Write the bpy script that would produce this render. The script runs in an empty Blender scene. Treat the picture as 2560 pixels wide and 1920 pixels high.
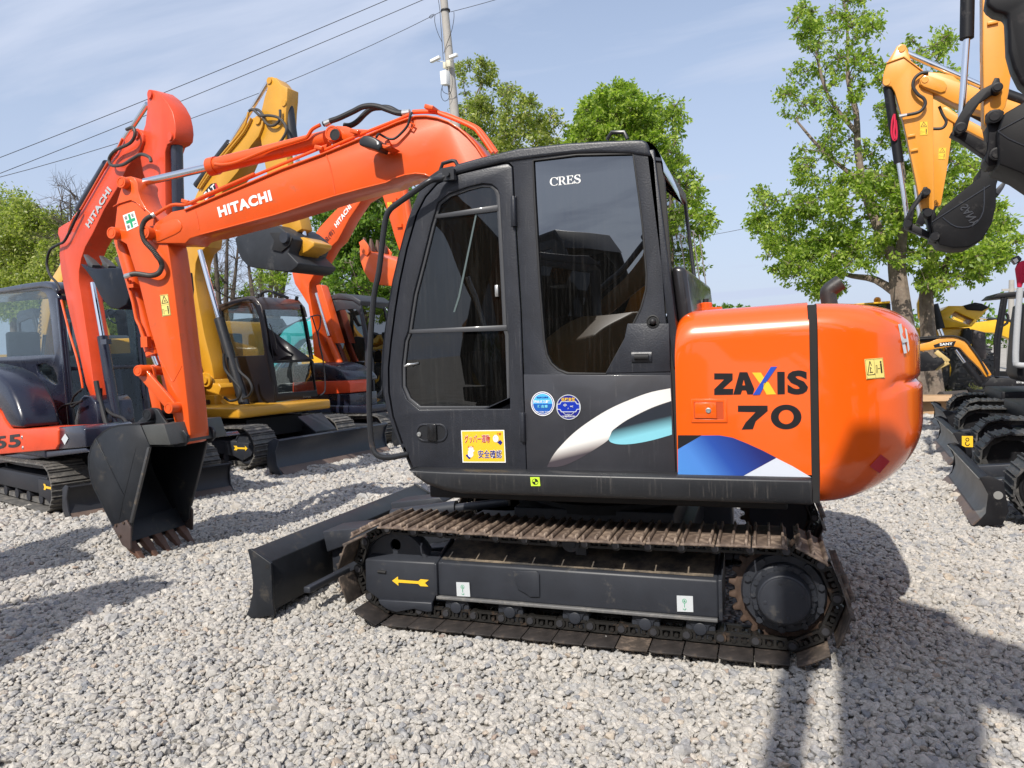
import bpy, bmesh, math, random
import numpy as np
from mathutils import Vector, Matrix, geometry
from math import radians as RAD, sin, cos, pi
random.seed(7); rng = np.random.default_rng(7)
SC = bpy.context.scene
COL = SC.collection
# ---------------------------------------------------------------- camera
FPX = 1850.0; CAM = Vector((1.03, -4.873, 1.595)); PIT, ROL, YAW = -0.0401, -0.0327, 0.3318
def _basis():
    r = Vector((cos(YAW), sin(YAW), 0)); f = Vector((-sin(YAW), cos(YAW), 0)); u = Vector((0, 0, 1))
    f2 = f*cos(PIT)+u*sin(PIT); u2 = u*cos(PIT)-f*sin(PIT)
    return r*cos(ROL)+u2*sin(ROL), f2, u2*cos(ROL)-r*sin(ROL)
CR, CF, CU = _basis()
cd = bpy.data.cameras.new('camera'); cam = bpy.data.objects.new('camera', cd); COL.objects.link(cam)
M4 = Matrix.Identity(4)
for i in range(3):
    M4[i][0] = CR[i]; M4[i][1] = CU[i]; M4[i][2] = -CF[i]; M4[i][3] = CAM[i]
cam.matrix_world = M4
cd.sensor_width = 36; cd.lens = FPX/2560*36; cd.clip_start = .05; cd.clip_end = 2000
SC.camera = cam
# ---------------------------------------------------------------- world, sun, exposure
SUN_AZ, SUN_EL = 84.0, 45.0          # azimuth the light travels towards (from +x), elevation
w = bpy.data.worlds.new('World'); SC.world = w; w.use_nodes = True
nt = w.node_tree; nt.nodes.clear()
def N(nt, t, **k):
    n = nt.nodes.new(t)
    for a, b in k.items():
        if a == 'inp':
            for i, v in b.items(): n.inputs[i].default_value = v
        else: setattr(n, a, b)
    return n
def L(nt, a, b): nt.links.new(a, b)
sky = N(nt, 'ShaderNodeTexSky', sky_type='NISHITA', sun_disc=False, sun_elevation=RAD(SUN_EL), air_density=1.0, dust_density=1.6, ozone_density=1.5, altitude=0)
sky.sun_rotation = RAD(90-(SUN_AZ+180))
tc = N(nt, 'ShaderNodeTexCoord'); sep = N(nt, 'ShaderNodeSeparateXYZ'); L(nt, tc.outputs['Generated'], sep.inputs[0])
zc = N(nt, 'ShaderNodeMath', operation='ADD', inp={1: .22}); L(nt, sep.outputs[2], zc.inputs[0])
dv = N(nt, 'ShaderNodeVectorMath', operation='DIVIDE'); L(nt, tc.outputs['Generated'], dv.inputs[0])
cb = N(nt, 'ShaderNodeCombineXYZ'); [L(nt, zc.outputs[0], cb.inputs[i]) for i in range(3)]; L(nt, cb.outputs[0], dv.inputs[1])
mp = N(nt, 'ShaderNodeMapping'); mp.inputs['Rotation'].default_value = (0, 0, RAD(35)); mp.inputs['Scale'].default_value = (.75, 2.1, 1); mp.inputs['Location'].default_value = (1.3, .4, 0)
L(nt, dv.outputs[0], mp.inputs[0])
nz = N(nt, 'ShaderNodeTexNoise', inp={'Scale': 1.15, 'Detail': 7.0, 'Roughness': .56, 'Distortion': .5}); L(nt, mp.outputs[0], nz.inputs['Vector'])
rp = N(nt, 'ShaderNodeMapRange', inp={1: .40, 2: .64, 3: 0.36, 4: 1.0}); L(nt, nz.outputs[0], rp.inputs[0])
hz = N(nt, 'ShaderNodeMapRange', inp={1: 0.0, 2: .45, 3: .92, 4: .42}); L(nt, sep.outputs[2], hz.inputs[0])
mxf = N(nt, 'ShaderNodeMath', operation='MAXIMUM'); L(nt, rp.outputs[0], mxf.inputs[0]); L(nt, hz.outputs[0], mxf.inputs[1])
mix = N(nt, 'ShaderNodeMix', data_type='RGBA'); L(nt, mxf.outputs[0], mix.inputs[0]); L(nt, sky.outputs[0], mix.inputs[6])
mix.inputs[7].default_value = (3.55, 4.05, 5.15, 1)
bg = N(nt, 'ShaderNodeBackground', inp={'Strength': .15}); L(nt, mix.outputs[2], bg.inputs[0])
wo = N(nt, 'ShaderNodeOutputWorld'); L(nt, bg.outputs[0], wo.inputs[0])
sd = bpy.data.lights.new('sun', 'SUN'); sd.energy = 4.6; sd.angle = RAD(.53); sd.color = (1, .95, .87)
so = bpy.data.objects.new('sun', sd); COL.objects.link(so)
SDIR = Vector((cos(RAD(SUN_AZ))*cos(RAD(SUN_EL)), sin(RAD(SUN_AZ))*cos(RAD(SUN_EL)), -sin(RAD(SUN_EL))))
so.rotation_euler = SDIR.to_track_quat('-Z', 'Y').to_euler(); so.location = (0, -20, 25)
SC.view_settings.view_transform = 'Standard'; SC.view_settings.look = 'None'; SC.view_settings.gamma = 1
SC.view_settings.exposure = .18
# ---------------------------------------------------------------- picture -> plane helpers (pixels of the 2560x1920 photograph)
def ray(px, py): return CF + CR*((px-1280)/FPX) - CU*((py-960)/FPX)
def hit(p, P, n):
    d = ray(*p); return CAM + d*(((Vector(P)-CAM).dot(n))/d.dot(n))
def SY(p, y): return hit(p, (0, y, 0), Vector((0, 1, 0)))
def SX(p, x): return hit(p, (x, 0, 0), Vector((1, 0, 0)))
def SG(p, z=0): return hit(p, (0, 0, z), Vector((0, 0, 1)))
def zoom(ox, oy, s): return lambda *pts: [(ox+x*s, oy+y*s) for x, y in pts]
DD = zoom(0, 0, 1.15732)
class Pl:
    """vertical plane through P, heading h (unit, horizontal); n points away from the viewer side"""
    def __init__(s, P, h, n=None):
        s.P = Vector(P); s.h = Vector(h).normalized(); s.n = (n or Vector((-s.h.y, s.h.x, 0))).normalized()
        if s.n.y < 0: s.n = -s.n
    def __call__(s, p, off=0): return hit(p, s.P+s.n*off, s.n)
    def many(s, pts, off=0): return [s(p, off) for p in pts]
MAIN = Pl((0, 0, 0), (1, 0, 0))
# ---------------------------------------------------------------- mesh builder
ORG = {}
class MB:
    def __init__(s): s.v = []; s.f = []; s.mi = []; s.cur = 0
    def add(s, vs, fs):
        b = len(s.v); s.v += [Vector(v) for v in vs]; s.f += [tuple(b+i for i in f) for f in fs]; s.mi += [s.cur]*len(fs); return s
    def box(s, c, d, R=None):
        c = Vector(c); vs = []
        for i in (-1, 1):
            for j in (-1, 1):
                for k in (-1, 1):
                    q = Vector((i*d[0]/2, j*d[1]/2, k*d[2]/2)); vs.append(c+(R@q if R else q))
        return s.add(vs, [(0, 1, 3, 2), (4, 6, 7, 5), (0, 4, 5, 1), (2, 3, 7, 6), (0, 2, 6, 4), (1, 5, 7, 3)])
    def beam(s, a, b, wd, h, up=(0, 0, 1)):
        a = Vector(a); b = Vector(b); d = (b-a); l = d.length; d.normalize(); sd_ = d.cross(Vector(up)).normalized(); u = sd_.cross(d)
        R = Matrix((d, sd_, u)).transposed(); return s.box((a+b)/2, (l, wd, h), R)
    def prism(s, pts, vec):
        n = len(pts); vec = Vector(vec); a = [Vector(p) for p in pts]
        return s.add(a+[p+vec for p in a], [tuple(range(n-1, -1, -1)), tuple(range(n, 2*n))]+[(i, (i+1) % n, n+(i+1) % n, n+i) for i in range(n)])
    def plate(s, outer, holes, vec):
        vec = Vector(vec); loops = [[Vector(p) for p in outer]]+[[Vector(p) for p in h] for h in holes]
        tr = geometry.tessellate_polygon(loops); vs = [p for l in loops for p in l]; n = len(vs)
        s.add(vs+[p+vec for p in vs], [tuple(t) for t in tr]+[tuple(n+i for i in reversed(t)) for t in tr])
        b = len(s.v)-2*n; o = 0
        for l in loops:
            m = len(l)
            for i in range(m):
                j = (i+1) % m; s.f.append((b+o+i, b+o+j, b+n+o+j, b+n+o+i)); s.mi.append(s.cur)
            o += m
        return s
    def ring(s, c, ax, r, n, ref=None):
        ax = Vector(ax).normalized(); ref = ref or (Vector((0, 0, 1)) if abs(ax.z) < .9 else Vector((1, 0, 0)))
        u = (ref-ax*ref.dot(ax)).normalized(); w_ = ax.cross(u)
        return [Vector(c)+u*(r*cos(2*pi*i/n))+w_*(r*sin(2*pi*i/n)) for i in range(n)]
    def lathe(s, p, ax, prof, n=32):
        p = Vector(p); ax = Vector(ax).normalized(); b = len(s.v)
        for d, r in prof: s.v += s.ring(p+ax*d, ax, max(r, 1e-5), n)
        for k in range(len(prof)-1):
            for i in range(n):
                j = (i+1) % n; s.f.append((b+k*n+i, b+k*n+j, b+(k+1)*n+j, b+(k+1)*n+i)); s.mi.append(s.cur)
        s.f.append(tuple(b+i for i in range(n-1, -1, -1))); s.f.append(tuple(b+(len(prof)-1)*n+i for i in range(n))); s.mi += [s.cur]*2
        return s
    def cyl(s, a, b, r, r2=None, n=20):
        a = Vector(a); b = Vector(b); return s.lathe(a, b-a, [(0, r), ((b-a).length, r if r2 is None else r2)], n)
    def tube(s, path, r, n=10, smooth=0, closed=False):
        P = [Vector(p) for p in path]
        rr = list(r) if isinstance(r, (list, tuple)) else [r]*len(P)
        if smooth:
            Q = []; R2 = []; m = len(P)
            for i in range(m-1):
                p0 = P[max(i-1, 0)]; p1 = P[i]; p2 = P[i+1]; p3 = P[min(i+2, m-1)]
                for k in range(smooth):
                    t = k/smooth
                    Q.append(.5*((2*p1)+(p2-p0)*t+(2*p0-5*p1+4*p2-p3)*t*t+(3*p1-p0-3*p2+p3)*t**3)); R2.append(rr[i]+(rr[i+1]-rr[i])*t)
            Q.append(P[-1]); R2.append(rr[-1]); P = Q; rr = R2
        b = len(s.v); t0 = (P[1]-P[0]).normalized(); u = t0.orthogonal().normalized()
        for i, p in enumerate(P):
            t = ((P[min(i+1, len(P)-1)]-P[max(i-1, 0)])).normalized()
            u = (u-t*u.dot(t)).normalized(); w_ = t.cross(u)
            s.v += [p+u*(rr[i]*cos(2*pi*k/n))+w_*(rr[i]*sin(2*pi*k/n)) for k in range(n)]
        for i in range(len(P)-1):
            for k in range(n):
                j = (k+1) % n; s.f.append((b+i*n+k, b+i*n+j, b+(i+1)*n+j, b+(i+1)*n+k)); s.mi.append(s.cur)
        s.f.append(tuple(b+i for i in range(n-1, -1, -1))); s.f.append(tuple(b+(len(P)-1)*n+i for i in range(n))); s.mi += [s.cur]*2
        return s
    def sphere(s, c, r, n=12, m=8, sc=(1, 1, 1)):
        b = len(s.v); c = Vector(c)
        for i in range(1, m):
            for k in range(n):
                a = pi*i/m; t = 2*pi*k/n; s.v.append(c+Vector((sc[0]*r*sin(a)*cos(t), sc[1]*r*sin(a)*sin(t), sc[2]*r*cos(a))))
        for i in range(m-2):
            for k in range(n):
                j = (k+1) % n; s.f.append((b+i*n+k, b+(i+1)*n+k, b+(i+1)*n+j, b+i*n+j)); s.mi.append(s.cur)
        s.f.append(tuple(b+k for k in range(n))); s.f.append(tuple(b+(m-2)*n+k for k in range(n-1, -1, -1))); s.mi += [s.cur]*2
        return s
    def build(s, name, mat, parent=None, bevel=0, flat=False, seg=2, ang=35, fix=True):
        me = bpy.data.meshes.new(name); o0 = ORG.get(parent.name, Vector()) if parent else Vector()
        me.from_pydata([tuple(v-o0) for v in s.v], [], s.f)
        mats = mat if isinstance(mat, (list, tuple)) else [mat]
        for m in mats: me.materials.append(m)
        if len(mats) > 1: me.polygons.foreach_set('material_index', s.mi)
        bm = bmesh.new(); bm.from_mesh(me)
        if fix: bmesh.ops.recalc_face_normals(bm, faces=bm.faces)
        for f in bm.faces: f.smooth = not flat
        if not flat:
            for e in bm.edges:
                if len(e.link_faces) != 2 or e.calc_face_angle(0) > RAD(ang): e.smooth = False
        bm.to_mesh(me); bm.free()
        ob = bpy.data.objects.new(name, me); COL.objects.link(ob)
        if parent: ob.parent = parent; ORG[ob.name] = o0
        if bevel:
            md = ob.modifiers.new('bevel', 'BEVEL'); md.width = bevel; md.segments = seg; md.limit_method = 'ANGLE'; md.angle_limit = RAD(40); md.harden_normals = False
            if not flat:
                for e in me.edges: e.use_edge_sharp = False
        return ob
def thing(name, loc, label, cat, group=None):
    o = bpy.data.objects.new(name, None); COL.objects.link(o); o.location = loc; o.empty_display_size = .2
    o['label'] = label; o['category'] = cat
    if group: o['group'] = group
    ORG[o.name] = Vector(loc); return o
def tag(o, label, cat, group=None):
    o['label'] = label; o['category'] = cat
    if group: o['group'] = group
    return o
def kind(o, k): o['kind'] = k; return o
# ---------------------------------------------------------------- text
def text(txt, bl, br, tl, mat, parent, name='lettering', off=0.0, bold=0.0, sheet=.002, n=None):
    """letters whose bounding box maps onto three 3-D corners"""
    c = bpy.data.curves.new('t', 'FONT'); c.body = txt; c.offset = bold; c.resolution_u = 3; c.space_character = 1+bold*2.2
    o = bpy.data.objects.new('t', c); COL.objects.link(o)
    dg = bpy.context.evaluated_depsgraph_get(); me0 = bpy.data.meshes.new_from_object(o.evaluated_get(dg))
    V = [v.co.copy() for v in me0.vertices]; F = [tuple(p.vertices) for p in me0.polygons]
    COL.objects.unlink(o); bpy.data.objects.remove(o); bpy.data.curves.remove(c); bpy.data.meshes.remove(me0)
    if not V: return None
    x0 = min(v.x for v in V); x1 = max(v.x for v in V); y0 = min(v.y for v in V); y1 = max(v.y for v in V)
    bl, br, tl = Vector(bl), Vector(br), Vector(tl); ux = (br-bl)/(x1-x0); uy = (tl-bl)/(y1-y0)
    nn = n or ux.cross(uy).normalized()
    if nn.dot(CAM-bl) < 0: nn = -nn
    mb = MB(); mb.add([bl+ux*(v.x-x0)+uy*(v.y-y0)+nn*(off+sheet) for v in V], F)
    return mb.build(name, mat, parent, flat=True, fix=False)
def decal(pts, mat, parent, name='sticker', t=.0015, n=None):
    n = Vector(n or (0, -1, 0)); mb = MB(); mb.prism([Vector(p)+n*.0006 for p in pts], n*t); return mb.build(name, mat, parent, flat=True)
# ---------------------------------------------------------------- materials
MATS = {}
def mat(name, col, rough=.5, metal=0, coat=0, bump=0, bscale=200, var=.0, vscale=3, dirt=None, dirtamt=0, dscale=4, spec=.5, streak=False, sheen=None, coatr=.08, rvar=0):
    if name in MATS: return MATS[name]
    m = bpy.data.materials.new(name); m.use_nodes = True; t = m.node_tree; b = t.nodes['Principled BSDF']
    b.inputs['Base Color'].default_value = (*col, 1); b.inputs['Roughness'].default_value = rough; b.inputs['Metallic'].default_value = metal
    b.inputs['Coat Weight'].default_value = coat; b.inputs['Coat Roughness'].default_value = coatr; b.inputs['Specular IOR Level'].default_value = spec
    tcn = N(t, 'ShaderNodeTexCoord'); src = None
    if var:
        nz_ = N(t, 'ShaderNodeTexNoise', inp={'Scale': vscale, 'Detail': 6.0, 'Roughness': .65}); L(t, tcn.outputs['Object'], nz_.inputs['Vector'])
        mr = N(t, 'ShaderNodeMapRange', inp={1: .3, 2: .7, 3: 1-var, 4: 1+var}); L(t, nz_.outputs[0], mr.inputs[0])
        mx = N(t, 'ShaderNodeMix', data_type='RGBA', blend_type='MULTIPLY'); mx.inputs[0].default_value = 1; mx.inputs[6].default_value = (*col, 1)
        cbn = N(t, 'ShaderNodeCombineXYZ'); [L(t, mr.outputs[0], cbn.inputs[i]) for i in range(3)]; L(t, cbn.outputs[0], mx.inputs[7]); src = mx.outputs[2]
    if dirt:
        mpn = N(t, 'ShaderNodeMapping'); L(t, tcn.outputs['Object'], mpn.inputs[0])
        if streak: mpn.inputs['Scale'].default_value = (9, 9, .45)
        nz2 = N(t, 'ShaderNodeTexNoise', inp={'Scale': dscale, 'Detail': 9.0, 'Roughness': .72}); L(t, mpn.outputs[0], nz2.inputs['Vector'])
        mr2 = N(t, 'ShaderNodeMapRange', inp={1: .62-dirtamt*.4, 2: .80-dirtamt*.25, 3: 0, 4: .85}); L(t, nz2.outputs[0], mr2.inputs[0])
        mx2 = N(t, 'ShaderNodeMix', data_type='RGBA'); L(t, mr2.outputs[0], mx2.inputs[0]); mx2.inputs[7].default_value = (*dirt, 1)
        if src: L(t, src, mx2.inputs[6])
        else: mx2.inputs[6].default_value = (*col, 1)
        src = mx2.outputs[2]
        mr3 = N(t, 'ShaderNodeMapRange', inp={1: 0, 2: .85, 3: rough, 4: min(1, rough+.35)}); L(t, mr2.outputs[0], mr3.inputs[0]); L(t, mr3.outputs[0], b.inputs['Roughness'])
    elif rvar:
        nz4 = N(t, 'ShaderNodeTexNoise', inp={'Scale': 5.0, 'Detail': 8.0, 'Roughness': .7}); L(t, tcn.outputs['Object'], nz4.inputs['Vector'])
        mr4 = N(t, 'ShaderNodeMapRange', inp={1: .3, 2: .7, 3: max(0, rough-rvar), 4: rough+rvar}); L(t, nz4.outputs[0], mr4.inputs[0]); L(t, mr4.outputs[0], b.inputs['Roughness'])
    if src: L(t, src, b.inputs['Base Color'])
    if bump:
        nz3 = N(t, 'ShaderNodeTexNoise', inp={'Scale': bscale, 'Detail': 2.0, 'Roughness': .5}); L(t, tcn.outputs['Object'], nz3.inputs['Vector'])
        bp = N(t, 'ShaderNodeBump', inp={'Strength': bump, 'Distance': .002}); L(t, nz3.outputs[0], bp.inputs['Height']); L(t, bp.outputs[0], b.inputs['Normal'])
    MATS[name] = m; return m
def glass_mat(name, tint, refl, rough=.0, streaks=True, dust=.7, top=1.0):
    m = bpy.data.materials.new(name); m.use_nodes = True; t = m.node_tree; t.nodes.clear()
    out = N(t, 'ShaderNodeOutputMaterial'); tp = N(t, 'ShaderNodeBsdfTransparent'); tp.inputs[0].default_value = (*tint, 1)
    gl = N(t, 'ShaderNodeBsdfGlossy'); gl.inputs[0].default_value = (.95, .97, 1, 1); gl.inputs['Roughness'].default_value = rough
    fr = N(t, 'ShaderNodeFresnel', inp={0: 1.5}); mr = N(t, 'ShaderNodeMapRange', inp={1: .04, 2: 1, 3: refl, 4: top}); L(t, fr.outputs[0], mr.inputs[0])
    mx = N(t, 'ShaderNodeMixShader'); L(t, mr.outputs[0], mx.inputs[0]); L(t, tp.outputs[0], mx.inputs[1]); L(t, gl.outputs[0], mx.inputs[2])
    tcn = N(t, 'ShaderNodeTexCoord')
    nb = N(t, 'ShaderNodeTexNoise', inp={'Scale': 2.2, 'Detail': 1.0}); L(t, tcn.outputs['Object'], nb.inputs['Vector'])
    bp = N(t, 'ShaderNodeBump', inp={'Strength': .12, 'Distance': .02}); L(t, nb.outputs[0], bp.inputs['Height']); L(t, bp.outputs[0], gl.inputs['Normal'])
    last = mx
    if streaks:   # thin film of dust and dried rain runs
        mpn = N(t, 'ShaderNodeMapping'); mpn.inputs['Scale'].default_value = (22, 22, .9); L(t, tcn.outputs['Object'], mpn.inputs[0])
        nz_ = N(t, 'ShaderNodeTexNoise', inp={'Scale': 3.0, 'Detail': 6.0, 'Roughness': .7}); L(t, mpn.outputs[0], nz_.inputs['Vector'])
        m2 = N(t, 'ShaderNodeMapRange', inp={1: .5, 2: .9, 3: .010*dust, 4: .10*dust}); L(t, nz_.outputs[0], m2.inputs[0])
        df = N(t, 'ShaderNodeBsdfDiffuse'); df.inputs[0].default_value = (.35, .34, .32, 1)
        mx3 = N(t, 'ShaderNodeMixShader'); L(t, m2.outputs[0], mx3.inputs[0]); L(t, mx.outputs[0], mx3.inputs[1]); L(t, df.outputs[0], mx3.inputs[2]); last = mx3
    L(t, last.outputs[0], out.inputs[0]); MATS[name] = m; return m
ORANGE = mat('orange_paint', (.73, .092, .009), .36, coat=.22, var=.10, vscale=2.5, dirt=(.36, .09, .03), dirtamt=.08, dscale=9, rvar=.08, bump=.05, bscale=60)
ORANGEG = mat('orange_gloss', (.80, .105, .004), .25, coat=.9, var=.025, vscale=1.5, coatr=.04)
ORANGEB = mat('orange_faded', (.70, .070, .018), .42, coat=.12, var=.12, vscale=3, dirt=(.4, .12, .06), dirtamt=.04, dscale=7)
BLACKT = mat('textured_black', (.018, .020, .027), .42, bump=.55, bscale=120, var=.25, vscale=7, coat=.15, coatr=.3, dirt=(.075, .075, .08), dirtamt=.10, dscale=9, streak=True)
BLACKP = mat('satin_black', (.018, .019, .022), .40, var=.2, vscale=4, dirt=(.11, .10, .09), dirtamt=.15, dscale=9, streak=True, bump=.06, bscale=90)
BLACKM = mat('frame_black', (.024, .027, .035), .46, var=.2, vscale=5, dirt=(.11, .10, .085), dirtamt=.05, dscale=8, bump=.12, bscale=80)
NAVY = mat('navy_black', (.012, .014, .028), .3, coat=.5, var=.15, rvar=.1)
DARK = mat('deep_black', (.012, .012, .013), .7, var=.2)
BUCKET = mat('bucket_black', (.018, .020, .024), .42, spec=.3, var=.25, vscale=5, dirt=(.10, .085, .065), dirtamt=.12, dscale=6, bump=.12, bscale=60)
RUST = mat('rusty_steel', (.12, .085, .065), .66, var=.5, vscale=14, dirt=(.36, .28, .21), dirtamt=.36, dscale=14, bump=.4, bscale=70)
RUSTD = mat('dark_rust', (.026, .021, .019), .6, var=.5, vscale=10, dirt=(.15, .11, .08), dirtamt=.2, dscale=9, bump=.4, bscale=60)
RUSTO = mat('orange_rust', (.07, .043, .03), .75, var=.4, vscale=20, bump=.4, bscale=80)
TREADG = mat('grey_steel', (.10, .095, .088), .6, var=.35, vscale=12, dirt=(.30, .27, .23), dirtamt=.28, dscale=11, bump=.3, bscale=70)
DUSTY = mat('frame_top_dust', (.045, .042, .040), .75, var=.3, vscale=8, dirt=(.30, .235, .165), dirtamt=.50, dscale=6, bump=.4, bscale=90)
CHROME = mat('chrome', (.80, .81, .83), .12, metal=1)
STEEL = mat('zinc', (.62, .62, .60), .35, metal=.9)
RUBBER = mat('rubber', (.018, .018, .019), .55, var=.2)
CATY = mat('ochre_yellow', (.58, .285, .02), .4, coat=.3, var=.06, dirt=(.3, .18, .05), dirtamt=.03, dscale=8)
CATB = mat('bright_yellow', (.74, .38, .02), .35, coat=.4, var=.05)
SANYY = mat('amber_yellow', (.72, .29, .028), .38, coat=.35, var=.05, dirt=(.4, .22, .06), dirtamt=.02, dscale=8)
TEAL = mat('teal_paint', (.05, .45, .45), .4, coat=.3)
WHITE = mat('white_vinyl', (.82, .82, .80), .45)
SILVER = mat('silver_vinyl', (.55, .58, .60), .35)
BLACKV = mat('black_vinyl', (.012, .012, .014), .35)
BLUEV = mat('blue_vinyl', (.02, .07, .45), .35)
YELV = mat('yellow_vinyl', (.86, .52, .03), .4)
PYEL = mat('pale_yellow_vinyl', (.80, .66, .20), .4)
SKYV = mat('sky_vinyl', (.18, .60, .75), .4)
GREENV = mat('green_vinyl', (.02, .36, .16), .4)
LIMEV = mat('lime_vinyl', (.55, .80, .05), .4)
REDV = mat('red_vinyl', (.50, .02, .03), .35)
NAVYV = mat('navy_vinyl', (.01, .015, .22), .35)
GLASS = glass_mat('tinted_glass', (.08, .09, .10), .06)
GLASSR = glass_mat('film_glass', (.03, .033, .036), .20)
GLASSC = glass_mat('clear_glass', (.74, .80, .80), .025, dust=.12, top=.28)
CONC = mat('concrete', (.36, .34, .31), .85, var=.12, vscale=3, dirt=(.2, .18, .16), dirtamt=.2, dscale=3, bump=.3, bscale=40)
PLASTW = mat('white_plastic', (.78, .78, .76), .35)
BEIGEP = mat('beige_plastic', (.62, .58, .45), .4)
REDC = mat('red_cloth', (.55, .01, .05), .8)
CARD = mat('cardboard', (.42, .27, .15), .85, var=.12)
TYRE = mat('tyre_rubber', (.03, .03, .031), .75, dirt=(.18, .16, .13), dirtamt=.25, dscale=6)
SEATM = mat('seat_cloth', (.05, .055, .06), .8)
# ---------------------------------------------------------------- ground
def vnoise(x, y, s, seed=0):
    x = np.asarray(x)/s+seed*17.3; y = np.asarray(y)/s-seed*9.1
    xi = np.floor(x).astype(int); yi = np.floor(y).astype(int); fx = x-xi; fy = y-yi
    fx = fx*fx*(3-2*fx); fy = fy*fy*(3-2*fy)
    def h(a, b):
        v = np.sin(a*127.1+b*311.7+seed*7.7)*43758.5453; return v-np.floor(v)
    return (h(xi, yi)*(1-fx)+h(xi+1, yi)*fx)*(1-fy)+(h(xi, yi+1)*(1-fx)+h(xi+1, yi+1)*fx)*fy
PADS = [(0, 0, 1.5, 1.25)]
def gz(x, y):
    x = np.asarray(x, float); y = np.asarray(y, float)
    h = .060*(vnoise(x, y, 1.3, 1)-.5)+.035*(vnoise(x, y, .5, 2)-.5)+.02*(vnoise(x, y, .22, 3)-.5)-.015
    m = np.ones_like(h)
    # flatter under the main machine and towards the far road
    d = np.maximum(np.abs(x)-1.5, np.abs(y)-1.1); m *= np.clip(.25+d/.6, .25, 1)
    m *= np.clip((15-y)/3, 0, 1)
    d2 = np.hypot((x+3.6), (y-.1)); h = h-.03*np.exp(-(((x+3.9)/.7)**2+((y-.2)/.7)**2))
    h = h+.055*np.exp(-((np.maximum(np.abs(x-.1)-1.0, 0)/.25)**2+((y+1.27)/.10)**2))+.03*np.exp(-(((x+5.0)/.5)**2+((y-1.1)/.6)**2))
    return h*m
def grid(x0, x1, y0, y1, st, name, m, hole=None, dz=0):
    xs = np.arange(x0, x1+st*.5, st); ys = np.arange(y0, y1+st*.5, st); X, Y = np.meshgrid(xs, ys); Z = gz(X, Y)+dz
    V = np.stack([X, Y, Z], -1).reshape(-1, 3); nx = len(xs); F = []
    for j in range(len(ys)-1):
        for i in range(nx-1): F.append((j*nx+i, j*nx+i+1, (j+1)*nx+i+1, (j+1)*nx+i))
    me = bpy.data.meshes.new(name); me.from_pydata(V.tolist(), [], F); me.materials.append(m)
    for p in me.polygons: p.use_smooth = True
    o = bpy.data.objects.new(name, me); COL.objects.link(o); return o
def ground_mat():
    m = bpy.data.materials.new('gravel_bed'); m.use_nodes = True; t = m.node_tree; b = t.nodes['Principled BSDF']; b.inputs['Roughness'].default_value = .95
    tcn = N(t, 'ShaderNodeTexCoord')
    vo = N(t, 'ShaderNodeTexVoronoi', inp={'Scale': 24.0, 'Randomness': 1.0}); L(t, tcn.outputs['Object'], vo.inputs['Vector'])
    rp = N(t, 'ShaderNodeValToRGB'); e = rp.color_ramp.elements; e[0].position = 0; e[0].color = (.17, .18, .20, 1); e[1].position = 1; e[1].color = (.46, .43, .385, 1)
    e2 = rp.color_ramp.elements.new(.45); e2.color = (.38, .36, .325, 1)
    sp = N(t, 'ShaderNodeSeparateColor'); L(t, vo.outputs['Color'], sp.inputs[0]); L(t, sp.outputs[0], rp.inputs[0])
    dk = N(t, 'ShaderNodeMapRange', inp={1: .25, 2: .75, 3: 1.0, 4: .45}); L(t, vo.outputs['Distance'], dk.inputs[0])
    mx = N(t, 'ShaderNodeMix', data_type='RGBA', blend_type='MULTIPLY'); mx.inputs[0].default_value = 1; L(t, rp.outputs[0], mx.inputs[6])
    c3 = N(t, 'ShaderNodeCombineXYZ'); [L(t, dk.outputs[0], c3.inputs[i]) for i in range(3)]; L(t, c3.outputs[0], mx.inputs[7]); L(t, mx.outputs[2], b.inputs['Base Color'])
    bp = N(t, 'ShaderNodeBump', invert=True, inp={'Strength': 1.0, 'Distance': .03}); L(t, vo.outputs['Distance'], bp.inputs['Height']); L(t, bp.outputs[0], b.inputs['Normal'])
    return m
GM = ground_mat()
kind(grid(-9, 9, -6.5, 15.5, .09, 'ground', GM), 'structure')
def flat(name, poly, m, z):
    mb = MB(); mb.add([(x, y, z) for x, y in poly], [tuple(range(len(poly)))]); return kind(mb.build(name, m, flat=True, fix=False), 'structure')
def soil_mat():
    return mat('pale_soil', (.30, .27, .23), .95, var=.2, vscale=.6, dirt=(.42, .40, .36), dirtamt=.5, dscale=1.3, bump=.8, bscale=14)
flat('ground_far', [(-400, -400), (400, -400), (400, 900), (-400, 900)], soil_mat(), -.11)
flat('road', [(-60, 17.2), (80, 11.5), (80, 24), (-60, 29.7)], mat('road_concrete', (.40, .385, .36), .9, var=.1, vscale=.8, dirt=(.28, .26, .22), dirtamt=.25, dscale=1.2, bump=.4, bscale=12), -.085)
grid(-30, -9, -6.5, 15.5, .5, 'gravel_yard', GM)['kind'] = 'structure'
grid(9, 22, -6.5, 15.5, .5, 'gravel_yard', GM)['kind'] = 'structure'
grid(-30, 22, -20, -6.5, .5, 'gravel_yard', GM)['kind'] = 'structure'
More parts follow.
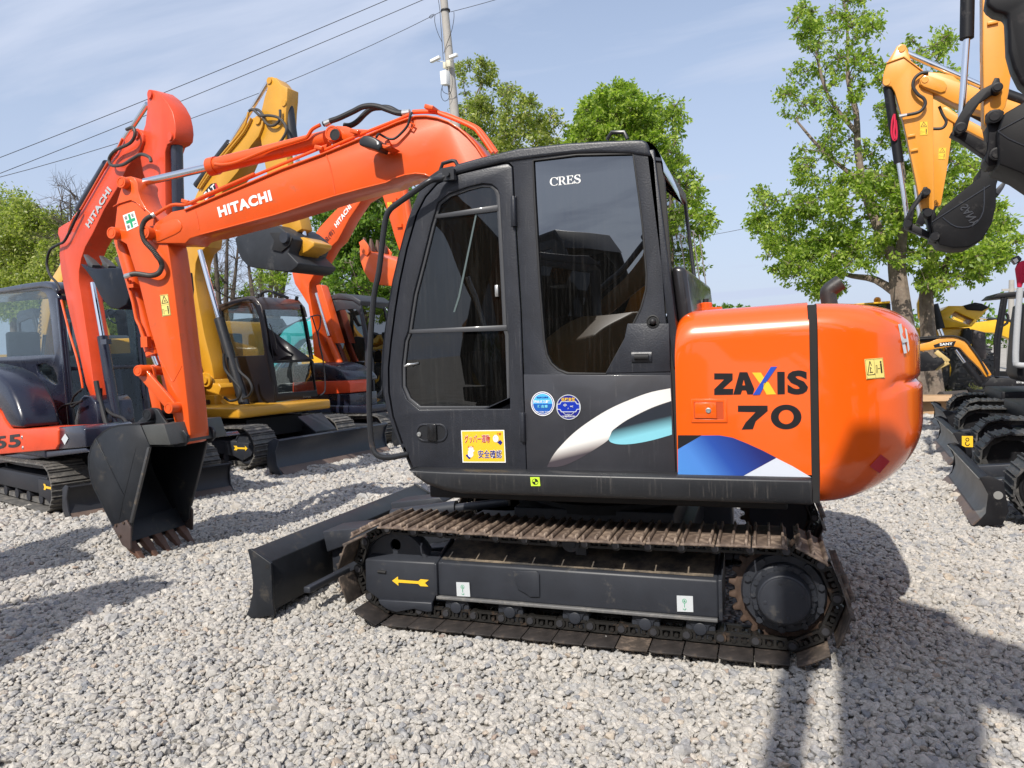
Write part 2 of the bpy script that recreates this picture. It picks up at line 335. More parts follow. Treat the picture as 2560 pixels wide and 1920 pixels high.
# ---- loose stones: nobody could count them -> one object
def stones():
    pts = []
    def layer(r0, r1, st, sc, jz, a0=-47, a1=47, drop=0):
        xs = np.arange(-16, 12, st); ys = np.arange(-5.2, 15, st); X, Y = np.meshgrid(xs, ys)
        X = X.ravel()+rng.uniform(-.5, .5, X.size)*st; Y = Y.ravel()+rng.uniform(-.5, .5, Y.size)*st
        dx = X-CAM.x; dy = Y-CAM.y; R = np.hypot(dx, dy); A = np.degrees(np.arctan2(dx*cos(YAW)+dy*sin(YAW), -dx*sin(YAW)+dy*cos(YAW)))
        k = (R > r0) & (R <= r1) & (A > a0) & (A < a1) & (Y < 14.6) & ~((np.abs(X) < 1.0) & (np.abs(Y) < .95))
        k &= rng.uniform(size=X.size) > drop
        X = X[k]; Y = Y[k]; n = X.size
        S = sc*np.exp(rng.normal(0, .27, n)); Z = gz(X, Y)+rng.uniform(0, 1, n)*jz
        pts.append(np.stack([X, Y, Z, S], 1))
    layer(.6, 5.0, .0240, .0130, .016); layer(5.0, 8.5, .031, .0168, .018, -43, 43); layer(8.5, 14, .055, .028, .02, -40, 40); layer(14, 21, .10, .045, .02, -40, 40)
    layer(.6, 6, .12, .019, .022, drop=.3)
    P = np.concatenate(pts)
    me = bpy.data.meshes.new('gravel'); me.vertices.add(len(P)); me.vertices.foreach_set('co', P[:, :3].astype(np.float32).ravel())
    at = me.attributes.new('sc', 'FLOAT', 'POINT'); at.data.foreach_set('value', P[:, 3].astype(np.float32))
    ob = bpy.data.objects.new('gravel', me); COL.objects.link(ob); ob['kind'] = 'stuff'
    m = bpy.data.materials.new('stone'); m.use_nodes = True; t = m.node_tree; b = t.nodes['Principled BSDF']; b.inputs['Roughness'].default_value = .88
    oi = N(t, 'ShaderNodeObjectInfo'); rp = N(t, 'ShaderNodeValToRGB'); cr = rp.color_ramp; cr.interpolation = 'LINEAR'
    cols = [(0, (.22, .225, .235)), (.05, (.29, .285, .285)), (.12, (.36, .35, .335)), (.42, (.40, .378, .342)), (.62, (.45, .42, .376)), (.80, (.40, .374, .338)), (.94, (.50, .47, .425)), (.985, (.42, .36, .29)), (.995, (.32, .24, .19)), (1, (.17, .17, .18))]
    cr.elements[0].color = (*cols[0][1], 1); cr.elements[1].color = (*cols[-1][1], 1)
    for p_, c_ in cols[1:-1]: e = cr.elements.new(p_); e.color = (*c_, 1)
    L(t, oi.outputs['Random'], rp.inputs[0])
    tcn = N(t, 'ShaderNodeTexCoord'); nz_ = N(t, 'ShaderNodeTexNoise', inp={'Scale': 1.6, 'Detail': 5.0, 'Roughness': .7}); L(t, tcn.outputs['Object'], nz_.inputs['Vector'])
    mr = N(t, 'ShaderNodeMapRange', inp={1: .3, 2: .7, 3: .68, 4: 1.22}); L(t, nz_.outputs[0], mr.inputs[0])
    mx = N(t, 'ShaderNodeMix', data_type='RGBA', blend_type='MULTIPLY'); mx.inputs[0].default_value = 1; L(t, rp.outputs[0], mx.inputs[6])
    c3 = N(t, 'ShaderNodeCombineXYZ'); [L(t, mr.outputs[0], c3.inputs[i]) for i in range(3)]; L(t, c3.outputs[0], mx.inputs[7]); L(t, mx.outputs[2], b.inputs['Base Color'])
    g = bpy.data.node_groups.new('gravel_nodes', 'GeometryNodeTree'); g.interface.new_socket('Geometry', in_out='INPUT', socket_type='NodeSocketGeometry'); g.interface.new_socket('Geometry', in_out='OUTPUT', socket_type='NodeSocketGeometry')
    gi = g.nodes.new('NodeGroupInput'); go = g.nodes.new('NodeGroupOutput')
    mp_ = g.nodes.new('GeometryNodeMeshToPoints'); L(g, gi.outputs[0], mp_.inputs[0])
    jo = g.nodes.new('GeometryNodeGeometryToInstance')
    for k in range(5):
        ic = N(g, 'GeometryNodeMeshIcoSphere', inp={'Radius': 1.0, 'Subdivisions': 2}); po = g.nodes.new('GeometryNodeInputPosition')
        ad = N(g, 'ShaderNodeVectorMath', operation='ADD', inp={1: (k*7.1, k*3.3, 2.0)}); L(g, po.outputs[0], ad.inputs[0])
        nn = N(g, 'ShaderNodeTexNoise', inp={'Scale': .95, 'Detail': 2.0, 'Roughness': .6}); L(g, ad.outputs[0], nn.inputs['Vector'])
        sb = N(g, 'ShaderNodeVectorMath', operation='SUBTRACT', inp={1: (.5, .5, .5)}); L(g, nn.outputs['Color'], sb.inputs[0])
        sc_ = N(g, 'ShaderNodeVectorMath', operation='SCALE'); sc_.inputs['Scale'].default_value = 1.9; L(g, sb.outputs[0], sc_.inputs[0])
        sp = g.nodes.new('GeometryNodeSetPosition'); L(g, ic.outputs[0], sp.inputs[0]); L(g, sc_.outputs[0], sp.inputs['Offset'])
        tr = N(g, 'GeometryNodeTransform'); tr.inputs['Scale'].default_value = (1.25, .95+.1*(k % 3), .78); L(g, sp.outputs[0], tr.inputs[0])
        sm = N(g, 'GeometryNodeSetMaterial'); sm.inputs['Material'].default_value = m; L(g, tr.outputs[0], sm.inputs[0]); L(g, sm.outputs[0], jo.inputs[0])
    iop = g.nodes.new('GeometryNodeInstanceOnPoints'); L(g, mp_.outputs[0], iop.inputs['Points']); L(g, jo.outputs[0], iop.inputs['Instance']); iop.inputs['Pick Instance'].default_value = True
    rv = N(g, 'FunctionNodeRandomValue', data_type='FLOAT_VECTOR'); rv.inputs[0].default_value = (-.7, -.7, 0); rv.inputs[1].default_value = (.7, .7, 6.283)
    ri = N(g, 'FunctionNodeRandomValue', data_type='INT'); ri.inputs['Min'].default_value = 0; ri.inputs['Max'].default_value = 4
    L(g, rv.outputs[0], iop.inputs['Rotation']); L(g, ri.outputs[2], iop.inputs['Instance Index'])
    na = N(g, 'GeometryNodeInputNamedAttribute', data_type='FLOAT'); na.inputs[0].default_value = 'sc'; L(g, na.outputs[0], iop.inputs['Scale'])
    L(g, iop.outputs[0], go.inputs[0])
    md = ob.modifiers.new('stones', 'NODES'); md.node_group = g
    return ob
stones()
# ---------------------------------------------------------------- shared builders
def line(u0, v0, u1, v1, w, ar=1.0):
    dx, dy = (u1-u0)*ar, v1-v0; l = math.hypot(dx, dy) or 1; nx, ny = -dy/l*w/2/ar, dx/l*w/2
    return [(u0+nx, v0+ny), (u1+nx, v1+ny), (u1-nx, v1-ny), (u0-nx, v0-ny)]
def poly_c(cu, cv, r, n=20, ar=1.0, a0=0, a1=2*pi): return [(cu+r*cos(a0+(a1-a0)*i/n)/ar, cv+r*sin(a0+(a1-a0)*i/n)) for i in range(n)]
def ringq(cu, cv, r0, r1, n=24, ar=1.0, a0=0, a1=2*pi):
    out = []
    for i in range(n):
        a, b = a0+(a1-a0)*i/n, a0+(a1-a0)*(i+1)/n
        out.append([(cu+r0*cos(a)/ar, cv+r0*sin(a)), (cu+r1*cos(a)/ar, cv+r1*sin(a)), (cu+r1*cos(b)/ar, cv+r1*sin(b)), (cu+r0*cos(b)/ar, cv+r0*sin(b))])
    return out
def sticker(name, cs, base, shapes, parent, lift=.002, label=None):
    """cs: tl,tr,br,bl 3-D corners; shapes: (material, [(u,v)..]) u right, v up, 0..1"""
    tl, tr, br, bl = [Vector(c) for c in cs]; n = (tr-tl).cross(bl-tl).normalized()
    if n.dot(CAM-tl) < 0: n = -n
    mats = []; mb = MB()
    def P(u, v, k): return (bl*(1-u)+br*u)*(1-v)+(tl*(1-u)+tr*u)*v+n*k
    def mid(m):
        if m not in mats: mats.append(m)
        return mats.index(m)
    if base: mb.cur = mid(base); mb.prism([P(0, 0, lift*.3), P(1, 0, lift*.3), P(1, 1, lift*.3), P(0, 1, lift*.3)], n*lift*.7)
    for i, (m, pts) in enumerate(shapes):
        mb.cur = mid(m); k = lift+.0004+.00012*i; mb.add([P(u, v, k) for u, v in pts], [tuple(range(len(pts)))])
    o = mb.build(name, mats, parent, flat=True, fix=False)
    if label: o['label'] = label
    return o
def warn_shapes(ar, tall=True):
    S = []
    if tall:
        c = [(.5, .93), (.85, .60), (.15, .60)]
        for i in range(3): S.append((BLACKV, line(*c[i], *c[(i+1) % 3], .035, ar)))
        S += [(BLACKV, line(.42, .66, .55, .74, .03, ar)), (BLACKV, line(.55, .74, .6, .66, .03, ar)), (BLACKV, line(.05, .52, .95, .52, .008, ar))]
        S += [(BLACKV, poly_c(.78, .42, .035, 10, ar)), (BLACKV, line(.78, .38, .78, .22, .06, ar)), (BLACKV, line(.74, .22, .74, .08, .022, ar)), (BLACKV, line(.82, .22, .82, .08, .022, ar)), (BLACKV, line(.35, .24, .62, .24, .014, ar)), (BLACKV, line(.12, .1, .12, .32, .012, ar)), (BLACKV, line(.12, .32, .28, .32, .012, ar)), (BLACKV, line(.28, .32, .28, .1, .012, ar))]
    else:
        c = [(.27, .88), (.48, .2), (.08, .2)]
        for i in range(3): S.append((BLACKV, line(*c[i], *c[(i+1) % 3], .04, ar)))
        S += [(BLACKV, line(.2, .32, .38, .32, .05, ar)), (BLACKV, line(.26, .32, .26, .58, .04, ar)), (BLACKV, line(.26, .58, .33, .5, .03, ar)), (BLACKV, line(.5, .06, .5, .95, .012, ar)),
              (BLACKV, poly_c(.85, .80, .05, 10, ar)), (BLACKV, line(.85, .73, .85, .25, .085, ar)), (BLACKV, line(.66, .48, .78, .48, .03, ar)), (BLACKV, line(.57, .25, .57, .65, .02, ar)), (BLACKV, line(.57, .65, .63, .65, .02, ar)), (BLACKV, line(.63, .65, .63, .25, .02, ar))]
    for a in ((.03, .03, .97, .03), (.97, .03, .97, .97), (.97, .97, .03, .97), (.03, .97, .03, .03)): S.append((BLACKV, line(*a, .012, ar)))
    return S
def arrow_shapes():
    return [(YELV, [(0, .5), (.17, 1), (.17, 0)]), (YELV, [(.15, .66), (.75, .66), (.75, .34), (.15, .34)]), (YELV, [(.72, .66), (.78, .92), (1, .92), (.9, .5), (.72, .5)]), (YELV, [(.72, .34), (.72, .5), (.9, .5), (1, .08), (.78, .08)])]
def band(mb, path, th, y0, y1, axis=Vector((0, 1, 0)), closed=False):
    """strip following a path (3-D points on a plane), thickness th towards the left of travel, from y0 to y1 along axis"""
    P = [Vector(p) for p in path]; n = len(P); b = len(mb.v); off = []
    for i in range(n):
        t = (P[min(i+1, n-1)]-P[max(i-1, 0)]).normalized(); off.append(t.cross(axis).normalized()*th)
    for i in range(n): mb.v += [P[i]+axis*y0, P[i]+axis*y1, P[i]+off[i]+axis*y1, P[i]+off[i]+axis*y0]
    for i in range(n-1):
        for k in range(4): mb.f.append((b+4*i+k, b+4*i+(k+1) % 4, b+4*i+4+(k+1) % 4, b+4*i+4+k)); mb.mi.append(mb.cur)
    mb.f += [(b, b+3, b+2, b+1), (b+4*n-4, b+4*n-3, b+4*n-2, b+4*n-1)]; mb.mi += [mb.cur]*2
    return mb
SHOE_OLD = [(-.081, .000), (-.079, .009), (-.071, .011), (-.065, .032), (-.057, .032), (-.050, .010), (-.012, .009), (-.006, .032), (.003, .032), (.010, .009), (.044, .009), (.050, .030), (.058, .030), (.065, .009), (.076, .006), (.083, -.003), (.076, -.006), (.06, .0)]
def loop_pts(L_, zc, r, n, sag=.018):
    """positions and tangents at n equal steps round a track loop in (x,z)"""
    tot = 4*L_+2*pi*r; out = []
    for i in range(n):
        s = (i+.35)*tot/n
        if s < 2*L_: x = -L_+s; z = zc+r-sag*sin(pi*(s/(2*L_)))**2; t = (1, 0)
        elif s < 2*L_+pi*r: a = (s-2*L_)/r; x = L_+r*sin(a); z = zc+r*cos(a); t = (cos(a), -sin(a))
        elif s < 4*L_+pi*r: x = L_-(s-2*L_-pi*r); z = zc-r; t = (-1, 0)
        else: a = (s-4*L_-pi*r)/r; x = -L_-r*sin(a); z = zc-r*cos(a); t = (-cos(a), sin(a))
        out.append((x, z, t))
    return out
# ================================================================ THE MAIN MACHINE
ex = thing('crawler_excavator', (0, 0, 0), 'big orange and black excavator side-on in the foreground, bucket resting on the gravel', 'excavator')
TZ, TR, NSH = .335, .297, 34
def main_track(sgn):
    yc = sgn*.905
    ch = MB()
    pts = loop_pts(1.09, TZ, TR-.062, NSH)
    for x, z, t in pts:
        R = Matrix(((t[0], 0, -t[1]), (0, 1, 0), (t[1], 0, t[0]))).to_3x3()
        R = Matrix(((t[0], 0, -t[1]), (0, 1, 0), (t[1], 0, t[0])))
        for dy in (-.058, .058):
            c = Vector((x, yc+dy, z))
            ch.box(c+R@Vector((0, 0, .028)), (.143, .026, .014), R); ch.box(c+R@Vector((0, 0, -.018)), (.143, .026, .014), R); [ch.box(c+R@Vector((q_, 0, .005)), (.014, .022, .045), R) for q_ in (-.068, -.016, .038)]
            for bx in (-.042, .012): ch.cyl(c+R@Vector((bx, -.02, .010)), c+R@Vector((bx, .02, .010)), .012, n=6)
        e = R@Vector((.077, 0, 0)); ch.cyl(Vector((x, yc-.078, z))+e, Vector((x, yc+.078, z))+e, .030, n=14); ch.cur = 1; ch.cyl(Vector((x, yc-.086, z))+e, Vector((x, yc+.086, z))+e, .019, n=10); ch.cur = 0
    chain = ch.build('track_chain', [mat('greasy_chain', (.016, .015, .014), .35, dirt=(.12, .07, .04), dirtamt=.10, dscale=12, bump=.2, bscale=60), mat('pin_steel', (.10, .10, .11), .3, metal=.7)], ex)
    sm = MB(); sm.prism([(a, -.225, b) for a, b in [(-.083, -.002), (-.081, .007), (-.05, .0085), (.05, .0085), (.074, .006), (.083, -.003), (.078, -.007), (.06, -.002)]], (0, .45, 0))
    for g0 in (-.070, -.004, .062):
        vs = []
        for yy, hh in ((-.222, .004), (-.205, .030), (.205, .030), (.222, .004)): vs += [Vector((g0-.0095, yy, .006)), Vector((g0-.0045, yy, hh)), Vector((g0+.0045, yy, hh)), Vector((g0+.0095, yy, .006))]
        sm.add(vs, [(0, 1, 2, 3), (15, 14, 13, 12)]+[(4*i+j, 4*i+4+j, 4*i+4+(j+1) % 4, 4*i+(j+1) % 4) for i in range(3) for j in range(4)])
    me = None
    for i, (x, z, t) in enumerate(pts):
        x -= t[1]*.048; z += t[0]*.048
        R = Matrix(((t[0], 0, -t[1], 0), (0, 1, 0, 0), (t[1], 0, t[0], 0), (0, 0, 0, 1)))
        if me is None:
            o = sm.build('track_shoe', RUST, None, bevel=.0025, seg=1); me = o.data; MD = []
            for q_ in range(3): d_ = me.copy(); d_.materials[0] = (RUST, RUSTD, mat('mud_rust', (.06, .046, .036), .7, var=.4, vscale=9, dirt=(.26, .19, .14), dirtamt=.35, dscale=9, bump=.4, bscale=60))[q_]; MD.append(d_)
            o.parent = chain; sh0 = o
        else: o = sh0.copy(); COL.objects.link(o); o.parent = chain
        jit = random.uniform(-.02, .02)
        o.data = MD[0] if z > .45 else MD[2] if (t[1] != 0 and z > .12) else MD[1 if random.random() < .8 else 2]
        o.matrix_local = Matrix.Translation((x, yc, z)) @ R @ Matrix.Rotation(jit, 4, 'Y')
    # grimy shoes on the lower run use the darker steel
    for c in (): pass
    s = sgn; F = -.98 if sgn < 0 else .98
    def y(v): return s*v
    fr = MB()
    fr.prism([(-.81, y(.98), .200), (-.81, y(.98), .396), (-.81, y(.70), .475), (-.81, y(.70), .18), (-.81, y(.95), .18)], (1.585, 0, 0))
    o = fr.build('track_frame', BLACKM, ex, bevel=.012)
    tp = MB(); tp.prism([(-.79, y(.955), .4065), (-.79, y(.955), .4105), (-.79, y(.70), .4825), (-.79, y(.70), .4785)], (1.54, 0, 0)); tp.build('dirt_layer', DUSTY, o)
    lp = MB(); lp.beam((-.815, y(.988), .192), (.77, y(.988), .192), .028, .018); lp.build('lower_lip', mat('worn_edge', (.12, .12, .12), .5, dirt=(.3, .28, .25), dirtamt=.3, dscale=12), o, bevel=.004)
    fb = MB()
    out = [(-1.285, .385), (-.82, .390), (-.825, .20), (-.845, .155), (-1.20, .145), (-1.29, .20)]
    fb.prism([(a, y(.985), b) for a, b in out], (0, -s*.10, 0))
    fb.prism([(-1.285, y(.983), .385), (-.82, y(.983), .390), (-.82, y(.89), .435), (-1.255, y(.89), .43)], (0, 0, -.03))
    wav = [(-1.20, .15), (-.845, .16), (-.845, .105), (-.88, .10), (-.96, .112), (-1.02, .098), (-1.08, .082), (-1.14, .095), (-1.19, .125)]
    fb.prism([(a, y(1.002), b) for a, b in wav], (0, -s*.03, 0))
    fb.prism([(-.825, y(1.0), .20), (-.825, y(1.0), .39), (-.825, y(.72), .50), (-.825, y(.72), .2)], (.018, 0, 0))
    fbo = fb.build('idler_guard', BLACKM, ex, bevel=.006)
    sl = MB(); sl.tube([(-1.20, y(.9862), .318), (-1.145, y(.9862), .316)], .010, 8); sl.build('slot', DARK, fbo)
    # rollers
    for x in (-.70, -.37, .01, .395, .68):
        rb = MB(); rb.cyl((x, y(.80), .135), (x, y(.965), .135), .075, n=24); rb.cyl((x, y(.965), .135), (x, y(.985), .135), .034, n=16)
        rb.prism([(x-.075, y(.945), .20), (x+.075, y(.945), .20), (x+.07, y(.945), .165), (x+.045, y(.945), .15), (x+.035, y(.945), .11), (x-.035, y(.945), .11), (x-.045, y(.945), .15), (x-.07, y(.945), .165)], (0, s*.03, 0))
        rb.build('track_roller', BLACKM, ex, bevel=.004)
    cr_ = MB(); cr_.lathe((0, y(.86), .553), (0, s, 0), [(0, .045), (.10, .045), (.105, .05), (.13, .05), (.132, .032), (.14, .03)], 24); cr_.box((.03, y(.84), .50), (.06, .08, .08)); cr_.build('carrier_roller', BLACKM, ex)
    # idler
    idl = MB(); ip = [(-1.105, y(.88), .335)]
    R_ = .232
    hol = [(-1.105+.135*cos(a), .335+.135*sin(a)) for a in (RAD(18), RAD(90), RAD(162), RAD(234), RAD(306))]
    outer = [(-1.105+.2*cos(a*pi/18), y(.93), .335+.2*sin(a*pi/18)) for a in range(36)]
    idl.plate(outer, [[(hx+.036*cos(-a*pi/8), y(.93), hz_+.036*sin(-a*pi/8)) for a in range(16)] for hx, hz_ in hol], (0, -s*.02, 0))
    idl.lathe((-1.105, y(.86), .335), (0, s, 0), [(0, .215), (.0, .235), (.015, .238), (.06, .238), (.085, .222), (.088, .204), (.06, .2), (.0, .195)], 48)
    idl.lathe((-1.105, y(.86), .335), (0, s, 0), [(0, .05), (.09, .05), (.092, .04)], 20)
    idl.build('idler_wheel', BLACKM, ex)
    # sprocket + final drive
    sp = MB(); T = 23; pts_ = []
    for k in range(T):
        a = 2*pi*k/T; dd = 2*pi/T
        for f, r in ((-.5, .235), (-.27, .238), (-.13, .268), (.13, .268), (.27, .238)): pts_.append((1.09+r*cos(a+f*dd), y(.885), .345+r*sin(a+f*dd)))
    sp.prism(pts_, (0, s*.04, 0)); spo = sp.build('sprocket', RUSTO, ex, bevel=.003, seg=1)
    fd = MB(); fd.lathe((1.09, y(.88), .35), (0, s, 0), [(0, .20), (.065, .205), (.085, .195), (.088, .16), (.10, .158), (.125, .157), (.13, .150), (.132, .132), (.18, .128), (.195, .122), (.2, .116)], 56)
    for k in range(10):
        a = 2*pi*(k+.4)/10; c = Vector((1.09+.183*cos(a), y(.965), .35+.183*sin(a))); fd.cyl(c, c+Vector((0, s*.018, 0)), .018, n=6)
    for k in range(14):
        a = 2*pi*k/14; c = Vector((1.09+.143*cos(a), y(1.005), .35+.143*sin(a))); fd.cyl(c, c+Vector((0, s*.018, 0)), .014, n=10)
    fdo = fd.build('final_drive', BLACKM, ex, ang=28)
    cv = MB(); cv.lathe((1.09, y(1.078), .35), (0, s, 0), [(0, .114), (.006, .112), (.008, .105), (.008, .0)], 48)
    for a in (.3, 1.75, 3.3, 4.9): c = Vector((1.09+.088*cos(a), y(1.084), .35+.088*sin(a))); cv.lathe(c, (0, s, 0), [(0, .010), (.004, .010), (.005, .006)], 12)
    cv.build('drive_cover', BLACKM, fdo)
    if sgn < 0:
        for k, (cx_, cz_) in enumerate(((-.06, .03), (.02, .05), (.045, -.02), (.0, -.05))): pass
        dp = MB(); dp.prism([(.775, -.985, .19), (.775, -.985, .40), (.775, -.70, .47), (.775, -.70, .19)], (.02, 0, 0)); dp.build('end_plate', BLACKM, o, bevel=.003)
        z3 = zoom(600, 1200, .3617); z4 = zoom(1300, 1150, .4069)
        def fy(*p): return [SY(q, -.9862) for q in z3(*p)]
        sticker('arrow_sticker', fy((1050, 662), (1307, 685), (1303, 740), (1055, 728)), None, arrow_shapes(), fbo)
        tiedown = [(GREENV, p) for p in ringq(.47, .68, .11, .14, 16)+ringq(.47, .22, .07, .10, 10, 1, -pi, .4)]+[(GREENV, line(.47, .55, .47, .3, .03)), (GREENV, [(.40, .66), (.54, .66), (.47, .76)])]
        sticker('tie_down_sticker', fy((1495, 705), (1585, 708), (1592, 806), (1500, 802)), SILVER, tiedown, o)
        sticker('tie_down_sticker', [SY(q, -.9862) for q in z4((963, 832), (1062, 836), (1065, 934), (966, 930))], SILVER, tiedown, o)
        hp = MB(); hp.prism(fy((1885, 628), (2050, 630), (2070, 650), (2072, 808), (2005, 808), (1985, 790), (1920, 755), (1900, 690)), (0, -.004, 0)); hp.build('inspection_plate', BLACKM, o, bevel=.002)
    return chain
for s_ in (-1, 1): main_track(s_)
cf = MB(); cf.box((0, 0, .42), (1.15, 1.42, .16)); cf.box((0, 0, .56), (1.0, .95, .14)); cf.box((-.75, 0, .36), (.5, .5, .16)); cf.build('centre_frame', BLACKM, ex, bevel=.01)
sr = MB(); sr.lathe((0, 0, .60), (0, 0, 1), [(0, .50), (.06, .50), (.06, .44), (.13, .44)], 48); sr.build('swing_ring', DARK, ex)
# blade
z3 = zoom(600, 1200, .3617)
bl = MB(); bo = z3((70, 482), (92, 480), (212, 566), (226, 700), (236, 900), (100, 935), (50, 955), (78, 880), (97, 790), (101, 700), (88, 560))
bl.prism([SY(p, -1.125) for p in bo], (0, 2.25, 0)); blo = bl.build('blade', BUCKET, ex, bevel=.006)
be = MB(); bo2 = z3((62, 476), (84, 472), (224, 572), (234, 830), (248, 927), (140, 950), (38, 960), (74, 880), (96, 785), (98, 700), (83, 560))
for y0 in (-1.145, 1.125): be = MB(); be.prism([SY(p, -1.13)+Vector((0, y0+1.13, 0)) for p in bo2], (0, .02, 0)); be.build('end_plate', BUCKET, blo, bevel=.004)
hl = MB(); c = SY(z3((190, 598))[0], -1.145); hl.cyl(c+Vector((0, -.0015, 0)), c+Vector((0, .005, 0)), .014, n=20); hl.build('hole', DARK, blo)
ar = MB()
for y0 in (-.48, .48):
    ar.prism([(-1.80, y0-.07, .42), (-1.80, y0-.07, .12), (-1.55, y0-.07, .10), (-.70, y0-.07, .30), (-.70, y0-.07, .40), (-1.5, y0-.07, .30)], (0, .14, 0))
    ar.prism([(-1.83, y0-.13, .44), (-1.40, y0-.13, .50), (-1.36, y0-.13, .46), (-1.80, y0-.13, .30)], (0, .26, 0))
ar.beam((-1.70, -1.0, .17), (-1.66, 1.0, .17), .05, .04)
ar.build('push_arm', BLACKM, ex, bevel=.008)
bc = MB(); bc.cyl((-1.62, 0, .42), (-1.1, 0, .50), .055); bc.cyl((-1.1, 0, .50), (-.7, 0, .56), .03); bc.build('blade_cylinder', BLACKM, ex)
# ---------------- upper structure
dk = MB(); dk.box((.12, .0, .82), (2.0, 1.8, .12)); dk.box((-.25, .20, .80), (1.7, .5, .17)); dk.build('turntable_deck', DARK, ex, bevel=.01)
z5 = zoom(920, 740, .2893)
sk = MB()
prof = [(-1.095, .958), (-1.115, .945), (-1.115, .860), (-1.095, .830), (-1.0, .822), (-.92, .822), (-.92, .958)]
# taper the skirt front: stations along x
st_x = [(-.900, .0), (-.860, .35), (-.80, .65), (-.70, .88), (-.60, 1.0), (1.225, 1.0)]
b0 = len(sk.v)
for x, k in st_x: sk.v += [Vector((x, yy, .958-(.958-zz)*k)) if zz < .95 else Vector((x, yy, zz)) for yy, zz in prof]
m_ = len(prof)
for i in range(len(st_x)-1):
    for j in range(m_): sk.f.append((b0+i*m_+j, b0+i*m_+(j+1) % m_, b0+(i+1)*m_+(j+1) % m_, b0+(i+1)*m_+j)); sk.mi.append(0)
sk.f += [tuple(range(m_)), tuple(b0+(len(st_x)-1)*m_+j for j in range(m_))]; sk.mi += [0, 0]
sko = sk.build('side_skirt', BLACKP, ex, bevel=.006)
def py(pts, y=-1.0): return [SY(p, y) for p in pts]
e1 = zoom(900, 380, .3617)
CABO = [(1008, 1110), (995, 1125-20), (984, 1040+30), (972, 1052), (958, 986), (955, 942), (963, 835), (971, 780), (983, 706), (1000, 633), (1020, 558), (1036, 515), (1053, 476), (1072, 450), (1097, 433), (1123, 424), (1152, 404), (1238, 384), (1296, 369), (1354, 365), (1416, 356), (1560, 349), (1605, 349), (1622, 360), (1632, 395), (1647, 560), (1662, 780), (1678, 935), (1690, 1187), (1030, 1172)]
CABO = [(1030, 1172), (1008, 1120), (990, 1080), (974, 1040), (960, 986), (955, 942), (957, 890), (963, 835), (971, 780), (983, 706), (1000, 633), (1020, 558), (1036, 515), (1053, 476), (1072, 450), (1097, 433), (1123, 428), (1145, 424), (1258, 396), (1330, 390), (1420, 378), (1560, 374), (1628, 384), (1634, 400), (1647, 560), (1662, 780), (1678, 935), (1690, 1187)]
DOOR = [(1145, 437), (1200, 423), (1258, 410), (1272, 410), (1280, 418), (1283, 485), (1289, 582), (1301, 778), (1308, 977), (1316, 1177), (1034, 1172), (1008, 1110), (984, 1040), (974, 980), (973, 920), (979, 856), (989, 780), (1001, 705), (1019, 621), (1044, 534), (1065, 493), (1094, 460), (1123, 446)]
DWIN = [(1094, 506), (1121, 484), (1169, 467), (1205, 458), (1228, 460), (1242, 471), (1249, 488), (1257, 633), (1266, 821), (1271, 836), (1275, 1022), (1047, 1024), (1018, 1000), (1004, 966), (1004, 910), (1011, 850), (1019.4, 828), (1033.8, 734), (1055.5, 651), (1078, 560)]
RWIN = e1((1195, 58), (1500, 20), (1885, 12), (1925, 300), (1950, 500), (1978, 850), (1975, 950), (1940, 1080), (1880, 1200), (1700, 1533), (1430, 1530), (1370, 1505), (1320, 1460), (1290, 1400), (1272, 1300), (1240, 900), (1205, 300))
def expand(pts, d):
    c = Vector((sum(p[0] for p in pts)/len(pts), sum(p[1] for p in pts)/len(pts))); n = len(pts); out = []
    area = sum(pts[i][0]*pts[(i+1) % n][1]-pts[(i+1) % n][0]*pts[i][1] for i in range(n))
    for i in range(n):
        a = Vector(pts[i-1]); b = Vector(pts[i]); e = Vector(pts[(i+1) % n]); t = ((b-a).normalized()+(e-b).normalized()).normalized()
        nn = Vector((t.y, -t.x))*(1 if area > 0 else -1); out.append((b.x+nn.x*d, b.y+nn.y*d))
    return out
cab = MB(); cab.plate(py(CABO), [py(expand(DOOR, 4))[::-1], py(RWIN)[::-1]], (0, .045, 0)); cabo = cab.build('cab', BLACKT, ex, bevel=.007)
jamb = MB(); jamb.plate(py(expand(DOOR, 7), -.957), [py(expand(DWIN, -4), -.957)[::-1]], (0, .02, 0)); jamb.build('door_jamb', DARK, cabo)
doo = MB(); doo.plate(py(DOOR, -1.006), [py(DWIN, -1.006)[::-1]], (0, .035, 0)); door = doo.build('door', BLACKT, ex, bevel=.009, seg=3)
# raised lower door panel edge
wf = MB()
inner = expand(DWIN, -9)
wf.plate(py(expand(DWIN, 1), -.992), [py(inner, -.992)[::-1]], (0, .018, 0))
h1 = zoom(940, 380, .2412)
wf.prism(py(h1((598, 650), (1262, 545), (1268, 612), (605, 690)), -.994), (0, .015, 0))
wf.prism(py(e1((345, 1228), (1015, 1195), (1018, 1235), (335, 1255)), -.996), (0, .017, 0))
wf.build('window_frame', mat('frame_grey', (.055, .057, .063), .45, coat=.2), door, bevel=.002, seg=1)
sld = MB(); sld.prism(py(h1((1030, 640), (1046, 640), (870, 1500), (818, 1659), (800, 1659), (850, 1500)), -.984), (0, .006, 0)); sld.build('slider_edge', mat('slider', (.10, .13, .13), .3), door)
gl_ = MB(); gl_.prism(py(expand(DWIN, -4), -.98), (0, .004, 0)); gl_.build('door_glass', GLASS, door, flat=True)
lt = MB(); lt.box(SY(h1((1252, 1440))[0], -.99), (.020, .015, .065)); lt.build('latch', STEEL, door, bevel=.003)
hk = MB(); p_ = [SY(q, yy) for q, yy in zip(zoom(920, 740, .2893)((318, 608), (350, 592), (400, 588), (432, 580)), (-1.03, -1.03, -1.01, -.985))]; hk.tube(p_, .007, 8, smooth=3); hk.build('window_hook', STEEL, door)
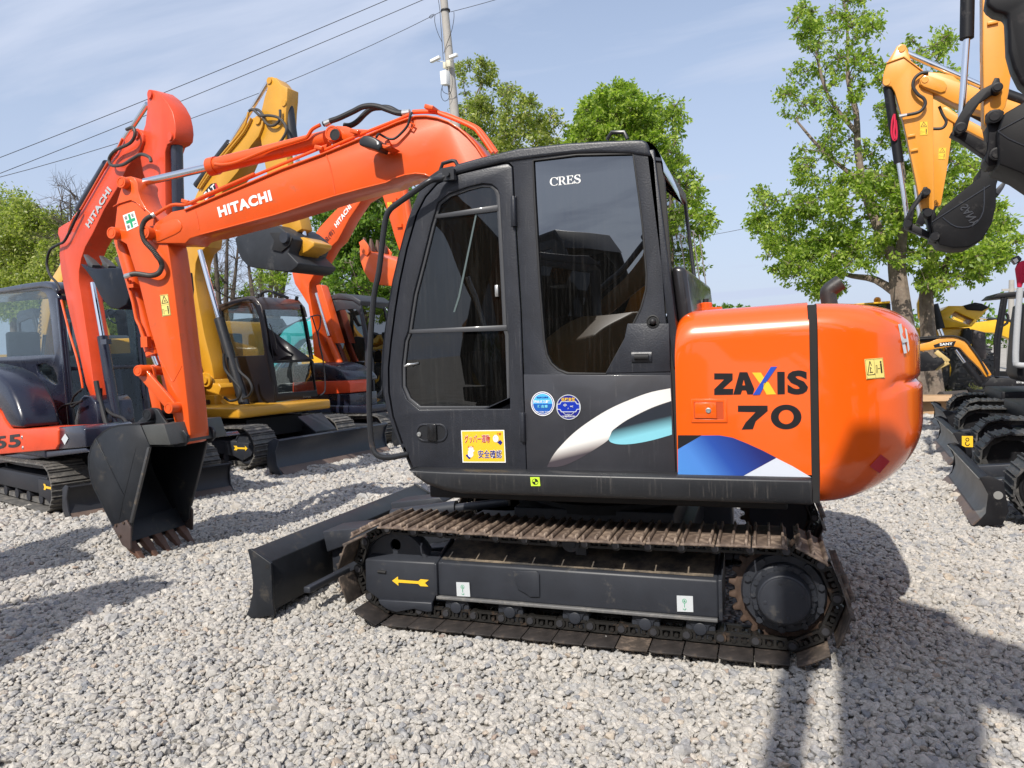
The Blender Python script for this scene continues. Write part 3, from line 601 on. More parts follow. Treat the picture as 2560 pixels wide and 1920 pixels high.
rg = MB(); rg.prism(py(expand(RWIN, -1), -.985), (0, .004, 0)); rgo = rg.build('rear_side_window', GLASSR, cabo, flat=True)
rs = MB(); rs.plate(py(expand(RWIN, 3), -1.0025), [py(expand(RWIN, -2), -1.0025)[::-1]], (0, .012, 0)); rs.build('window_seal', RUBBER, cabo, bevel=.002, seg=1)
# triangular rear lower panel with vent and grommet, lower cab panel seam
v1 = zoom(1400, 850, .2291)
tp = MB(); tp.prism(py(v1((500, 362), (700, 0), (735, -180), (1190, -180), (1205, 345)), -1.006), (0, .01, 0)); tpo = tp.build('corner_panel', BLACKT, cabo, bevel=.003)
vt = MB(); a_, b_ = SY(v1((800, 185))[0], -1.008), SY(v1((985, 183))[0], -1.008)
vt.tube([a_+Vector((-.008, 0, 0)), b_+Vector((.008, 0, 0))], .030, 20); vto = vt.build('vent_surround', BLACKT, cabo)
for v in vto.data.vertices: v.co.y = -1.007+(v.co.y+1.008)*.42
vi = MB(); vi.tube([a_+Vector((.008, -.0075, 0)), b_+Vector((-.008, -.0075, 0))], .017, 16); vio = vi.build('vent_opening', DARK, cabo)
gr = MB(); c = SY((1600+90*.3617, 700+287*.3617), -1.0); gr.lathe(c+Vector((0, 0, 0)), (0, -1, 0), [(0, .034), (.010, .034), (.011, .028), (.006, .026), (.006, .0)], 28); gr.sphere(c+Vector((0, -.010, 0)), .017, 14, 10); gr.build('grommet', RUBBER, cabo)
lo = MB(); lo.prism(py(v1((-398, 376), (1210, 385), (1262, 1470), (-360, 1442)), -1.004), (0, .006, 0)); lp_ = lo.build('lower_panel', mat('panel_black', (.032, .033, .040), .38, coat=.3, var=.2, vscale=3, dirt=(.12, .12, .12), dirtamt=.03, dscale=7, streak=True, bump=.1, bscale=200), cabo, bevel=.003)
# roof, rear, far side, windscreen
rf = MB()
RTOP = [(1112, 431), (1143, 409), (1190, 396), (1238, 384), (1296, 370), (1354, 364), (1416, 357), (1500, 352), (1575, 349), (1606, 349), (1619, 356)]
RBOT = [(1628, 391), (1575, 383), (1500, 381), (1420, 384), (1335, 394), (1258, 405), (1190, 421), (1145, 433), (1118, 442)]
rf.prism(py(RTOP+RBOT, -1.012), (0, 1.10, 0)); rfo = rf.build('cab_roof', BLACKT, ex, bevel=.022, seg=4)
rr = MB()
for a in range(7):
    t = a/6; rr.v += [Vector((.45+.10*sin(t*pi/2)*1.0, yy, 2.672-.17*(1-cos(t*pi/2)))) for yy in (-.985, .08)]
rr.f += [(2*a, 2*a+1, 2*a+3, 2*a+2) for a in range(6)]; rr.mi += [0]*6
rr.prism([(.45, -.985, 2.60), (.54, -.985, 2.575), (.54, -.985, 2.56), (.45, -.985, 2.58)], (0, 1.06, 0)); rr.build('roof_visor', mat('gloss_black', (.02, .02, .022), .12, coat=1, dirt=(.08, .07, .05), dirtamt=.05), rfo)
RN = Vector((.05, 1.1, 0)).cross(Vector((.10, 0, -1))).normalized()
def rear(p, o=0): return hit(p, Vector((.505+o, -1, 2.62)), RN)
def RP(y, z, o=0): return Vector((.505+o+(y+1)*.045+(2.62-z)*.10, y, z))
rc = MB()
rc.plate([RP(-1, 2.62), RP(.09, 2.60), RP(.09, 1.50), RP(-1, 1.50)], [[RP(-.98, 2.55), RP(.045, 2.53), RP(.045, 2.03), RP(-.98, 2.03)][::-1]], (-.04, 0, 0)); rco = rc.build('cab_rear_frame', BLACKT, cabo, bevel=.005)
csl = MB(); csl.prism(py([(1630, 396), (1642, 560), (1656, 780), (1684, 792), (1671, 600), (1660, 450), (1650, 396)], -.975), (0, .06, 0)); csl.build('corner_seal', RUBBER, cabo)
rgm = MB(); rgm.prism([RP(-.99, 2.56, -.01), RP(.055, 2.54, -.01), RP(.055, 2.02, -.01), RP(-.99, 2.02, -.01)], (-.004, 0, 0)); rgm.build('rear_window', GLASSR, cabo, flat=True)
wp = MB(); wp.beam(RP(-.08, 2.33, .03), RP(.11, 2.33, .03), .006, .006); wp.cyl(RP(-.06, 2.33, .03), RP(.0, 1.9, .03), .004, n=6); wp.cyl(RP(.10, 2.33, .05), RP(.13, 1.86, .05), .004, n=6); wp.sphere(RP(.10, 1.84, .04), .03, 10, 8, (1, 1, .7)); wp.build('rear_wiper', STEEL, cabo)
# rounded black box behind the cab rear window
bb = MB(); bb.prism([RP(-.94, 2.03, .003), RP(.13, 2.01, .003), RP(.13, 1.55, .003), RP(-.94, 1.55, .003)], (.075, 0, -.01)); bb.build('rear_cover', mat('gloss_cover', (.018, .017, .019), .28, coat=.4, dirt=(.08, .07, .06), dirtamt=.08), cabo, bevel=.03, seg=4)
fs = MB(); fs.plate([(p.x, .06, p.z) for p in py(CABO)], [[(p.x, .06, p.z) for p in py(expand(RWIN, 0))][::-1], [(p.x, .06, p.z) for p in py(DWIN)][::-1]], (0, .04, 0)); fs.build('cab_far_side', BLACKT, cabo)
fp = MB(); fpts = py(CABO[0:16], 0)
fpath = [Vector((SY(p, -1.0).x+.012, 0, SY(p, -1.0).z)) for p in CABO[0:17]]
fg = MB(); band(fg, fpath, .006, -.94, .05); fg.build('windscreen', GLASSC, cabo)
for y_a in (-.97, .03): fpz = MB(); band(fpz, fpath, .035, y_a, y_a+.05); fpz.build('front_pillar', BLACKT, cabo)
fl = MB(); fl.prism([(-.85, -.95, .965), (.54, -.95, .965), (.54, .08, .965), (-.85, .08, .965)], (0, 0, .03)); fl.build('cab_floor', DARK, cabo)
seat = MB(); seat.box((-.02, -.45, 1.38), (.50, .50, .13)); seat.box((.26, -.45, 1.72), (.13, .48, .62), Matrix.Rotation(RAD(10), 3, 'Y')); seat.box((.31, -.45, 2.1), (.09, .26, .16)); seat.box((.05, -.45, 1.15), (.35, .35, .35)); seat.build('seat', SEATM, cabo, bevel=.04, seg=3)
cs = MB()
for y0 in (-.80, -.12): cs.box((-.05, y0, 1.45), (.50, .12, .10)); cs.cyl((-.22, y0, 1.48), (-.26, y0, 1.72), .012); cs.sphere((-.26, y0, 1.74), .028)
cs.box((-.62, -.15, 1.30), (.12, .3, .5)); cs.cyl((-.6, -.55, 1.0), (-.62, -.55, 1.55), .014); cs.build('control_console', RUBBER, cabo, bevel=.015)
# strips: cab/hood gap, hood/counterweight gap
gp = MB(); gp.prism(py([(1672, 800), (1690, 800), (1699, 1189), (1682, 1189)], -.985), (0, .3, 0)); gp.prism([(1.222, -1.045, .83), (1.222, -1.045, 1.785), (1.262, -1.045, 1.785), (1.262, -1.045, .83)], (0, 2.09, 0)); gp.build('gap_strip', DARK, ex)
# hood (engine side cover): cross-section swept along x, front upper corner rounded
def hood_prof(top, r, side, n=10):
    P = [(-side, .968)]; P += [(-side+r*(1-cos(a*pi/2/n)), top-r*1.0*(1-sin(a*pi/2/n))) for a in range(n+1)]
    return P
xl, xr_ = SY((1690, 1000), -1.06).x, 1.226
hd = MB(); stn = []; NS = 9
for i in range(NS+1):
    if i < NS: a = i/(NS-1)*pi/2; x = xl+.10*(1-cos(a)); top = 1.79-.085*(1-sin(a))
    else: x = xr_; top = 1.805
    stn.append((x, top))
half = []
for x, top in stn: half.append([Vector((x, yy, zz)) for yy, zz in hood_prof(top, .17, 1.065)]+[Vector((x, 0, top+.005))]+[Vector((x, -yy, zz)) for yy, zz in hood_prof(top, .17, 1.065)][::-1])
m_ = len(half[0]); hd.v = [v for r in half for v in r]
for i in range(len(half)-1):
    for j in range(m_-1): hd.f.append((i*m_+j, i*m_+j+1, (i+1)*m_+j+1, (i+1)*m_+j)); hd.mi.append(0)
hd.f += [tuple(range(m_)), tuple((len(half)-1)*m_+j for j in range(m_))]; hd.mi += [0, 0]
hood = hd.build('engine_hood', ORANGEG, ex, ang=50)
# counterweight
cw = MB(); NU, NV = 60, 80; X0 = 1.262
def cwp(u, inset):
    a = u*pi; e = .55   # a 0..pi, superellipse plan
    W = 1.085-inset; D = .545-inset
    cx_, sx_ = cos(a), sin(a); yy = -W*math.copysign(abs(cx_)**.50, cx_); xx = X0+D*abs(sx_)**.78
    return xx, yy
for j in range(NV+1):
    v = j/NV
    for i in range(NU+1):
        u = i/NU; rear_ = sin(u*pi)
        zb = .815+.10*rear_**1.3; zt = 1.795-.02*rear_
        rb_, rt_ = .17+.10*rear_, .13+.07*rear_
        if v < .35: a = v/.35*pi/2; ins = rb_*(1-sin(a)); z = zb+rb_*1.15*(1-cos(a))
        elif v < .65:
            t = (v-.35)/.30; t = t+.10*sin(2*pi*t)*0; z0 = zb+rb_*1.15; z1 = zt-rt_; z = z0+(z1-z0)*t; ins = 0
        else: a = (v-.65)/.35*pi/2; ins = rt_*1.15*(1-cos(a)); z = zt-rt_+rt_*sin(a)
        k = max(0, min(1, (rear_-.42)/.18)); zg = 1.35+.05*k; ins += k*(.010*min(1, max(0, (z-zg)/.012+.5))+.022*math.exp(-((z-zg)/.014)**2))
        xx, yy = cwp(u, ins); cw.v.append(Vector((xx, yy, z)))
for j in range(NV):
    for i in range(NU): cw.f.append((j*(NU+1)+i, j*(NU+1)+i+1, (j+1)*(NU+1)+i+1, (j+1)*(NU+1)+i)); cw.mi.append(0)
cw.f += [tuple(range(NU, -1, -1)), tuple(NV*(NU+1)+i for i in range(NU+1))]; cw.mi += [0, 0]
cwo = cw.build('counterweight', ORANGEG, ex, ang=60)
from mathutils.bvhtree import BVHTree
def surf(ob, p, o0=Vector((0, 0, 0)), lift=.003):
    if ob.name not in SURF: SURF[ob.name] = BVHTree.FromPolygons([v.co+ORG.get(ob.name, Vector()) for v in ob.data.vertices], [tuple(f.vertices) for f in ob.data.polygons])
    h, n, i, d = SURF[ob.name].ray_cast(CAM, ray(*p).normalized())
    if h is None: return SY(p, -.6)
    if n.dot(CAM-h) < 0: n = -n
    return h+n*lift
SURF = {}
z16 = zoom(1600, 700, .3617)
def hy(*p): return [SY(q, -1.066) for q in z16(*p)]
# hood lettering and graphics
def hpoly(mb, pts): mb.prism(hy(*pts), (0, -.0015, 0))
lb = MB()
for p in ([(513, 645), (640, 645), (640, 690), (572, 752), (645, 752), (642, 792), (513, 794), (513, 755), (583, 686), (513, 686)],
          [(688, 637), (742, 637), (790, 752), (780, 790), (742, 790), (733, 762), (706, 762), (696, 790), (645, 792)],
          [(948, 634), (1000, 634), (1001, 788), (950, 790)]): hpoly(lb, p)
lbo = lb.build('model_lettering', BLACKV, hood, flat=True)
ao = MB(); ao.prism([SY(q, -1.0681) for q in z16((708, 728), (727, 728), (717, 690))], (0, -.001, 0)); ao.build('letter_counter', ORANGEG, hood, flat=True)
xb = MB(); hpoly(xb, [(775, 640), (835, 640), (875, 700), (850, 745)]); hpoly(xb, [(868, 700), (890, 708), (940, 790), (875, 792), (850, 745)]); xb.build('model_lettering', YELV, hood, flat=True)
xb = MB(); xb.prism([SY(q, -1.0682) for q in z16((905, 600), (948, 598), (872, 706), (856, 712), (852, 745), (828, 792), (780, 794))], (0, -.001, 0)); xb.build('model_lettering', BLUEV, hood, flat=True)
H3 = lambda s, a, b, c, **k: text(s, *[SY(q, -1.066) for q in z16(a, b, c)], **k)
H3('S', (1018, 792), (1162, 790), (1016, 626), mat=BLACKV, parent=hood, name='model_lettering', bold=.045)
sv = MB(); hpoly(sv, [(677, 868), (882, 868), (882, 905), (800, 975), (780, 1030), (703, 1033), (730, 985), (800, 912), (677, 910)]); sv.build('model_number', BLACKV, hood, flat=True)
ov = MB()
def oval(cx_, cy_, rx, ry, n=40): return [(cx_+rx*cos(2*pi*i/n), cy_+ry*sin(2*pi*i/n)) for i in range(n)]
ov.plate(hy(*oval(1010, 946, 106, 85)), [hy(*oval(1010, 946, 52, 50))[::-1]], (0, -.0015, 0)); ov.build('model_number', BLACKV, hood, flat=True)
# blue swoosh with its printed light-to-dark fade and dot screen, silver wedge
bm_ = bpy.data.materials.new('blue_fade_print'); bm_.use_nodes = True; t = bm_.node_tree; b = t.nodes['Principled BSDF']; b.inputs['Roughness'].default_value = .35
tcn = N(t, 'ShaderNodeTexCoord'); sp_ = N(t, 'ShaderNodeSeparateXYZ'); L(t, tcn.outputs['Object'], sp_.inputs[0])
ma = N(t, 'ShaderNodeMath', operation='MULTIPLY_ADD', inp={1: 1.0, 2: 0}); L(t, sp_.outputs[0], ma.inputs[0])
mb_ = N(t, 'ShaderNodeMath', operation='MULTIPLY_ADD', inp={1: .75}); L(t, sp_.outputs[2], mb_.inputs[0]); L(t, ma.outputs[0], mb_.inputs[2])
mr = N(t, 'ShaderNodeMapRange', inp={1: 1.33, 2: 1.98}); L(t, mb_.outputs[0], mr.inputs[0])
rp = N(t, 'ShaderNodeValToRGB'); cr = rp.color_ramp; cr.elements[0].color = (.07, .24, .62, 1); cr.elements[1].color = (.012, .012, .06, 1)
for p_, c_ in ((.2, (.07, .22, .60)), (.42, (.02, .07, .34)), (.7, (.014, .022, .15))): e = cr.elements.new(p_); e.color = (*c_, 1)
L(t, mr.outputs[0], rp.inputs[0]); L(t, rp.outputs[0], b.inputs['Base Color'])
sw = MB(); hpoly(sw, [(262, 1170), (425, 1075), (550, 1074), (640, 1090), (740, 1130), (850, 1180), (942, 1228), (715, 1352), (262, 1345)]); sw.build('blue_graphic', bm_, hood, flat=True)
sw = MB(); hpoly(sw, [(942, 1230), (1060, 1290), (1183, 1364), (715, 1354)]); sw.build('silver_graphic', mat('silver_print', (.58, .62, .70), .4), hood, flat=True)
sw = MB(); hpoly(sw, [(262, 1073), (425, 1073), (262, 1168)]); sw.build('black_graphic', BLACKV, hood, flat=True)
# latch recess
lt = MB(); lt.plate(hy((352, 822), (600, 822), (605, 985), (355, 985)), [hy((372, 842), (575, 842), (580, 965), (374, 962))[::-1]], (0, -.004, 0)); lto = lt.build('latch_surround', ORANGEG, hood, bevel=.0015)
lt = MB(); lt.prism([SY(q, -1.0672) for q in z16((372, 842), (575, 842), (580, 965), (374, 962))], (0, -.0008, 0)); lt.build('latch_recess', mat('orange_recess_shade', (.5, .06, .008), .5), lto)  # flat on the hood; darker orange stands in for shade inside the recess
lt = MB(); lt.prism([SY(q, -1.068) for q in z16((378, 846), (526, 846), (532, 958), (380, 956))], (0, -.008, 0)); lho = lt.build('latch_handle', ORANGEG, lto, bevel=.003)
lt = MB(); c = SY(z16((473, 902))[0], -1.076); lt.lathe(c, (0, -1, 0), [(0, .014), (.004, .013), (.005, .009), (.003, .007), (.003, 0)], 20); lt.build('lock', STEEL, lto)
# top of hood: filler cap, exhaust
fc = MB(); fc.cyl((.86, -.25, 1.79), (.86, -.25, 1.85), .075, n=24); fc.cyl((.86, -.25, 1.85), (.86, -.25, 1.90), .055, n=24); fc.cyl((.86, -.25, 1.90), (.86, -.25, 1.93), .022, n=12)
def onz(p, y): return SY(p, y)
c0 = SY((1765, 774), -.45); fc = MB(); fc.lathe(c0+Vector((0, 0, -.01)), (0, 0, 1), [(0, .052), (.012, .052), (.013, .036), (.045, .036), (.05, .03)], 24); fc.box(c0+Vector((.03, 0, .004)), (.12, .07, .012)); fco = fc.build('filler_cap', ORANGE, ex)
fc = MB(); fc.cyl(c0+Vector((0, 0, .03)), c0+Vector((0, 0, .062)), .016, n=12); fc.build('cap_knob', RUBBER, fco)
e0 = SY((2075, 770), .1); e1_ = SY((2070, 735), .1); e2 = SY((2086, 716), .1); e3 = SY((2102, 705), .1)
xp = MB(); xp.tube([e0+Vector((0, 0, -.12)), e0, e1_, SY((2074, 725), .1), e2, e3], .048, 18, smooth=4); xp.build('exhaust_pipe', mat('exhaust_black', (.03, .03, .03), .45, dirt=(.12, .1, .08), dirtamt=.15, dscale=20), ex)
# counterweight stickers
def ss(ob, *p, lift=.004): return [surf(ob, q, lift=lift) for q in p]
sticker('warning_sticker', ss(cwo, *z16((1548, 547), (1672, 537), (1687, 675), (1562, 686))), PYEL, warn_shapes(1, False), cwo)
d_ = ss(cwo, *z16((1583, 1285), (1660, 1203), (1720, 1250), (1650, 1332))); sticker('diamond_sticker', d_, REDV, [], cwo)
hb = MB()
for q in (((1772, 312), (1795, 308), (1832, 505), (1812, 508)), ((1818, 335), (1832, 350), (1850, 480), (1840, 498)), ((1797, 410), (1832, 405), (1836, 428), (1802, 436))):
    hb.prism(ss(cwo, *z16(*q), lift=.009), (0, -.0015, 0))
hb.build('lettering', SILVER, cwo, flat=True)
# ---------------- cab lettering, stickers
z6 = zoom(920, 300, .2893); zf = zoom(920, 740, .2893)
def wy(pts, y=-.9862): return [SY(q, y) for q in pts]
# serif letters C R E S built from strokes: (u,v) polygons, u scaled per letter
SER = {
 'C': [[(.95, .62), (.88, .62), (.80, .80), (.66, .92), (.50, .95), (.34, .90), (.24, .72), (.20, .50), (.24, .28), (.34, .11), (.52, .05), (.70, .08), (.88, .22), (.95, .18), (.82, .04), (.50, -.02), (.20, .08), (.04, .28), (.0, .5), (.05, .75), (.22, .95), (.50, 1.02), (.72, .98), (.86, .92), (.92, 1.0), (.97, 1.0)]],
 'R': [[(0, 1), (0, .95), (.1, .93), (.1, .07), (0, .05), (0, 0), (.42, 0), (.42, .05), (.29, .07), (.29, .93), (.29, 1)], [(.29, 1), (.29, .93), (.45, .93), (.58, .86), (.60, .72), (.56, .58), (.44, .51), (.29, .51), (.29, .45), (.5, .45), (.72, .52), (.80, .72), (.74, .90), (.56, 1)], [(.38, .46), (.58, .49), (.84, .08), (.97, .05), (.97, 0), (.72, 0)]],
 'E': [[(0, 1), (0, .95), (.1, .93), (.1, .07), (0, .05), (0, 0), (.29, 0), (.29, 1)], [(.29, 1), (.29, .93), (.62, .93), (.74, .74), (.79, .74), (.79, 1)], [(.29, .55), (.29, .48), (.5, .48), (.56, .36), (.61, .36), (.61, .68), (.56, .68), (.5, .55)], [(.29, 0), (.29, .07), (.64, .07), (.78, .28), (.83, .28), (.80, 0)]],
 'S': [[(.62, .98), (.70, 1.02), (.70, .68), (.64, .68), (.58, .86), (.42, .95), (.26, .92), (.20, .80), (.26, .68), (.52, .56), (.70, .46), (.76, .30), (.70, .10), (.50, -.02), (.28, -.02), (.12, .06), (.06, -.01), (0, -.01), (0, .36), (.06, .36), (.14, .14), (.34, .05), (.50, .08), (.57, .22), (.50, .34), (.24, .46), (.06, .58), (.01, .74), (.08, .92), (.26, 1.02), (.44, 1.02)]]}
sm_ = MB(); u_ = 0
bl_, br_, tl_ = wy(z6((1573, 572), (1826, 545), (1570, 500)))
ux = (br_-bl_)/3.45; uy_ = (tl_-bl_)
for ch in 'CRES':
    for p in SER[ch]:
        pp = [bl_+ux*(u_+a)+uy_*b for a, b in p]; tr = geometry.tessellate_polygon([pp]); sm_.add([v+Vector((0, -.0012, 0)) for v in pp], [tuple(q) for q in tr])
    u_ += {'C': 1.0, 'R': .98, 'E': .90, 'S': .8}[ch]
sm_.build('window_lettering', WHITE, rgo, flat=True, fix=False)
f_ = zoom(1080, 950, .1808)
sh = []
ar_ = 1.42
cs_ = wy(f_((403, 697), (1000, 690), (1022, 1142), (425, 1140)), -1.0075)
yst = sticker('safety_poster', cs_, WHITE, [(YELV, [(.02, .03), (.98, .03), (.98, .97), (.02, .97)])], door)
def P4(cs, u, v): tl, tr, br, bl = [Vector(c) for c in cs]; return (bl*(1-u)+br*u)*(1-v)+(tl*(1-u)+tr*u)*v
def T4(cs, s, u0, v0, u1, v1, m, par, bold=.01, off=.003): return text(s, P4(cs, u0, v0), P4(cs, u1, v0), P4(cs, u0, v1), m, par, name='poster_lettering', bold=bold, off=off)
T4(cs_, 'グッパー運動', .07, .60, .67, .87, WHITE, yst, .03, .002); T4(cs_, 'グッパー運動', .075, .61, .665, .86, REDV, yst, .008, .003)
T4(cs_, '安全確認', .37, .13, .93, .40, WHITE, yst, .03, .002); T4(cs_, '安全確認', .38, .14, .92, .39, NAVYV, yst, .008, .003)
T4(cs_, '止って', .14, .46, .28, .53, REDV, yst, .01); T4(cs_, '了解', .83, .84, .93, .92, REDV, yst, .01)
hnd = []
def oval2(cu, cv, ru, rv, rot=0, n=16): return [(cu+ru*cos(a)*cos(rot)-rv*sin(a)*sin(rot)/1.4, cv+ru*cos(a)*sin(rot)*1.4+rv*sin(a)*cos(rot)) for a in [2*pi*i/n for i in range(n)]]
hnd += [(NAVYV, [(.08, .22), (.16, .10), (.20, .14), (.12, .26)]), (WHITE, oval2(.20, .26, .065, .10))]
for a, l in ((2.25, .10), (1.80, .17), (1.45, .19), (1.10, .18), (.70, .15)):
    r0 = (.20, .27); r1 = (.20+l*cos(a)*.75, .27+l*sin(a)*1.25); hnd.append((WHITE, line(*r0, *r1, .055, 1.4)))
hnd += [(NAVYV, [(.83, .62), (.90, .54), (.95, .62), (.90, .70)]), (WHITE, oval2(.80, .74, .065, .115))]
for k in range(4): hnd.append((NAVYV, line(.745+.01*k, .83-.045*k, .80, .80-.045*k, .008, 1.4)))
sticker('poster_hands', cs_, None, hnd, yst, lift=.003)
# round emission and noise stickers
def round_st(cpx, r, ring_m, parts, texts):
    c = SY(cpx, -1.0072); rr_ = r; cs = [c+Vector((-rr_, 0, rr_)), c+Vector((rr_, 0, rr_)), c+Vector((rr_, 0, -rr_)), c+Vector((-rr_, 0, -rr_))]
    o = sticker('round_sticker', cs, None, parts, cabo)
    for s, u0, v0, u1, v1, m, bo in texts: text(s, P4(cs, u0, v0), P4(cs, u1, v0), P4(cs, u0, v1), m, o, name='sticker_lettering', bold=bo, off=.0035)
    return o
up = [(.5+.41*cos(pi*i/20), .5+.41*sin(pi*i/20)) for i in range(21)]; dn = [(.5+.41*cos(pi+pi*i/20), .5+.41*sin(pi+pi*i/20)) for i in range(21)]
round_st(f_((1532, 328))[0], .067, WHITE, [(WHITE, poly_c(.5, .5, .5, 40)), (NAVYV, poly_c(.5, .5, .465, 40)), (WHITE, poly_c(.5, .5, .435, 40)), (mat('blue_sky_vinyl', (.08, .45, .85), .4), up), (mat('deep_blue_vinyl', (.01, .10, .42), .4), dn)],
         [('特定特殊自動車', .26, .72, .74, .80, NAVYV, .02), ('排出ガス基準', .14, .53, .86, .65, WHITE, .03), ('適合車', .28, .33, .72, .46, SKYV, .03), ('環境省・経済産業省・国土交通省', .20, .14, .80, .20, WHITE, .01)])
DB = mat('deep_blue_vinyl', (.01, .10, .42), .4)
np_ = [(SILVER, poly_c(.5, .5, .5, 40)), (NAVYV, poly_c(.5, .5, .47, 40)), (SILVER, [(.0+.04, .40), (.14, .40), (.20, .30), (.80, .30), (.86, .40), (.96, .40), (.96, .64), (.86, .64), (.80, .74), (.2, .74), (.14, .64), (.04, .64)]), (mat('royal_vinyl', (.005, .03, .38), .35), [(.06, .43), (.16, .43), (.22, .33), (.78, .33), (.84, .43), (.94, .43), (.94, .61), (.84, .61), (.78, .71), (.22, .71), (.16, .61), (.06, .61)])]
np_ += [(SILVER, p) for p in ringq(.5, .45, .26, .28, 14, 1, RAD(205), RAD(335))+ringq(.37, .56, .05, .075, 10, 1, 0, pi)+ringq(.37, .56, .0, .03, 8)]+[(SILVER, line(.58, .55, .70, .50, .02)), (SILVER, line(.58, .52, .70, .56, .02)), (SILVER, line(.44, .22, .56, .22, .02)), (SILVER, line(.5, .48, .49, .42, .02))]
round_st(f_((1888, 375))[0], .068, SILVER, np_, [('低騒音型', .22, .74, .78, .88, YELV, .02), ('日本建設機械化協会', .22, .10, .78, .17, WHITE, .01)])
# long white/cyan swoosh on lower cab panel
def vy(*p, y=-1.0042): return [SY(q, y) for q in v1(*p)]
def spl(pts, k=6):
    P = [Vector((a, b)) for a, b in pts]; out = []; m = len(P)
    for i in range(m-1):
        p0 = P[max(i-1, 0)]; p1 = P[i]; p2 = P[i+1]; p3 = P[min(i+2, m-1)]
        for j in range(k):
            t = j/k; q = .5*((2*p1)+(p2-p0)*t+(2*p0-5*p1+4*p2-p3)*t*t+(p3*1-p0-3*p2+p1*0+3*p1)*t**3) if False else .5*((2*p1)+(p2-p0)*t+(2*p0-5*p1+4*p2-p3)*t*t+(3*p1-p0-3*p2+p3)*t**3); out.append((q.x, q.y))
    out.append(tuple(P[-1])); return out
fm = bpy.data.materials.new('white_fade_print'); fm.use_nodes = True; t = fm.node_tree; b = t.nodes['Principled BSDF']; b.inputs['Roughness'].default_value = .35
tcn = N(t, 'ShaderNodeTexCoord'); sp_ = N(t, 'ShaderNodeSeparateXYZ'); L(t, tcn.outputs['Object'], sp_.inputs[0])
mz = N(t, 'ShaderNodeMath', operation='MULTIPLY_ADD', inp={1: -.26}); L(t, sp_.outputs[0], mz.inputs[0]); L(t, sp_.outputs[2], mz.inputs[2])
mr = N(t, 'ShaderNodeMapRange', inp={1: 1.022, 2: 1.085}); L(t, mz.outputs[0], mr.inputs[0])
rp = N(t, 'ShaderNodeValToRGB'); cr = rp.color_ramp; cr.elements[0].color = (.06, .05, .06, 1); cr.elements[1].color = (.74, .73, .70, 1); e = cr.elements.new(.35); e.color = (.30, .27, .26, 1)
L(t, mr.outputs[0], rp.inputs[0]); L(t, rp.outputs[0], b.inputs['Base Color'])
hi = spl([(-378, 1390), (-340, 1300), (-200, 1390-240), (0, 1175), (0, 1160)][:1]+[(-320, 1270), (-160, 1080+180), (-0, 1160), (150, 1015), (330, 880), (560, 742), (830, 625), (1010, 572), (1205, 527)])
hi = spl([(-385, 1372), (-200, 1130+230-60), (0, 1165), (150, 1015), (330, 880), (560, 742), (830, 625), (1010, 565), (1205, 527)])
hi = spl([(-140, 1380), (-80, 1268), (0, 1165), (150, 1015), (330, 880), (560, 742), (830, 625), (1010, 565), (1205, 527)])
lo_ = spl([(1213, 665), (1000, 740), (750, 862), (620, 950), (565, 1000), (530, 1085), (400, 1180), (200, 1300), (20, 1376), (-132, 1388)])
swm = MB(); pts = hi+lo_
pp = vy(*pts); tr = geometry.tessellate_polygon([pp]); swm.add([v+Vector((0, -.0012, 0)) for v in pp], [tuple(q) for q in tr]); swm.build('white_graphic', fm, lp_, flat=True, fix=False)
cm = bpy.data.materials.new('cyan_fade_print'); cm.use_nodes = True; t = cm.node_tree; b = t.nodes['Principled BSDF']; b.inputs['Roughness'].default_value = .35
tcn = N(t, 'ShaderNodeTexCoord'); sp_ = N(t, 'ShaderNodeSeparateXYZ'); L(t, tcn.outputs['Object'], sp_.inputs[0])
mz = N(t, 'ShaderNodeMath', operation='MULTIPLY_ADD', inp={1: -.24}); L(t, sp_.outputs[0], mz.inputs[0]); L(t, sp_.outputs[2], mz.inputs[2])
mr = N(t, 'ShaderNodeMapRange', inp={1: 1.055, 2: 1.12}); L(t, mz.outputs[0], mr.inputs[0])
rp = N(t, 'ShaderNodeValToRGB'); cr = rp.color_ramp; cr.elements[0].color = (.22, .56, .66, 1); cr.elements[1].color = (.02, .025, .035, 1); L(t, mr.outputs[0], rp.inputs[0]); L(t, rp.outputs[0], b.inputs['Base Color'])
lens = spl([(530, 1085), (580, 990), (700, 895), (950, 775), (1213, 675)])+spl([(1222, 1032), (1000, 1095), (800, 1132), (650, 1138), (560, 1118), (530, 1085)])
pp = vy(*lens); tr = geometry.tessellate_polygon([pp]); swm = MB(); swm.add([v+Vector((0, -.0018, 0)) for v in pp], [tuple(q) for q in tr]); swm.build('cyan_graphic', cm, lp_, flat=True, fix=False)
# skirt centre-of-gravity sticker
cg = [SY(q, -1.117) for q in zoom(920, 740, .2893)((1402, 1565), (1482, 1565), (1490, 1642), (1410, 1642))]
sticker('balance_sticker', cg, LIMEV, [(BLACKV, p) for p in ringq(.5, .5, .30, .34, 20)]+[(BLACKV, [(.5, .5)]+[(.5+.3*cos(a*pi/12), .5+.3*sin(a*pi/12)) for a in range(7)]), (BLACKV, [(.5, .5)]+[(.5+.3*cos(pi+a*pi/12), .5+.3*sin(pi+a*pi/12)) for a in range(7)])], sko)
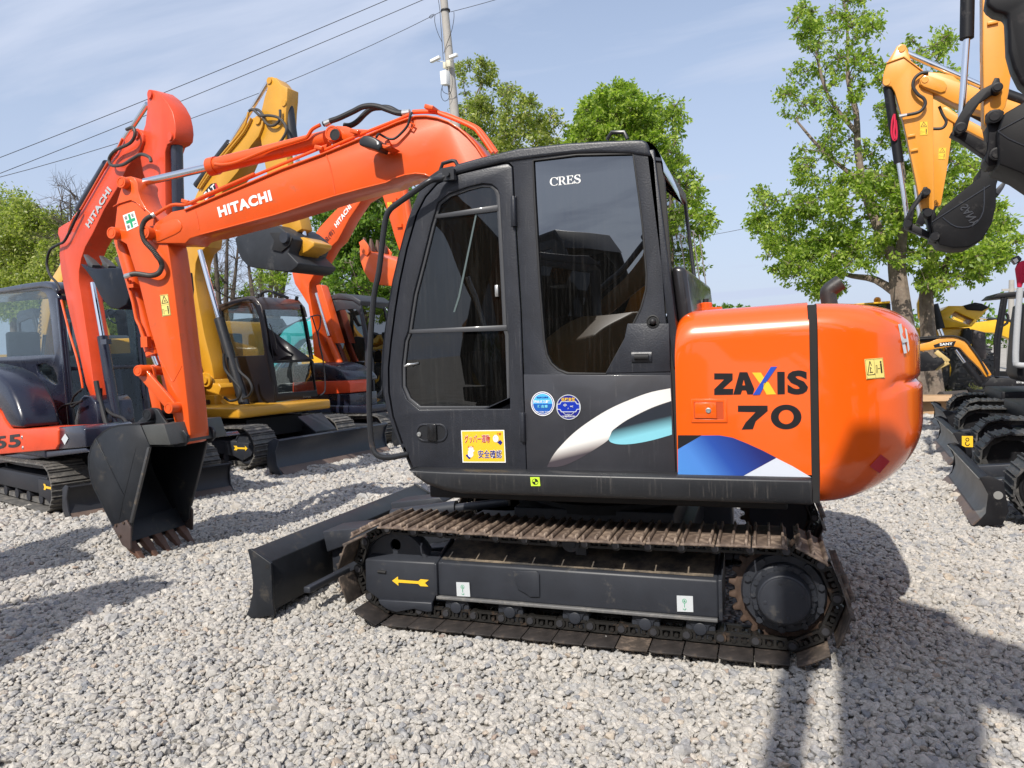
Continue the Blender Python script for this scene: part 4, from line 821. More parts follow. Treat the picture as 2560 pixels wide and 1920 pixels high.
# door handle, hinges, grab bar, roof hoops
dh = MB(); c = SY(zf((550, 1180))[0], -1.006); L_ = (SY(zf((630, 1180))[0], -1.0)-SY(zf((470, 1180))[0], -1.0)).length
def stad(c, hl, r, n=12): return [c+Vector((hl+r*cos(a), 0, r*sin(a))) for a in [-pi/2+pi*i/n for i in range(n+1)]]+[c+Vector((-hl+r*cos(a), 0, r*sin(a))) for a in [pi/2+pi*i/n for i in range(n+1)]]
dh.plate(stad(c, .048, .053), [stad(c, .046, .043)[::-1]], (0, -.007, 0)); dho = dh.build('handle_rim', BLACKT, door, bevel=.003)
dh = MB(); dh.prism(stad(c+Vector((0, -.0008, 0)), .046, .043), (0, -.001, 0)); dh.build('handle_recess', mat('recess_shade_black', (.010, .011, .014), .5), door)  # flat plate, not sunk; shade of the recess is in its darker black
dh = MB(); dh.prism([SY(q, -1.012) for q in zf((510, 1108), (592, 1102), (600, 1258), (520, 1250))], (0, -.012, 0)); dh.build('door_handle', mat('gloss_plastic', (.012, .012, .013), .25), door, bevel=.006)
dh = MB(); c = SY(zf((443, 1195))[0], -1.011); dh.lathe(c, (0, -1, 0), [(0, .014), (.006, .013), (.007, .005), (.004, .004), (.004, 0)], 20); dh.build('lock', STEEL, door)
for a, b_ in ((e1((1060, 305)), e1((1065, 515))), (zf((1335, 1008)), zf((1342, 1258)))):
    h_ = MB(); h_.cyl(SY(a[0], -1.018), SY(b_[0], -1.018), .012, n=12); h_.beam(SY(a[0], -1.006), SY(b_[0], -1.006), .008, .035, (1, 0, 0)); h_.build('hinge', BLACKT, cabo, bevel=.002)
gb = [(1112, 432), (1090, 444), (1075, 452), (1036, 479), (988, 513), (973, 527), (964, 549), (957, 597), (947, 681), (935, 740), (926, 856), (923, 971), (924, 1044), (930, 1112), (943, 1138), (966, 1146), (998, 1141)]
gm = MB(); G_ = [SY(q, -1.10) for q in gb]; G_[0].y = -1.03; G_[1].y = -1.06; G_[-1].y = -1.0; G_[-2].y = -1.07
gm.tube(G_, .0165, 14, smooth=3); gm.box(G_[0]+Vector((.0, -.01, 0)), (.07, .035, .06)); gm.cyl(G_[0]+Vector((0, -.03, 0)), G_[0]+Vector((0, -.045, 0)), .014, n=6); gm.build('grab_bar', mat('bar_black', (.022, .023, .026), .35, dirt=(.15, .1, .08), dirtamt=.0, dscale=6), ex)
for pts in (h1((668, 190), (690, 120), (790, 90), (822, 95), (850, 145)), zoom(1300, 300, .2893)((752, 170), (790, 108), (900, 105), (928, 165))):
    hm = MB(); hm.tube([SY(q, -.95) for q in pts], .011, 8); hm.build('roof_hoop', mat('bar_black', (.022, .023, .026), .35), rfo)
# ================= boom, arm, bucket
zb = zoom(800, 230, .217); z2 = zoom(500, 150, .2893); za = zoom(0, 150, .2893); zc = zoom(220, 420, .2412); zd = zoom(300, 800, .2110)
BY0, BY1 = .06, .34
top = zb((1885, 735), (1800, 605), (1700, 492), (1600, 405), (1480, 330), (1350, 285), (1220, 265), (1100, 268), (980, 305), (880, 340), (600, 462), (300, 590), (0, 712))+z2((700, 935), (300, 1105), (0, 1232))+za((1590, 1290), (1480, 1312))+zc((820, 490), (700, 568))
bot = za((1300, 1500), (1310, 1560), (1345, 1583), (1600, 1585), (1640, 1543), (1728, 1515))+z2((640, 1345), (1160, 1180), (1400, 1115), (1590, 1068))+zb((760, 1050), (860, 1000), (980, 962), (1100, 945), (1200, 955), (1270, 985))+[(1110, 470), (1150, 520), (1190, 600), (1225, 720), (1250, 860), (1262, 1000), (1262, 1090)]
outer_r = [(1370, 1090), (1385, 1000), (1380, 860), (1355, 720), (1315, 590), (1265, 470)]
bmb = MB(); outline = top[::-1]; outline = [*outer_r, *top, *bot]
bmb.prism([SY(p, BY0+.012) for p in outline], (0, BY1-BY0-.024, 0)); boom = bmb.build('boom', ORANGE, ex, bevel=.006)
fl_ = MB(); band(fl_, [SY(p, BY0) for p in outer_r+top[:-3]], .014, -.006, BY1-BY0+.006); fl_.build('top_flange', ORANGE, boom, bevel=.003, seg=1)
fl_ = MB(); band(fl_, [SY(p, BY0) for p in bot[5:16]], .012, -.002, BY1-BY0+.002); fl_.build('bottom_flange', ORANGE, boom, bevel=.003, seg=1)
npz = zc((600, 700), (592, 640), (640, 600), (720, 590), (880, 530), (930, 532), (965, 570), (972, 615), (955, 655), (900, 690), (725, 765), (690, 760))
nz_ = MB(); nz_.prism([SY(p, BY0+.006) for p in npz], (0, .02, 0)); nz_.prism([SY(p, BY0+.006)+Vector((0, BY1-BY0-.02, 0)) for p in npz], (0, .02, 0)); nz_.build('nose_plate', ORANGE, boom, bevel=.005)
wb = MB(); wb.tube([SY(p, BY0+.012) for p in z2((1090, 815), (1120, 900), (1150, 1040), (1168, 1160))], .006, 6); wb.tube([SY(p, BY0+.012) for p in zc((1115, 450), (1140, 540), (1150, 640))], .005, 6); wb.build('weld_bead', ORANGE, boom)
def boss(px, y, r, dep, m, parent, name='pin_boss', back=0, ring=True):
    c = SY(px, y); mb = MB()
    pr = [(-back, r), (dep*.85, r), (dep, r*.93)]
    if ring: pr += [(dep, r*.72), (dep*.93, r*.70), (dep*.93, r*.55), (dep, r*.53)]
    mb.lathe(c, (0, -1, 0), pr, 28); return mb.build(name, m, parent)
boss(zc((640, 680))[0], BY0, .055, .06, ORANGE, boom, back=.33)
text('HITACHI', *[SY(q, BY0+.0105) for q in z2((170, 1362), (627, 1214), (148, 1272))], mat=WHITE, parent=boom, bold=.05)
# steel pipes on the boom
for pts, yy, r in ((zb((1070, 232), (1200, 226), (1330, 232), (1420, 262), (1600, 330), (1760, 405), (1830, 470), (1990, 700)), .14, .017), (zb((1330, 232), (1450, 262), (1640, 338), (1800, 410), (1890, 500), (2035, 700)), .22, .017),
                   (z2((0, 1205), (400, 1030), (900, 820), (1100, 740))+zb((0, 690), (300, 560), (560, 452), (760, 372), (900, 318), (1030, 262)), .09, .012), (za((1345, 1335), (1480, 1255), (1600, 1250), (1690, 1215), (1800, 1160), (2200, 985)), .07, .014)):
    pm = MB(); pm.tube([SY(p, yy) for p in pts], r, 10, smooth=3); pm.build('steel_pipe', ORANGE, boom)
pc = MB()
for q in zb((1300, 205), (450, 480), (40, 665))+za((1650, 1235)): pc.box(SY(q, .13), (.07, .15, .03), Matrix.Rotation(RAD(18), 3, 'Y'))
pc.build('pipe_clamp', ORANGE, boom, bevel=.004)
def hose(pts, r, name, parent, m=RUBBER, ribbed=False, smooth=5, ends=None):
    mb = MB(); P = pts
    mb.tube(P, r, 10, smooth=smooth)
    o = mb.build(name, m, parent)
    if ends:
        for a, b_ in ends:
            e = MB(); e.cyl(a, b_, r*1.25, r*1.05, n=10); e.build('hose_fitting', STEEL, o)
    return o
def ribmat():
    m = mat('ribbed_hose', (.05, .045, .04), .5); t = m.node_tree; b = t.nodes['Principled BSDF']
    return m
q = zb((40, 370), (120, 335), (220, 300), (380, 225), (480, 175), (580, 158), (680, 170), (780, 205), (880, 240), (960, 248)); Q = [SY(p, .12) for p in q]
hose(Q, .021, 'hydraulic_hose', boom, ends=[(SY(zb((60, 365))[0], .12), SY(zb((120, 338))[0], .12)), (SY(zb((955, 245))[0], .12), SY(zb((1035, 232))[0], .12))])
q = zb((280, 385), (350, 385), (430, 340), (520, 250), (600, 192), (700, 180), (800, 185), (900, 235), (960, 240)); hose([SY(p, .20) for p in q], .021, 'hydraulic_hose', boom)
# work lamp, bracket, cable on the boom side
lm = MB(); lo2 = zb((442, 585), (455, 535), (500, 500), (560, 500), (625, 522), (692, 570), (702, 620), (684, 682), (600, 655), (450, 612))
lm.prism([SY(p, -.125) for p in lo2], (0, .13, .0)); lmo = lm.build('work_lamp', mat('lamp_black', (.018, .018, .02), .35), boom, bevel=.012)
lm = MB(); lm.prism([SY(p, -.130) for p in zb((652, 568), (670, 572), (676, 600), (658, 606))], (0, .01, 0)); lm.build('lamp_plug', PLASTW, lmo)
lm = MB(); lm.prism([SY(p, BY0) for p in zb((755, 570), (790, 545), (815, 570), (820, 625), (770, 650), (750, 610))], (0, -.012, 0)); lm.prism([SY(p, -.10) for p in zb((640, 628), (700, 598), (812, 618), (745, 650))], (0, .16, 0)); lm.build('lamp_bracket', ORANGE, lmo, bevel=.003)
hose([SY(p, yy) for p, yy in zip(zb((650, 520), (680, 485), (740, 515), (800, 540), (860, 535), (930, 480), (1000, 400), (1025, 340), (1040, 270), (1060, 240)), (-.06, -.02, .02, .03, .035, .04, .04, .04, .04, .06))], .009, 'lamp_cable', boom)
cl = MB(); cl.tube([SY(p, .05) for p in zb((1055, 290), (1040, 350), (1090, 380), (1060, 425), (1025, 405))], .006, 6); cl.build('cable_clip', ORANGE, boom)
# arm cylinder on top of the boom
a0 = SY(za((1250, 1055))[0], .20); a1 = SY(za((1815, 925))[0], .20); a2 = SY(z2((1100, 680))[0], .20)
cy = MB(); cy.cyl(a1, a2, .064, n=28); cy.cyl(a1, a1+(a2-a1).normalized()*.07, .074, n=28); cyo = cy.build('arm_cylinder', ORANGE, ex)
cy = MB(); cy.cyl(a0, a1, .032, n=24); cy.build('cylinder_rod', CHROME, cyo)
cy = MB(); cy.tube([SY(p, .11) for p in z2((130, 900), (200, 905), (330, 880), (600, 770), (880, 685), (930, 660), (970, 600), (1040, 560))], .014, 8, smooth=3); cy.build('cylinder_pipe', ORANGE, cyo)
cy = MB(); cy.prism([SY(p, .12) for p in z2((1100, 700), (1120, 600), (1180, 568), (1260, 572), (1320, 595), (1450, 600), (1400, 640), (1160, 740))], (0, .022, 0)); cy.prism([SY(p, .26) for p in z2((1100, 700), (1120, 600), (1180, 568), (1260, 572), (1320, 595), (1450, 600), (1400, 640), (1160, 740))], (0, .022, 0)); cy.build('cylinder_bracket', ORANGE, boom, bevel=.004)
boss(z2((1165, 645))[0], .12, .058, .05, ORANGE, boom, back=.2); gz_ = MB(); gz_.lathe(SY(z2((1165, 645))[0], .068), (0, -1, 0), [(0, .043), (.002, .043), (.003, .034), (.001, .033)], 24); gz_.build('grease', DARK, boom)
# arm
AY0, AY1 = .09, .31
afront = zc((360, 115), (395, 92), (440, 86), (480, 100), (510, 150), (520, 240), (545, 320), (600, 420), (690, 500), (770, 600), (815, 760), (835, 845), (880, 1160), (932, 1580))+zd((760, 640), (800, 1000), (832, 1340), (835, 1395), (800, 1462), (760, 1480), (690, 1440), (655, 1400), (670, 1290), (630, 1150), (600, 1000), (540, 770), (450, 420))+zc((640, 1655), (520, 1160), (400, 790), (350, 760), (290, 735), (250, 700), (250, 655), (278, 610), (290, 500), (300, 410), (290, 380), (355, 170))
amb = MB(); amb.prism([SY(p, AY0) for p in afront], (0, AY1-AY0, 0)); arm = amb.build('arm', ORANGE, ex, bevel=.006)
fl_ = MB(); pa = [SY(p, AY0-.002) for p in zc((270, 408), (330, 372), (450, 335), (500, 355), (590, 440))]; band(fl_, pa, .008, -.012, .0); band(fl_, [v+Vector((0, 0, 0)) for v in pa], .008, AY1-AY0, AY1-AY0+.015); fl_.build('top_rib', ORANGE, arm, bevel=.002, seg=1)
boss(zc((395, 160))[0], AY0, .050, .055, ORANGE, arm, back=.30); boss(zc((290, 680))[0], AY0, .052, .05, ORANGE, arm, back=.28)
wb = MB(); wb.tube([SY(p, AY0) for p in zd((478, 470), (560, 620), (610, 715), (632, 725), (650, 700), (735, 540))], .004, 6, smooth=2); wb.build('weld_bead', ORANGE, arm)
gr_ = MB(); c0 = SY(zd((740, 1340))[0], AY0)
# bucket cylinder in front of arm
b0_, b1_, b2_ = SY(zc((345, 745))[0], .2), SY(zd((400, 400))[0], .2), SY(zd((455, 540))[0], .2)
cy = MB(); cy.cyl(b0_, b1_, .060, n=26); d = (b1_-b0_).normalized(); cy.cyl(b1_-d*.07, b1_-d*.03, .068, n=26); cy.cyl(b1_-d*.02, b1_+d*.015, .066, n=26); bco = cy.build('bucket_cylinder', ORANGE, ex)
cy = MB(); cy.cyl(b1_, b2_, .030, n=20); cy.build('cylinder_rod', CHROME, bco)
cy = MB(); cy.tube([SY(p, .11) for p in zc((400, 1130), (420, 1220), (470, 1400), (500, 1560))]+[SY(p, .11) for p in zd((230, 60), (280, 200), (310, 270))], .014, 8, smooth=2); cy.box(SY(zd((310, 260))[0], .12), (.07, .05, .09)); cy.box(SY(zc((465, 1225))[0], .11), (.07, .06, .03)); cy.build('cylinder_pipe', ORANGE, bco)
q = zc((680, 490), (610, 525), (570, 580), (560, 660), (590, 760), (680, 860), (750, 960), (765, 1020), (730, 1090), (650, 1115), (540, 1100), (470, 1100), (400, 1120)); RIB = ribmat()
ho = hose([SY(p, yy) for p, yy in zip(q, (.07, .02, .0, .0, .0, .01, .03, .03, .03, .03, .05, .07, .09))], .019, 'ribbed_hose', arm, m=RIB, ends=[(SY(zc((690, 485))[0], .07), SY(zc((640, 510))[0], .045)), (SY(zc((395, 1122))[0], .09), SY(zc((450, 1105))[0], .07))])
rbm = MB(); P_ = [v for v in ho.data.vertices]; n_ = 10; rings = len(P_)//n_
cen = [sum((P_[i*n_+k].co for k in range(n_)), Vector())/n_ for i in range(rings)]
path = []
for i in range(len(cen)-1):
    for k in range(3): path.append(cen[i].lerp(cen[i+1], k/3))
rr_ = [.0205+.0022*(1 if i % 2 else -1) for i in range(len(path))]; rbm.tube(path, rr_, 12); rbm.build('hose_ribs', RIB, ho)
# links
def link(a, b_, y0, w_, th, m, name, parent, r=None):
    A = Vector(a); B = Vector(b_); d = (B-A).normalized(); nn = d.cross(Vector((0, 1, 0))); r = r or w_/2; pts = []
    a0_ = math.atan2(nn.z, nn.x)
    for i in range(9): t = a0_+pi*i/8; pts.append(A+Vector((cos(t), 0, sin(t)))*r)
    for i in range(9): t = a0_+pi+pi*i/8; pts.append(B+Vector((cos(t), 0, sin(t)))*r)
    # ensure hull orientation
    if (pts[4]-A).dot(d) > 0: pts = [A-(p-A) for p in pts[:9]]+[B-(p-B) for p in pts[9:]]
    mb = MB(); mb.prism([Vector((p.x, y0, p.z)) for p in pts], (0, th, 0)); return mb.build(name, m, parent, bevel=.004)
l0, l1, l2 = SY(zd((262, 600))[0], .06), SY(zd((640, 1035))[0], .06), SY(zd((365, 1120))[0], .06)
for y0 in (.035, .335): link(l0, l1, y0, .10, .03, ORANGE, 'side_link', ex)
for y0 in (.10, .27): link(l0+Vector((.03, 0, 0)), SY(zd((440, 1090))[0], .1), y0, .095, .03, ORANGE, 'bucket_link', ex)
for q, r in ((zd((262, 600))[0], .047), (zd((625, 1040))[0], .047)): boss(q, .035, r, .05, ORANGE, ex, name='link_pin', back=.33)
pm = MB(); c = SY(zd((365, 1120))[0], .06); pm.cyl(Vector((c.x+.03, .1, c.z)), Vector((c.x+.03, .31, c.z)), .05); pm.cyl(Vector((l1.x, .10, l1.z)), Vector((l1.x, .30, l1.z)), .055); pm.build('link_tube', RUSTO, ex)
# bucket
KY0, KY1 = -.135, .53
zr = zoom(0, 1050, .3617)
back = zr((968, 36), (900, 38), (820, 46), (760, 62), (715, 90), (665, 140), (632, 200), (616, 260), (618, 330), (630, 400), (655, 470), (700, 560), (740, 640), (775, 710), (800, 760), (850, 850), (870, 868))
side = [*back[:14], zr((800, 740))[0], *zr((905, 712), (915, 700), (1036, 190), (1030, 170), (970, 40))[:-1]]
bk = MB(); bp_ = [SY(p, KY0) for p in back]; band(bk, bp_, -.016, 0, KY1-KY0); bucket = bk.build('bucket', BUCKET, ex, ang=25)
sd_ = MB(); spts = [SY(p, KY0-.004) for p in back[:-1]+zr((905, 800), (912, 712), (1036, 190), (1030, 172), (972, 40))]
sd_.prism([p+Vector((0, KY1-KY0-.012, 0)) for p in spts], (0, .02, 0)); sd_.build('bucket_side', BUCKET, bucket, bevel=.003, seg=1); sd_ = MB(); sd_.prism(spts, (0, .02, 0))
# edge strips, wear ribs
sd_.beam(SY(zr((1034, 186))[0], KY0-.008), SY(zr((912, 715))[0], KY0-.008), .022, .05, (0, 1, 0)) if False else None
sd_.tube([SY(p, KY0-.004) for p in zr((662, 130), (760, 330), (855, 515))], .0045, 6)
sd_.tube([SY(p, KY0-.004) for p in zr((940, 190), (890, 400), (850, 560), (825, 690))], .003, 6)
sd_.build('bucket_side', BUCKET, bucket, bevel=.003, seg=1)
for yy in (KY0-.010, KY1-.006): fe = MB(); fe.prism([SY(p, KY0)+Vector((0, yy-KY0, 0)) for p in zr((1040, 186), (915, 712), (898, 708), (1022, 190))], (0, .022, 0)); fe.build('edge_strip', mat('worn_black', (.05, .05, .052), .4, dirt=(.2, .15, .1), dirtamt=.2, dscale=10), bucket, bevel=.003)
# top box, ears
tb = MB(); tb.prism([SY(p, .02) for p in zd((250, 1262), (520, 1222), (545, 1245), (600, 1440), (640, 1500), (350, 1500), (355, 1490))], (0, .36, 0)); tb.prism([SY(p, KY0) for p in zd((255, 1250), (350, 1480), (600, 1480), (520, 1235))], (0, KY1-KY0, 0)); tb.build('bucket_top', mat('bucket_grey', (.06, .062, .06), .42, var=.2, dirt=(.12, .11, .09), dirtamt=.1), bucket, bevel=.006)
ear = zd((150, 1262), (240, 1190), (300, 1130), (330, 1070), (375, 1040), (420, 1040), (465, 1065), (500, 1120), (560, 1210), (640, 1275), (710, 1295), (775, 1315), (812, 1370), (810, 1440), (770, 1490), (700, 1500), (600, 1500), (350, 1500), (255, 1260))
em = MB()
for y0 in (.025, .345): em.prism([SY(p, .04)+Vector((0, y0-.04, 0)) for p in ear], (0, .028, 0))
emo = em.build('bucket_ear', BUCKET, bucket, bevel=.005)
for q, r in ((zd((365, 1120))[0], .050), (zd((668, 1403))[0], .052)): boss(q, .025, r, .045, BUCKET, bucket, name='bucket_pin', back=.34)
# lip, teeth, side cutters
lip0, lip1 = SY(zr((905, 800))[0], KY0), SY(zr((868, 866))[0], KY0)
tipb = SY(zr((930, 945))[0], KY0); basep = SY(zr((852, 845))[0], KY0)
le = MB(); le.prism([basep, SY(zr((790, 735))[0], KY0), SY(zr((812, 715))[0], KY0), SY(zr((880, 850))[0], KY0)], (0, KY1-KY0, 0)); le.build('lip_plate', BUCKET, bucket, bevel=.003)
dz = (tipb-basep); du = dz.normalized()
for k in range(5):
    yy = KY0+.05+(KY1-KY0-.10)*k/4; tm = MB()
    nrm = du.cross(Vector((0, 1, 0)))
    P0 = Vector((basep.x, yy, basep.z))-du*.06
    vs = []
    for s_, hw, th in ((0, .040, .030), (.5, .036, .026), (.62, .028, .020), (1.0, .022, .006)):
        c = P0+du*(.33*s_)
        for a, b_ in ((-1, -1), (1, -1), (1, 1), (-1, 1)): vs.append(c+Vector((0, a*hw, 0))+nrm*(b_*th))
    fs_ = [(0, 3, 2, 1), (12, 13, 14, 15)]+[(4*i+j, 4*i+(j+1) % 4, 4*i+4+(j+1) % 4, 4*i+4+j) for i in range(3) for j in range(4)]
    tm.add(vs, fs_); tm.build('bucket_tooth', mat('rusty_tooth', (.11, .055, .035), .6, var=.3, vscale=15, bump=.3, bscale=70), bucket, bevel=.006)
for y0 in (KY0-.024, KY1+.010):
    sc2 = MB(); sc2.prism([SY(p, KY0)+Vector((0, y0-KY0, 0)) for p in zr((792, 735), (885, 688), (918, 740), (918, 892), (905, 890), (862, 862))], (0, .018, 0)); so_ = sc2.build('side_cutter', mat('cutter', (.07, .05, .045), .55, var=.3, dirt=(.2, .1, .06), dirtamt=.2), bucket, bevel=.003)
    for q in zr((820, 722), (872, 706), (848, 797)):
        bt = MB(); c = SY(q, KY0)+Vector((0, y0-KY0, 0)); bt.cyl(c+Vector((0, -.010, 0)), c+Vector((0, .03, 0)), .012, n=6); bt.build('bolt', RUSTO, so_)
# stickers on the arm
cs_ = [SY(p, AY0-.001) for p in zc((362, 492), (480, 446), (525, 600), (405, 655))]
so_ = sticker('safety_sticker', cs_, WHITE, [(GREENV, [(.42, .06), (.60, .06), (.60, .94), (.42, .94)]), (GREENV, [(.12, .40), (.90, .40), (.90, .60), (.12, .60)])], arm)
for s_, u0, v0 in (('安', .10, .66), ('全', .66, .68), ('第', .10, .08), ('一', .68, .20)): text(s_, P4(cs_, u0, v0), P4(cs_, u0+.25, v0), P4(cs_, u0, v0+(.24 if s_ != '一' else .03)), BLACKV, so_, name='sticker_lettering', bold=.0, off=.003)
sticker('warning_sticker', [SY(p, AY0-.001) for p in zc((745, 1318), (830, 1306), (862, 1525), (772, 1540))], PYEL, warn_shapes(.45), arm)
# ================================================================ OTHER MACHINES
class LF:
    def __init__(s, O, h):
        s.O = Vector((O[0], O[1], 0)); s.h = Vector((h[0], h[1], 0)).normalized(); s.l = Vector((-s.h.y, s.h.x, 0)); s.R = Matrix((s.h, s.l, Vector((0, 0, 1)))).transposed()
    def __call__(s, f, l, z): return s.O+s.h*f+s.l*l+Vector((0, 0, z))
GR = 'excavators parked in rows in the yard'
def track(root, F, side, Lh, W, sw, r, m=RUSTD, n=34, frame=BLACKM, arrow=None, shoe=None, spr=True):
    zc = r+.02; y0 = (W-sw)*side if side > 0 else -W; y1 = y0+sw
    t = MB(); prof = shoe or [(-.5, 0), (-.46, .14), (-.40, .14), (-.34, .05), (-.05, .05), (0, .14), (.06, .14), (.11, .05), (.38, .05), (.42, .14), (.47, .14), (.5, 0), (.5, -.05), (-.5, -.05)]
    pitch = (4*Lh+2*pi*r)/n
    for x, z, tt in loop_pts(Lh, zc, r-.018, n, .012):
        R = Matrix(((tt[0], 0, -tt[1]), (0, 1, 0), (tt[1], 0, tt[0])))
        t.prism([F(*(Vector((x, 0, z))+R@Vector((a*pitch*.98, 0, b*pitch))+Vector((0, y0, 0)))) for a, b in prof], F.l*sw)
    for x, z, tt in loop_pts(Lh, zc, r-.07, n, .012):
        R = Matrix(((tt[0], 0, -tt[1]), (0, 1, 0), (tt[1], 0, tt[0]))); t.box(F(x, (y0+y1)/2, z), (pitch*.9, .14, .055), F.R@R)
    o = t.build('track', m, root, flat=False)
    fr = MB(); s_ = side
    yo = s_*(W-.10); yi = s_*(W-sw+.02)
    fr.prism([F(-Lh*.78, yo, zc-.11), F(-Lh*.78, yo, zc+.09), F(-Lh*.78, yi, zc+.14), F(-Lh*.78, yi, zc-.11)], F.h*(Lh*1.62)); fr.build('track_frame', frame, root, bevel=.01)
    for i in range(4):
        f = -Lh*.6+i*Lh*.4; rb = MB(); rb.cyl(F(f, yi, zc-.17), F(f, s_*(W-.11), zc-.17), .06, n=16); rb.build('track_roller', frame, root)
    iw = MB(); iw.lathe(F(Lh, s_*(W-.12), zc), F.l*s_, [(-.1, r-.07), (.0, r-.07), (.005, r-.09), (-.01, r-.10), (-.01, .07), (.02, .06)], 28); iw.build('idler_wheel', frame, root)
    if arrow:
        ig = MB(); pts = [(Lh*.62, zc+.07), (Lh*1.12, zc+.07), (Lh*1.2, zc), (Lh*1.12, zc-.12), (Lh*.95, zc-.2), (Lh*.8, zc-.14), (Lh*.62, zc-.12)]
        ig.prism([F(a, s_*(W-.085), b) for a, b in pts], -F.l*s_*.08); igo = ig.build('idler_guard', frame, root, bevel=.008)
        c = [F(Lh*f_, s_*(W-.084), zc+z_) for f_, z_ in ((1.07, .03), (.80, .03), (.80, -.05), (1.07, -.05))]
        sticker('arrow_sticker', c, None, arrow_shapes(), igo, lift=.004)
    sp = MB(); sp.lathe(F(-Lh, s_*(W-.2), zc), F.l*s_, [(-.1, r-.05), (.0, r-.05), (.0, r-.12), (.06, r-.13), (.07, .10), (.12, .09), (.12, .0)], 28); sp.build('final_drive', frame, root)
    return o
def blade(root, F, f, l0, l1, h, m=BUCKET, arms=True, tilt=0, z0=.0, farm=-.9, name='blade'):
    prof = [(.10, 0), (.075, .03), (.0, .10), (-.035, .2), (-.03, .3), (.0, .39), (.05, .44), (.03, .46), (-.05, .43), (-.10, .34), (-.11, .18), (-.06, .05), (.04, 0)]
    k = h/.46
    b = MB(); b.prism([F(f+a*k, l0, z0+c*k) for a, c in prof], F.l*(l1-l0)); bo = b.build(name, m, root, ang=50)
    ep = [(.10, -.005), (.01, .12), (-.01, .3), (.06, .455), (-.02, .475), (-.13, .42), (-.17, .15), (-.12, .02)]
    for l in (l0-.012, l1-.006): e = MB(); e.prism([F(f+a*k, l, z0+c*k) for a, c in ep], F.l*.018); e.build('end_plate', m, bo, bevel=.003)
    w_ = MB(); w_.prism([F(f+a*k+.006, l0+.01, z0+c*k) for a, c in ((.115, 0), (.085, .035), (.02, .085), (.0, .085), (.06, .02), (.1, -.003))], F.l*(l1-l0-.02)); w_.build('cutting_edge', mat('blade_edge', (.12, .085, .07), .55, var=.3, dirt=(.2, .14, .11), dirtamt=.3), bo)
    if arms:
        a = MB()
        for l in (.42, -.42): a.beam(F(f-.10, l, z0+.22), F(farm, l*.8, .33), .12, .13)
        a.build('push_arm', BLACKM, root, bevel=.01)
    return bo
def traced(root, P, polys, name, m, off, th, bevel=.01, parent=None):
    """prisms whose outline was measured on plane P at distance off; th = real thickness"""
    mb = MB()
    for p in polys: mb.prism(P.many(p, off), P.n*th)
    return mb.build(name, m, parent or root, bevel=bevel)
def cyl_between(root, A, B, r, name, m, parent=None, n=18): mb = MB(); mb.cyl(A, B, r, n=n); return mb.build(name, m, parent or root)
def teeth(parent, base, dirn, across, n, w_, l, m, name='bucket_tooth', wd=.03, th=.02):
    d = dirn.normalized(); a = across.normalized(); nn = d.cross(a).normalized()
    for k in range(n):
        c0 = base+a*(w_*(k+.5)/n); mb = MB(); vs = []
        for s_, hw, t in ((0, wd, th), (.45, wd*.9, th*.9), (1, wd*.5, th*.25)):
            c = c0+d*l*s_
            for i, j in ((-1, -1), (1, -1), (1, 1), (-1, 1)): vs.append(c+a*(i*hw)+nn*(j*t))
        mb.add(vs, [(0, 3, 2, 1), (8, 9, 10, 11)]+[(4*i+j, 4*i+(j+1) % 4, 4*i+4+(j+1) % 4, 4*i+4+j) for i in range(2) for j in range(4)]); mb.build(name, m, parent, bevel=.003)
za = zoom(0, 150, .2893); zA = zoom(0, 600, .2893); zq = zoom(0, 900, .2712); z2 = zoom(500, 150, .2893); zB = zoom(500, 600, .2893)
# ---------------- A: orange machine at the left edge, its side number ends in 55
PA = Pl((-5.65, 1.8, 0), (.94, -.33)); FA = LF((-7.06, 2.30), (.94, -.33))
A = thing('crawler_excavator', (-7.06, 2.30, 0), 'orange excavator with navy hood and black cab, cut by the left photo edge', 'excavator', GR)
for s_ in (1, -1): track(A, FA, s_, .93, .98, .40, .275, TREADG, 36, frame=mat('undercarriage_navy', (.014, .015, .02), .5, dirt=(.1, .09, .08), dirtamt=.08), arrow=(s_ < 0))
blade(A, FA, 1.48, -.93, .93, .36, mat('blade_navy', (.02, .021, .026), .5, dirt=(.08, .07, .06), dirtamt=.1))
mb = MB(); mb.box(FA(0, 0, .5), (1.2, 1.0, .25), FA.R); mb.lathe(FA(0, 0, .5), (0, 0, 1), [(0, .4), (.14, .4)], 28); mb.build('centre_frame', DARK, A)
mb = MB(); mb.box(FA(-.1, 0, .68), (2.0, 1.84, .14), FA.R); mb.build('turntable_deck', NAVY, A, bevel=.03)
pan = [(-260, 985), (-60, 990), (0, 1033), (10, 1055), (24, 1072), (60, 1073), (142, 1070), (145, 1075), (145, 1112), (138, 1124), (0, 1136), (-260, 1160)]
AP = traced(A, PA, [pan], 'side_panel', ORANGEB, -.94, .5, .012)
hod = [(-300, 905), (-150, 905), (-70, 912), (-35, 920), (-5, 936), (18, 962), (36, 998), (48, 1034), (55, 1070), (26, 1071), (12, 1052), (2, 1030), (-60, 985), (-300, 985)]
AH = traced(A, PA, [hod], 'engine_hood', mat('navy_hood', (.010, .012, .026), .3, coat=.2, var=.15, rvar=.1), -.93, .42, .05)
traced(A, PA, [[(146, 1068), (200, 1064), (212, 1072), (215, 1118), (146, 1124)]], 'tool_box', NAVY, -.92, .5, .012)
sticker('inspection_sticker', [PA(p, -.925) for p in ((154, 1098), (163, 1084), (171, 1096), (162, 1112))], SILVER, [], A)
traced(A, PA, [[(-260, 1150), (0, 1138), (215, 1119), (222, 1130), (0, 1158), (-260, 1175)]], 'lower_rail', NAVY, -.90, 1.7, .01)
text('55', PA((-12, 1123), -.942), PA((52, 1117), -.942), PA((-12, 1092), -.942), BLACKV, AP, bold=.03, off=.002)
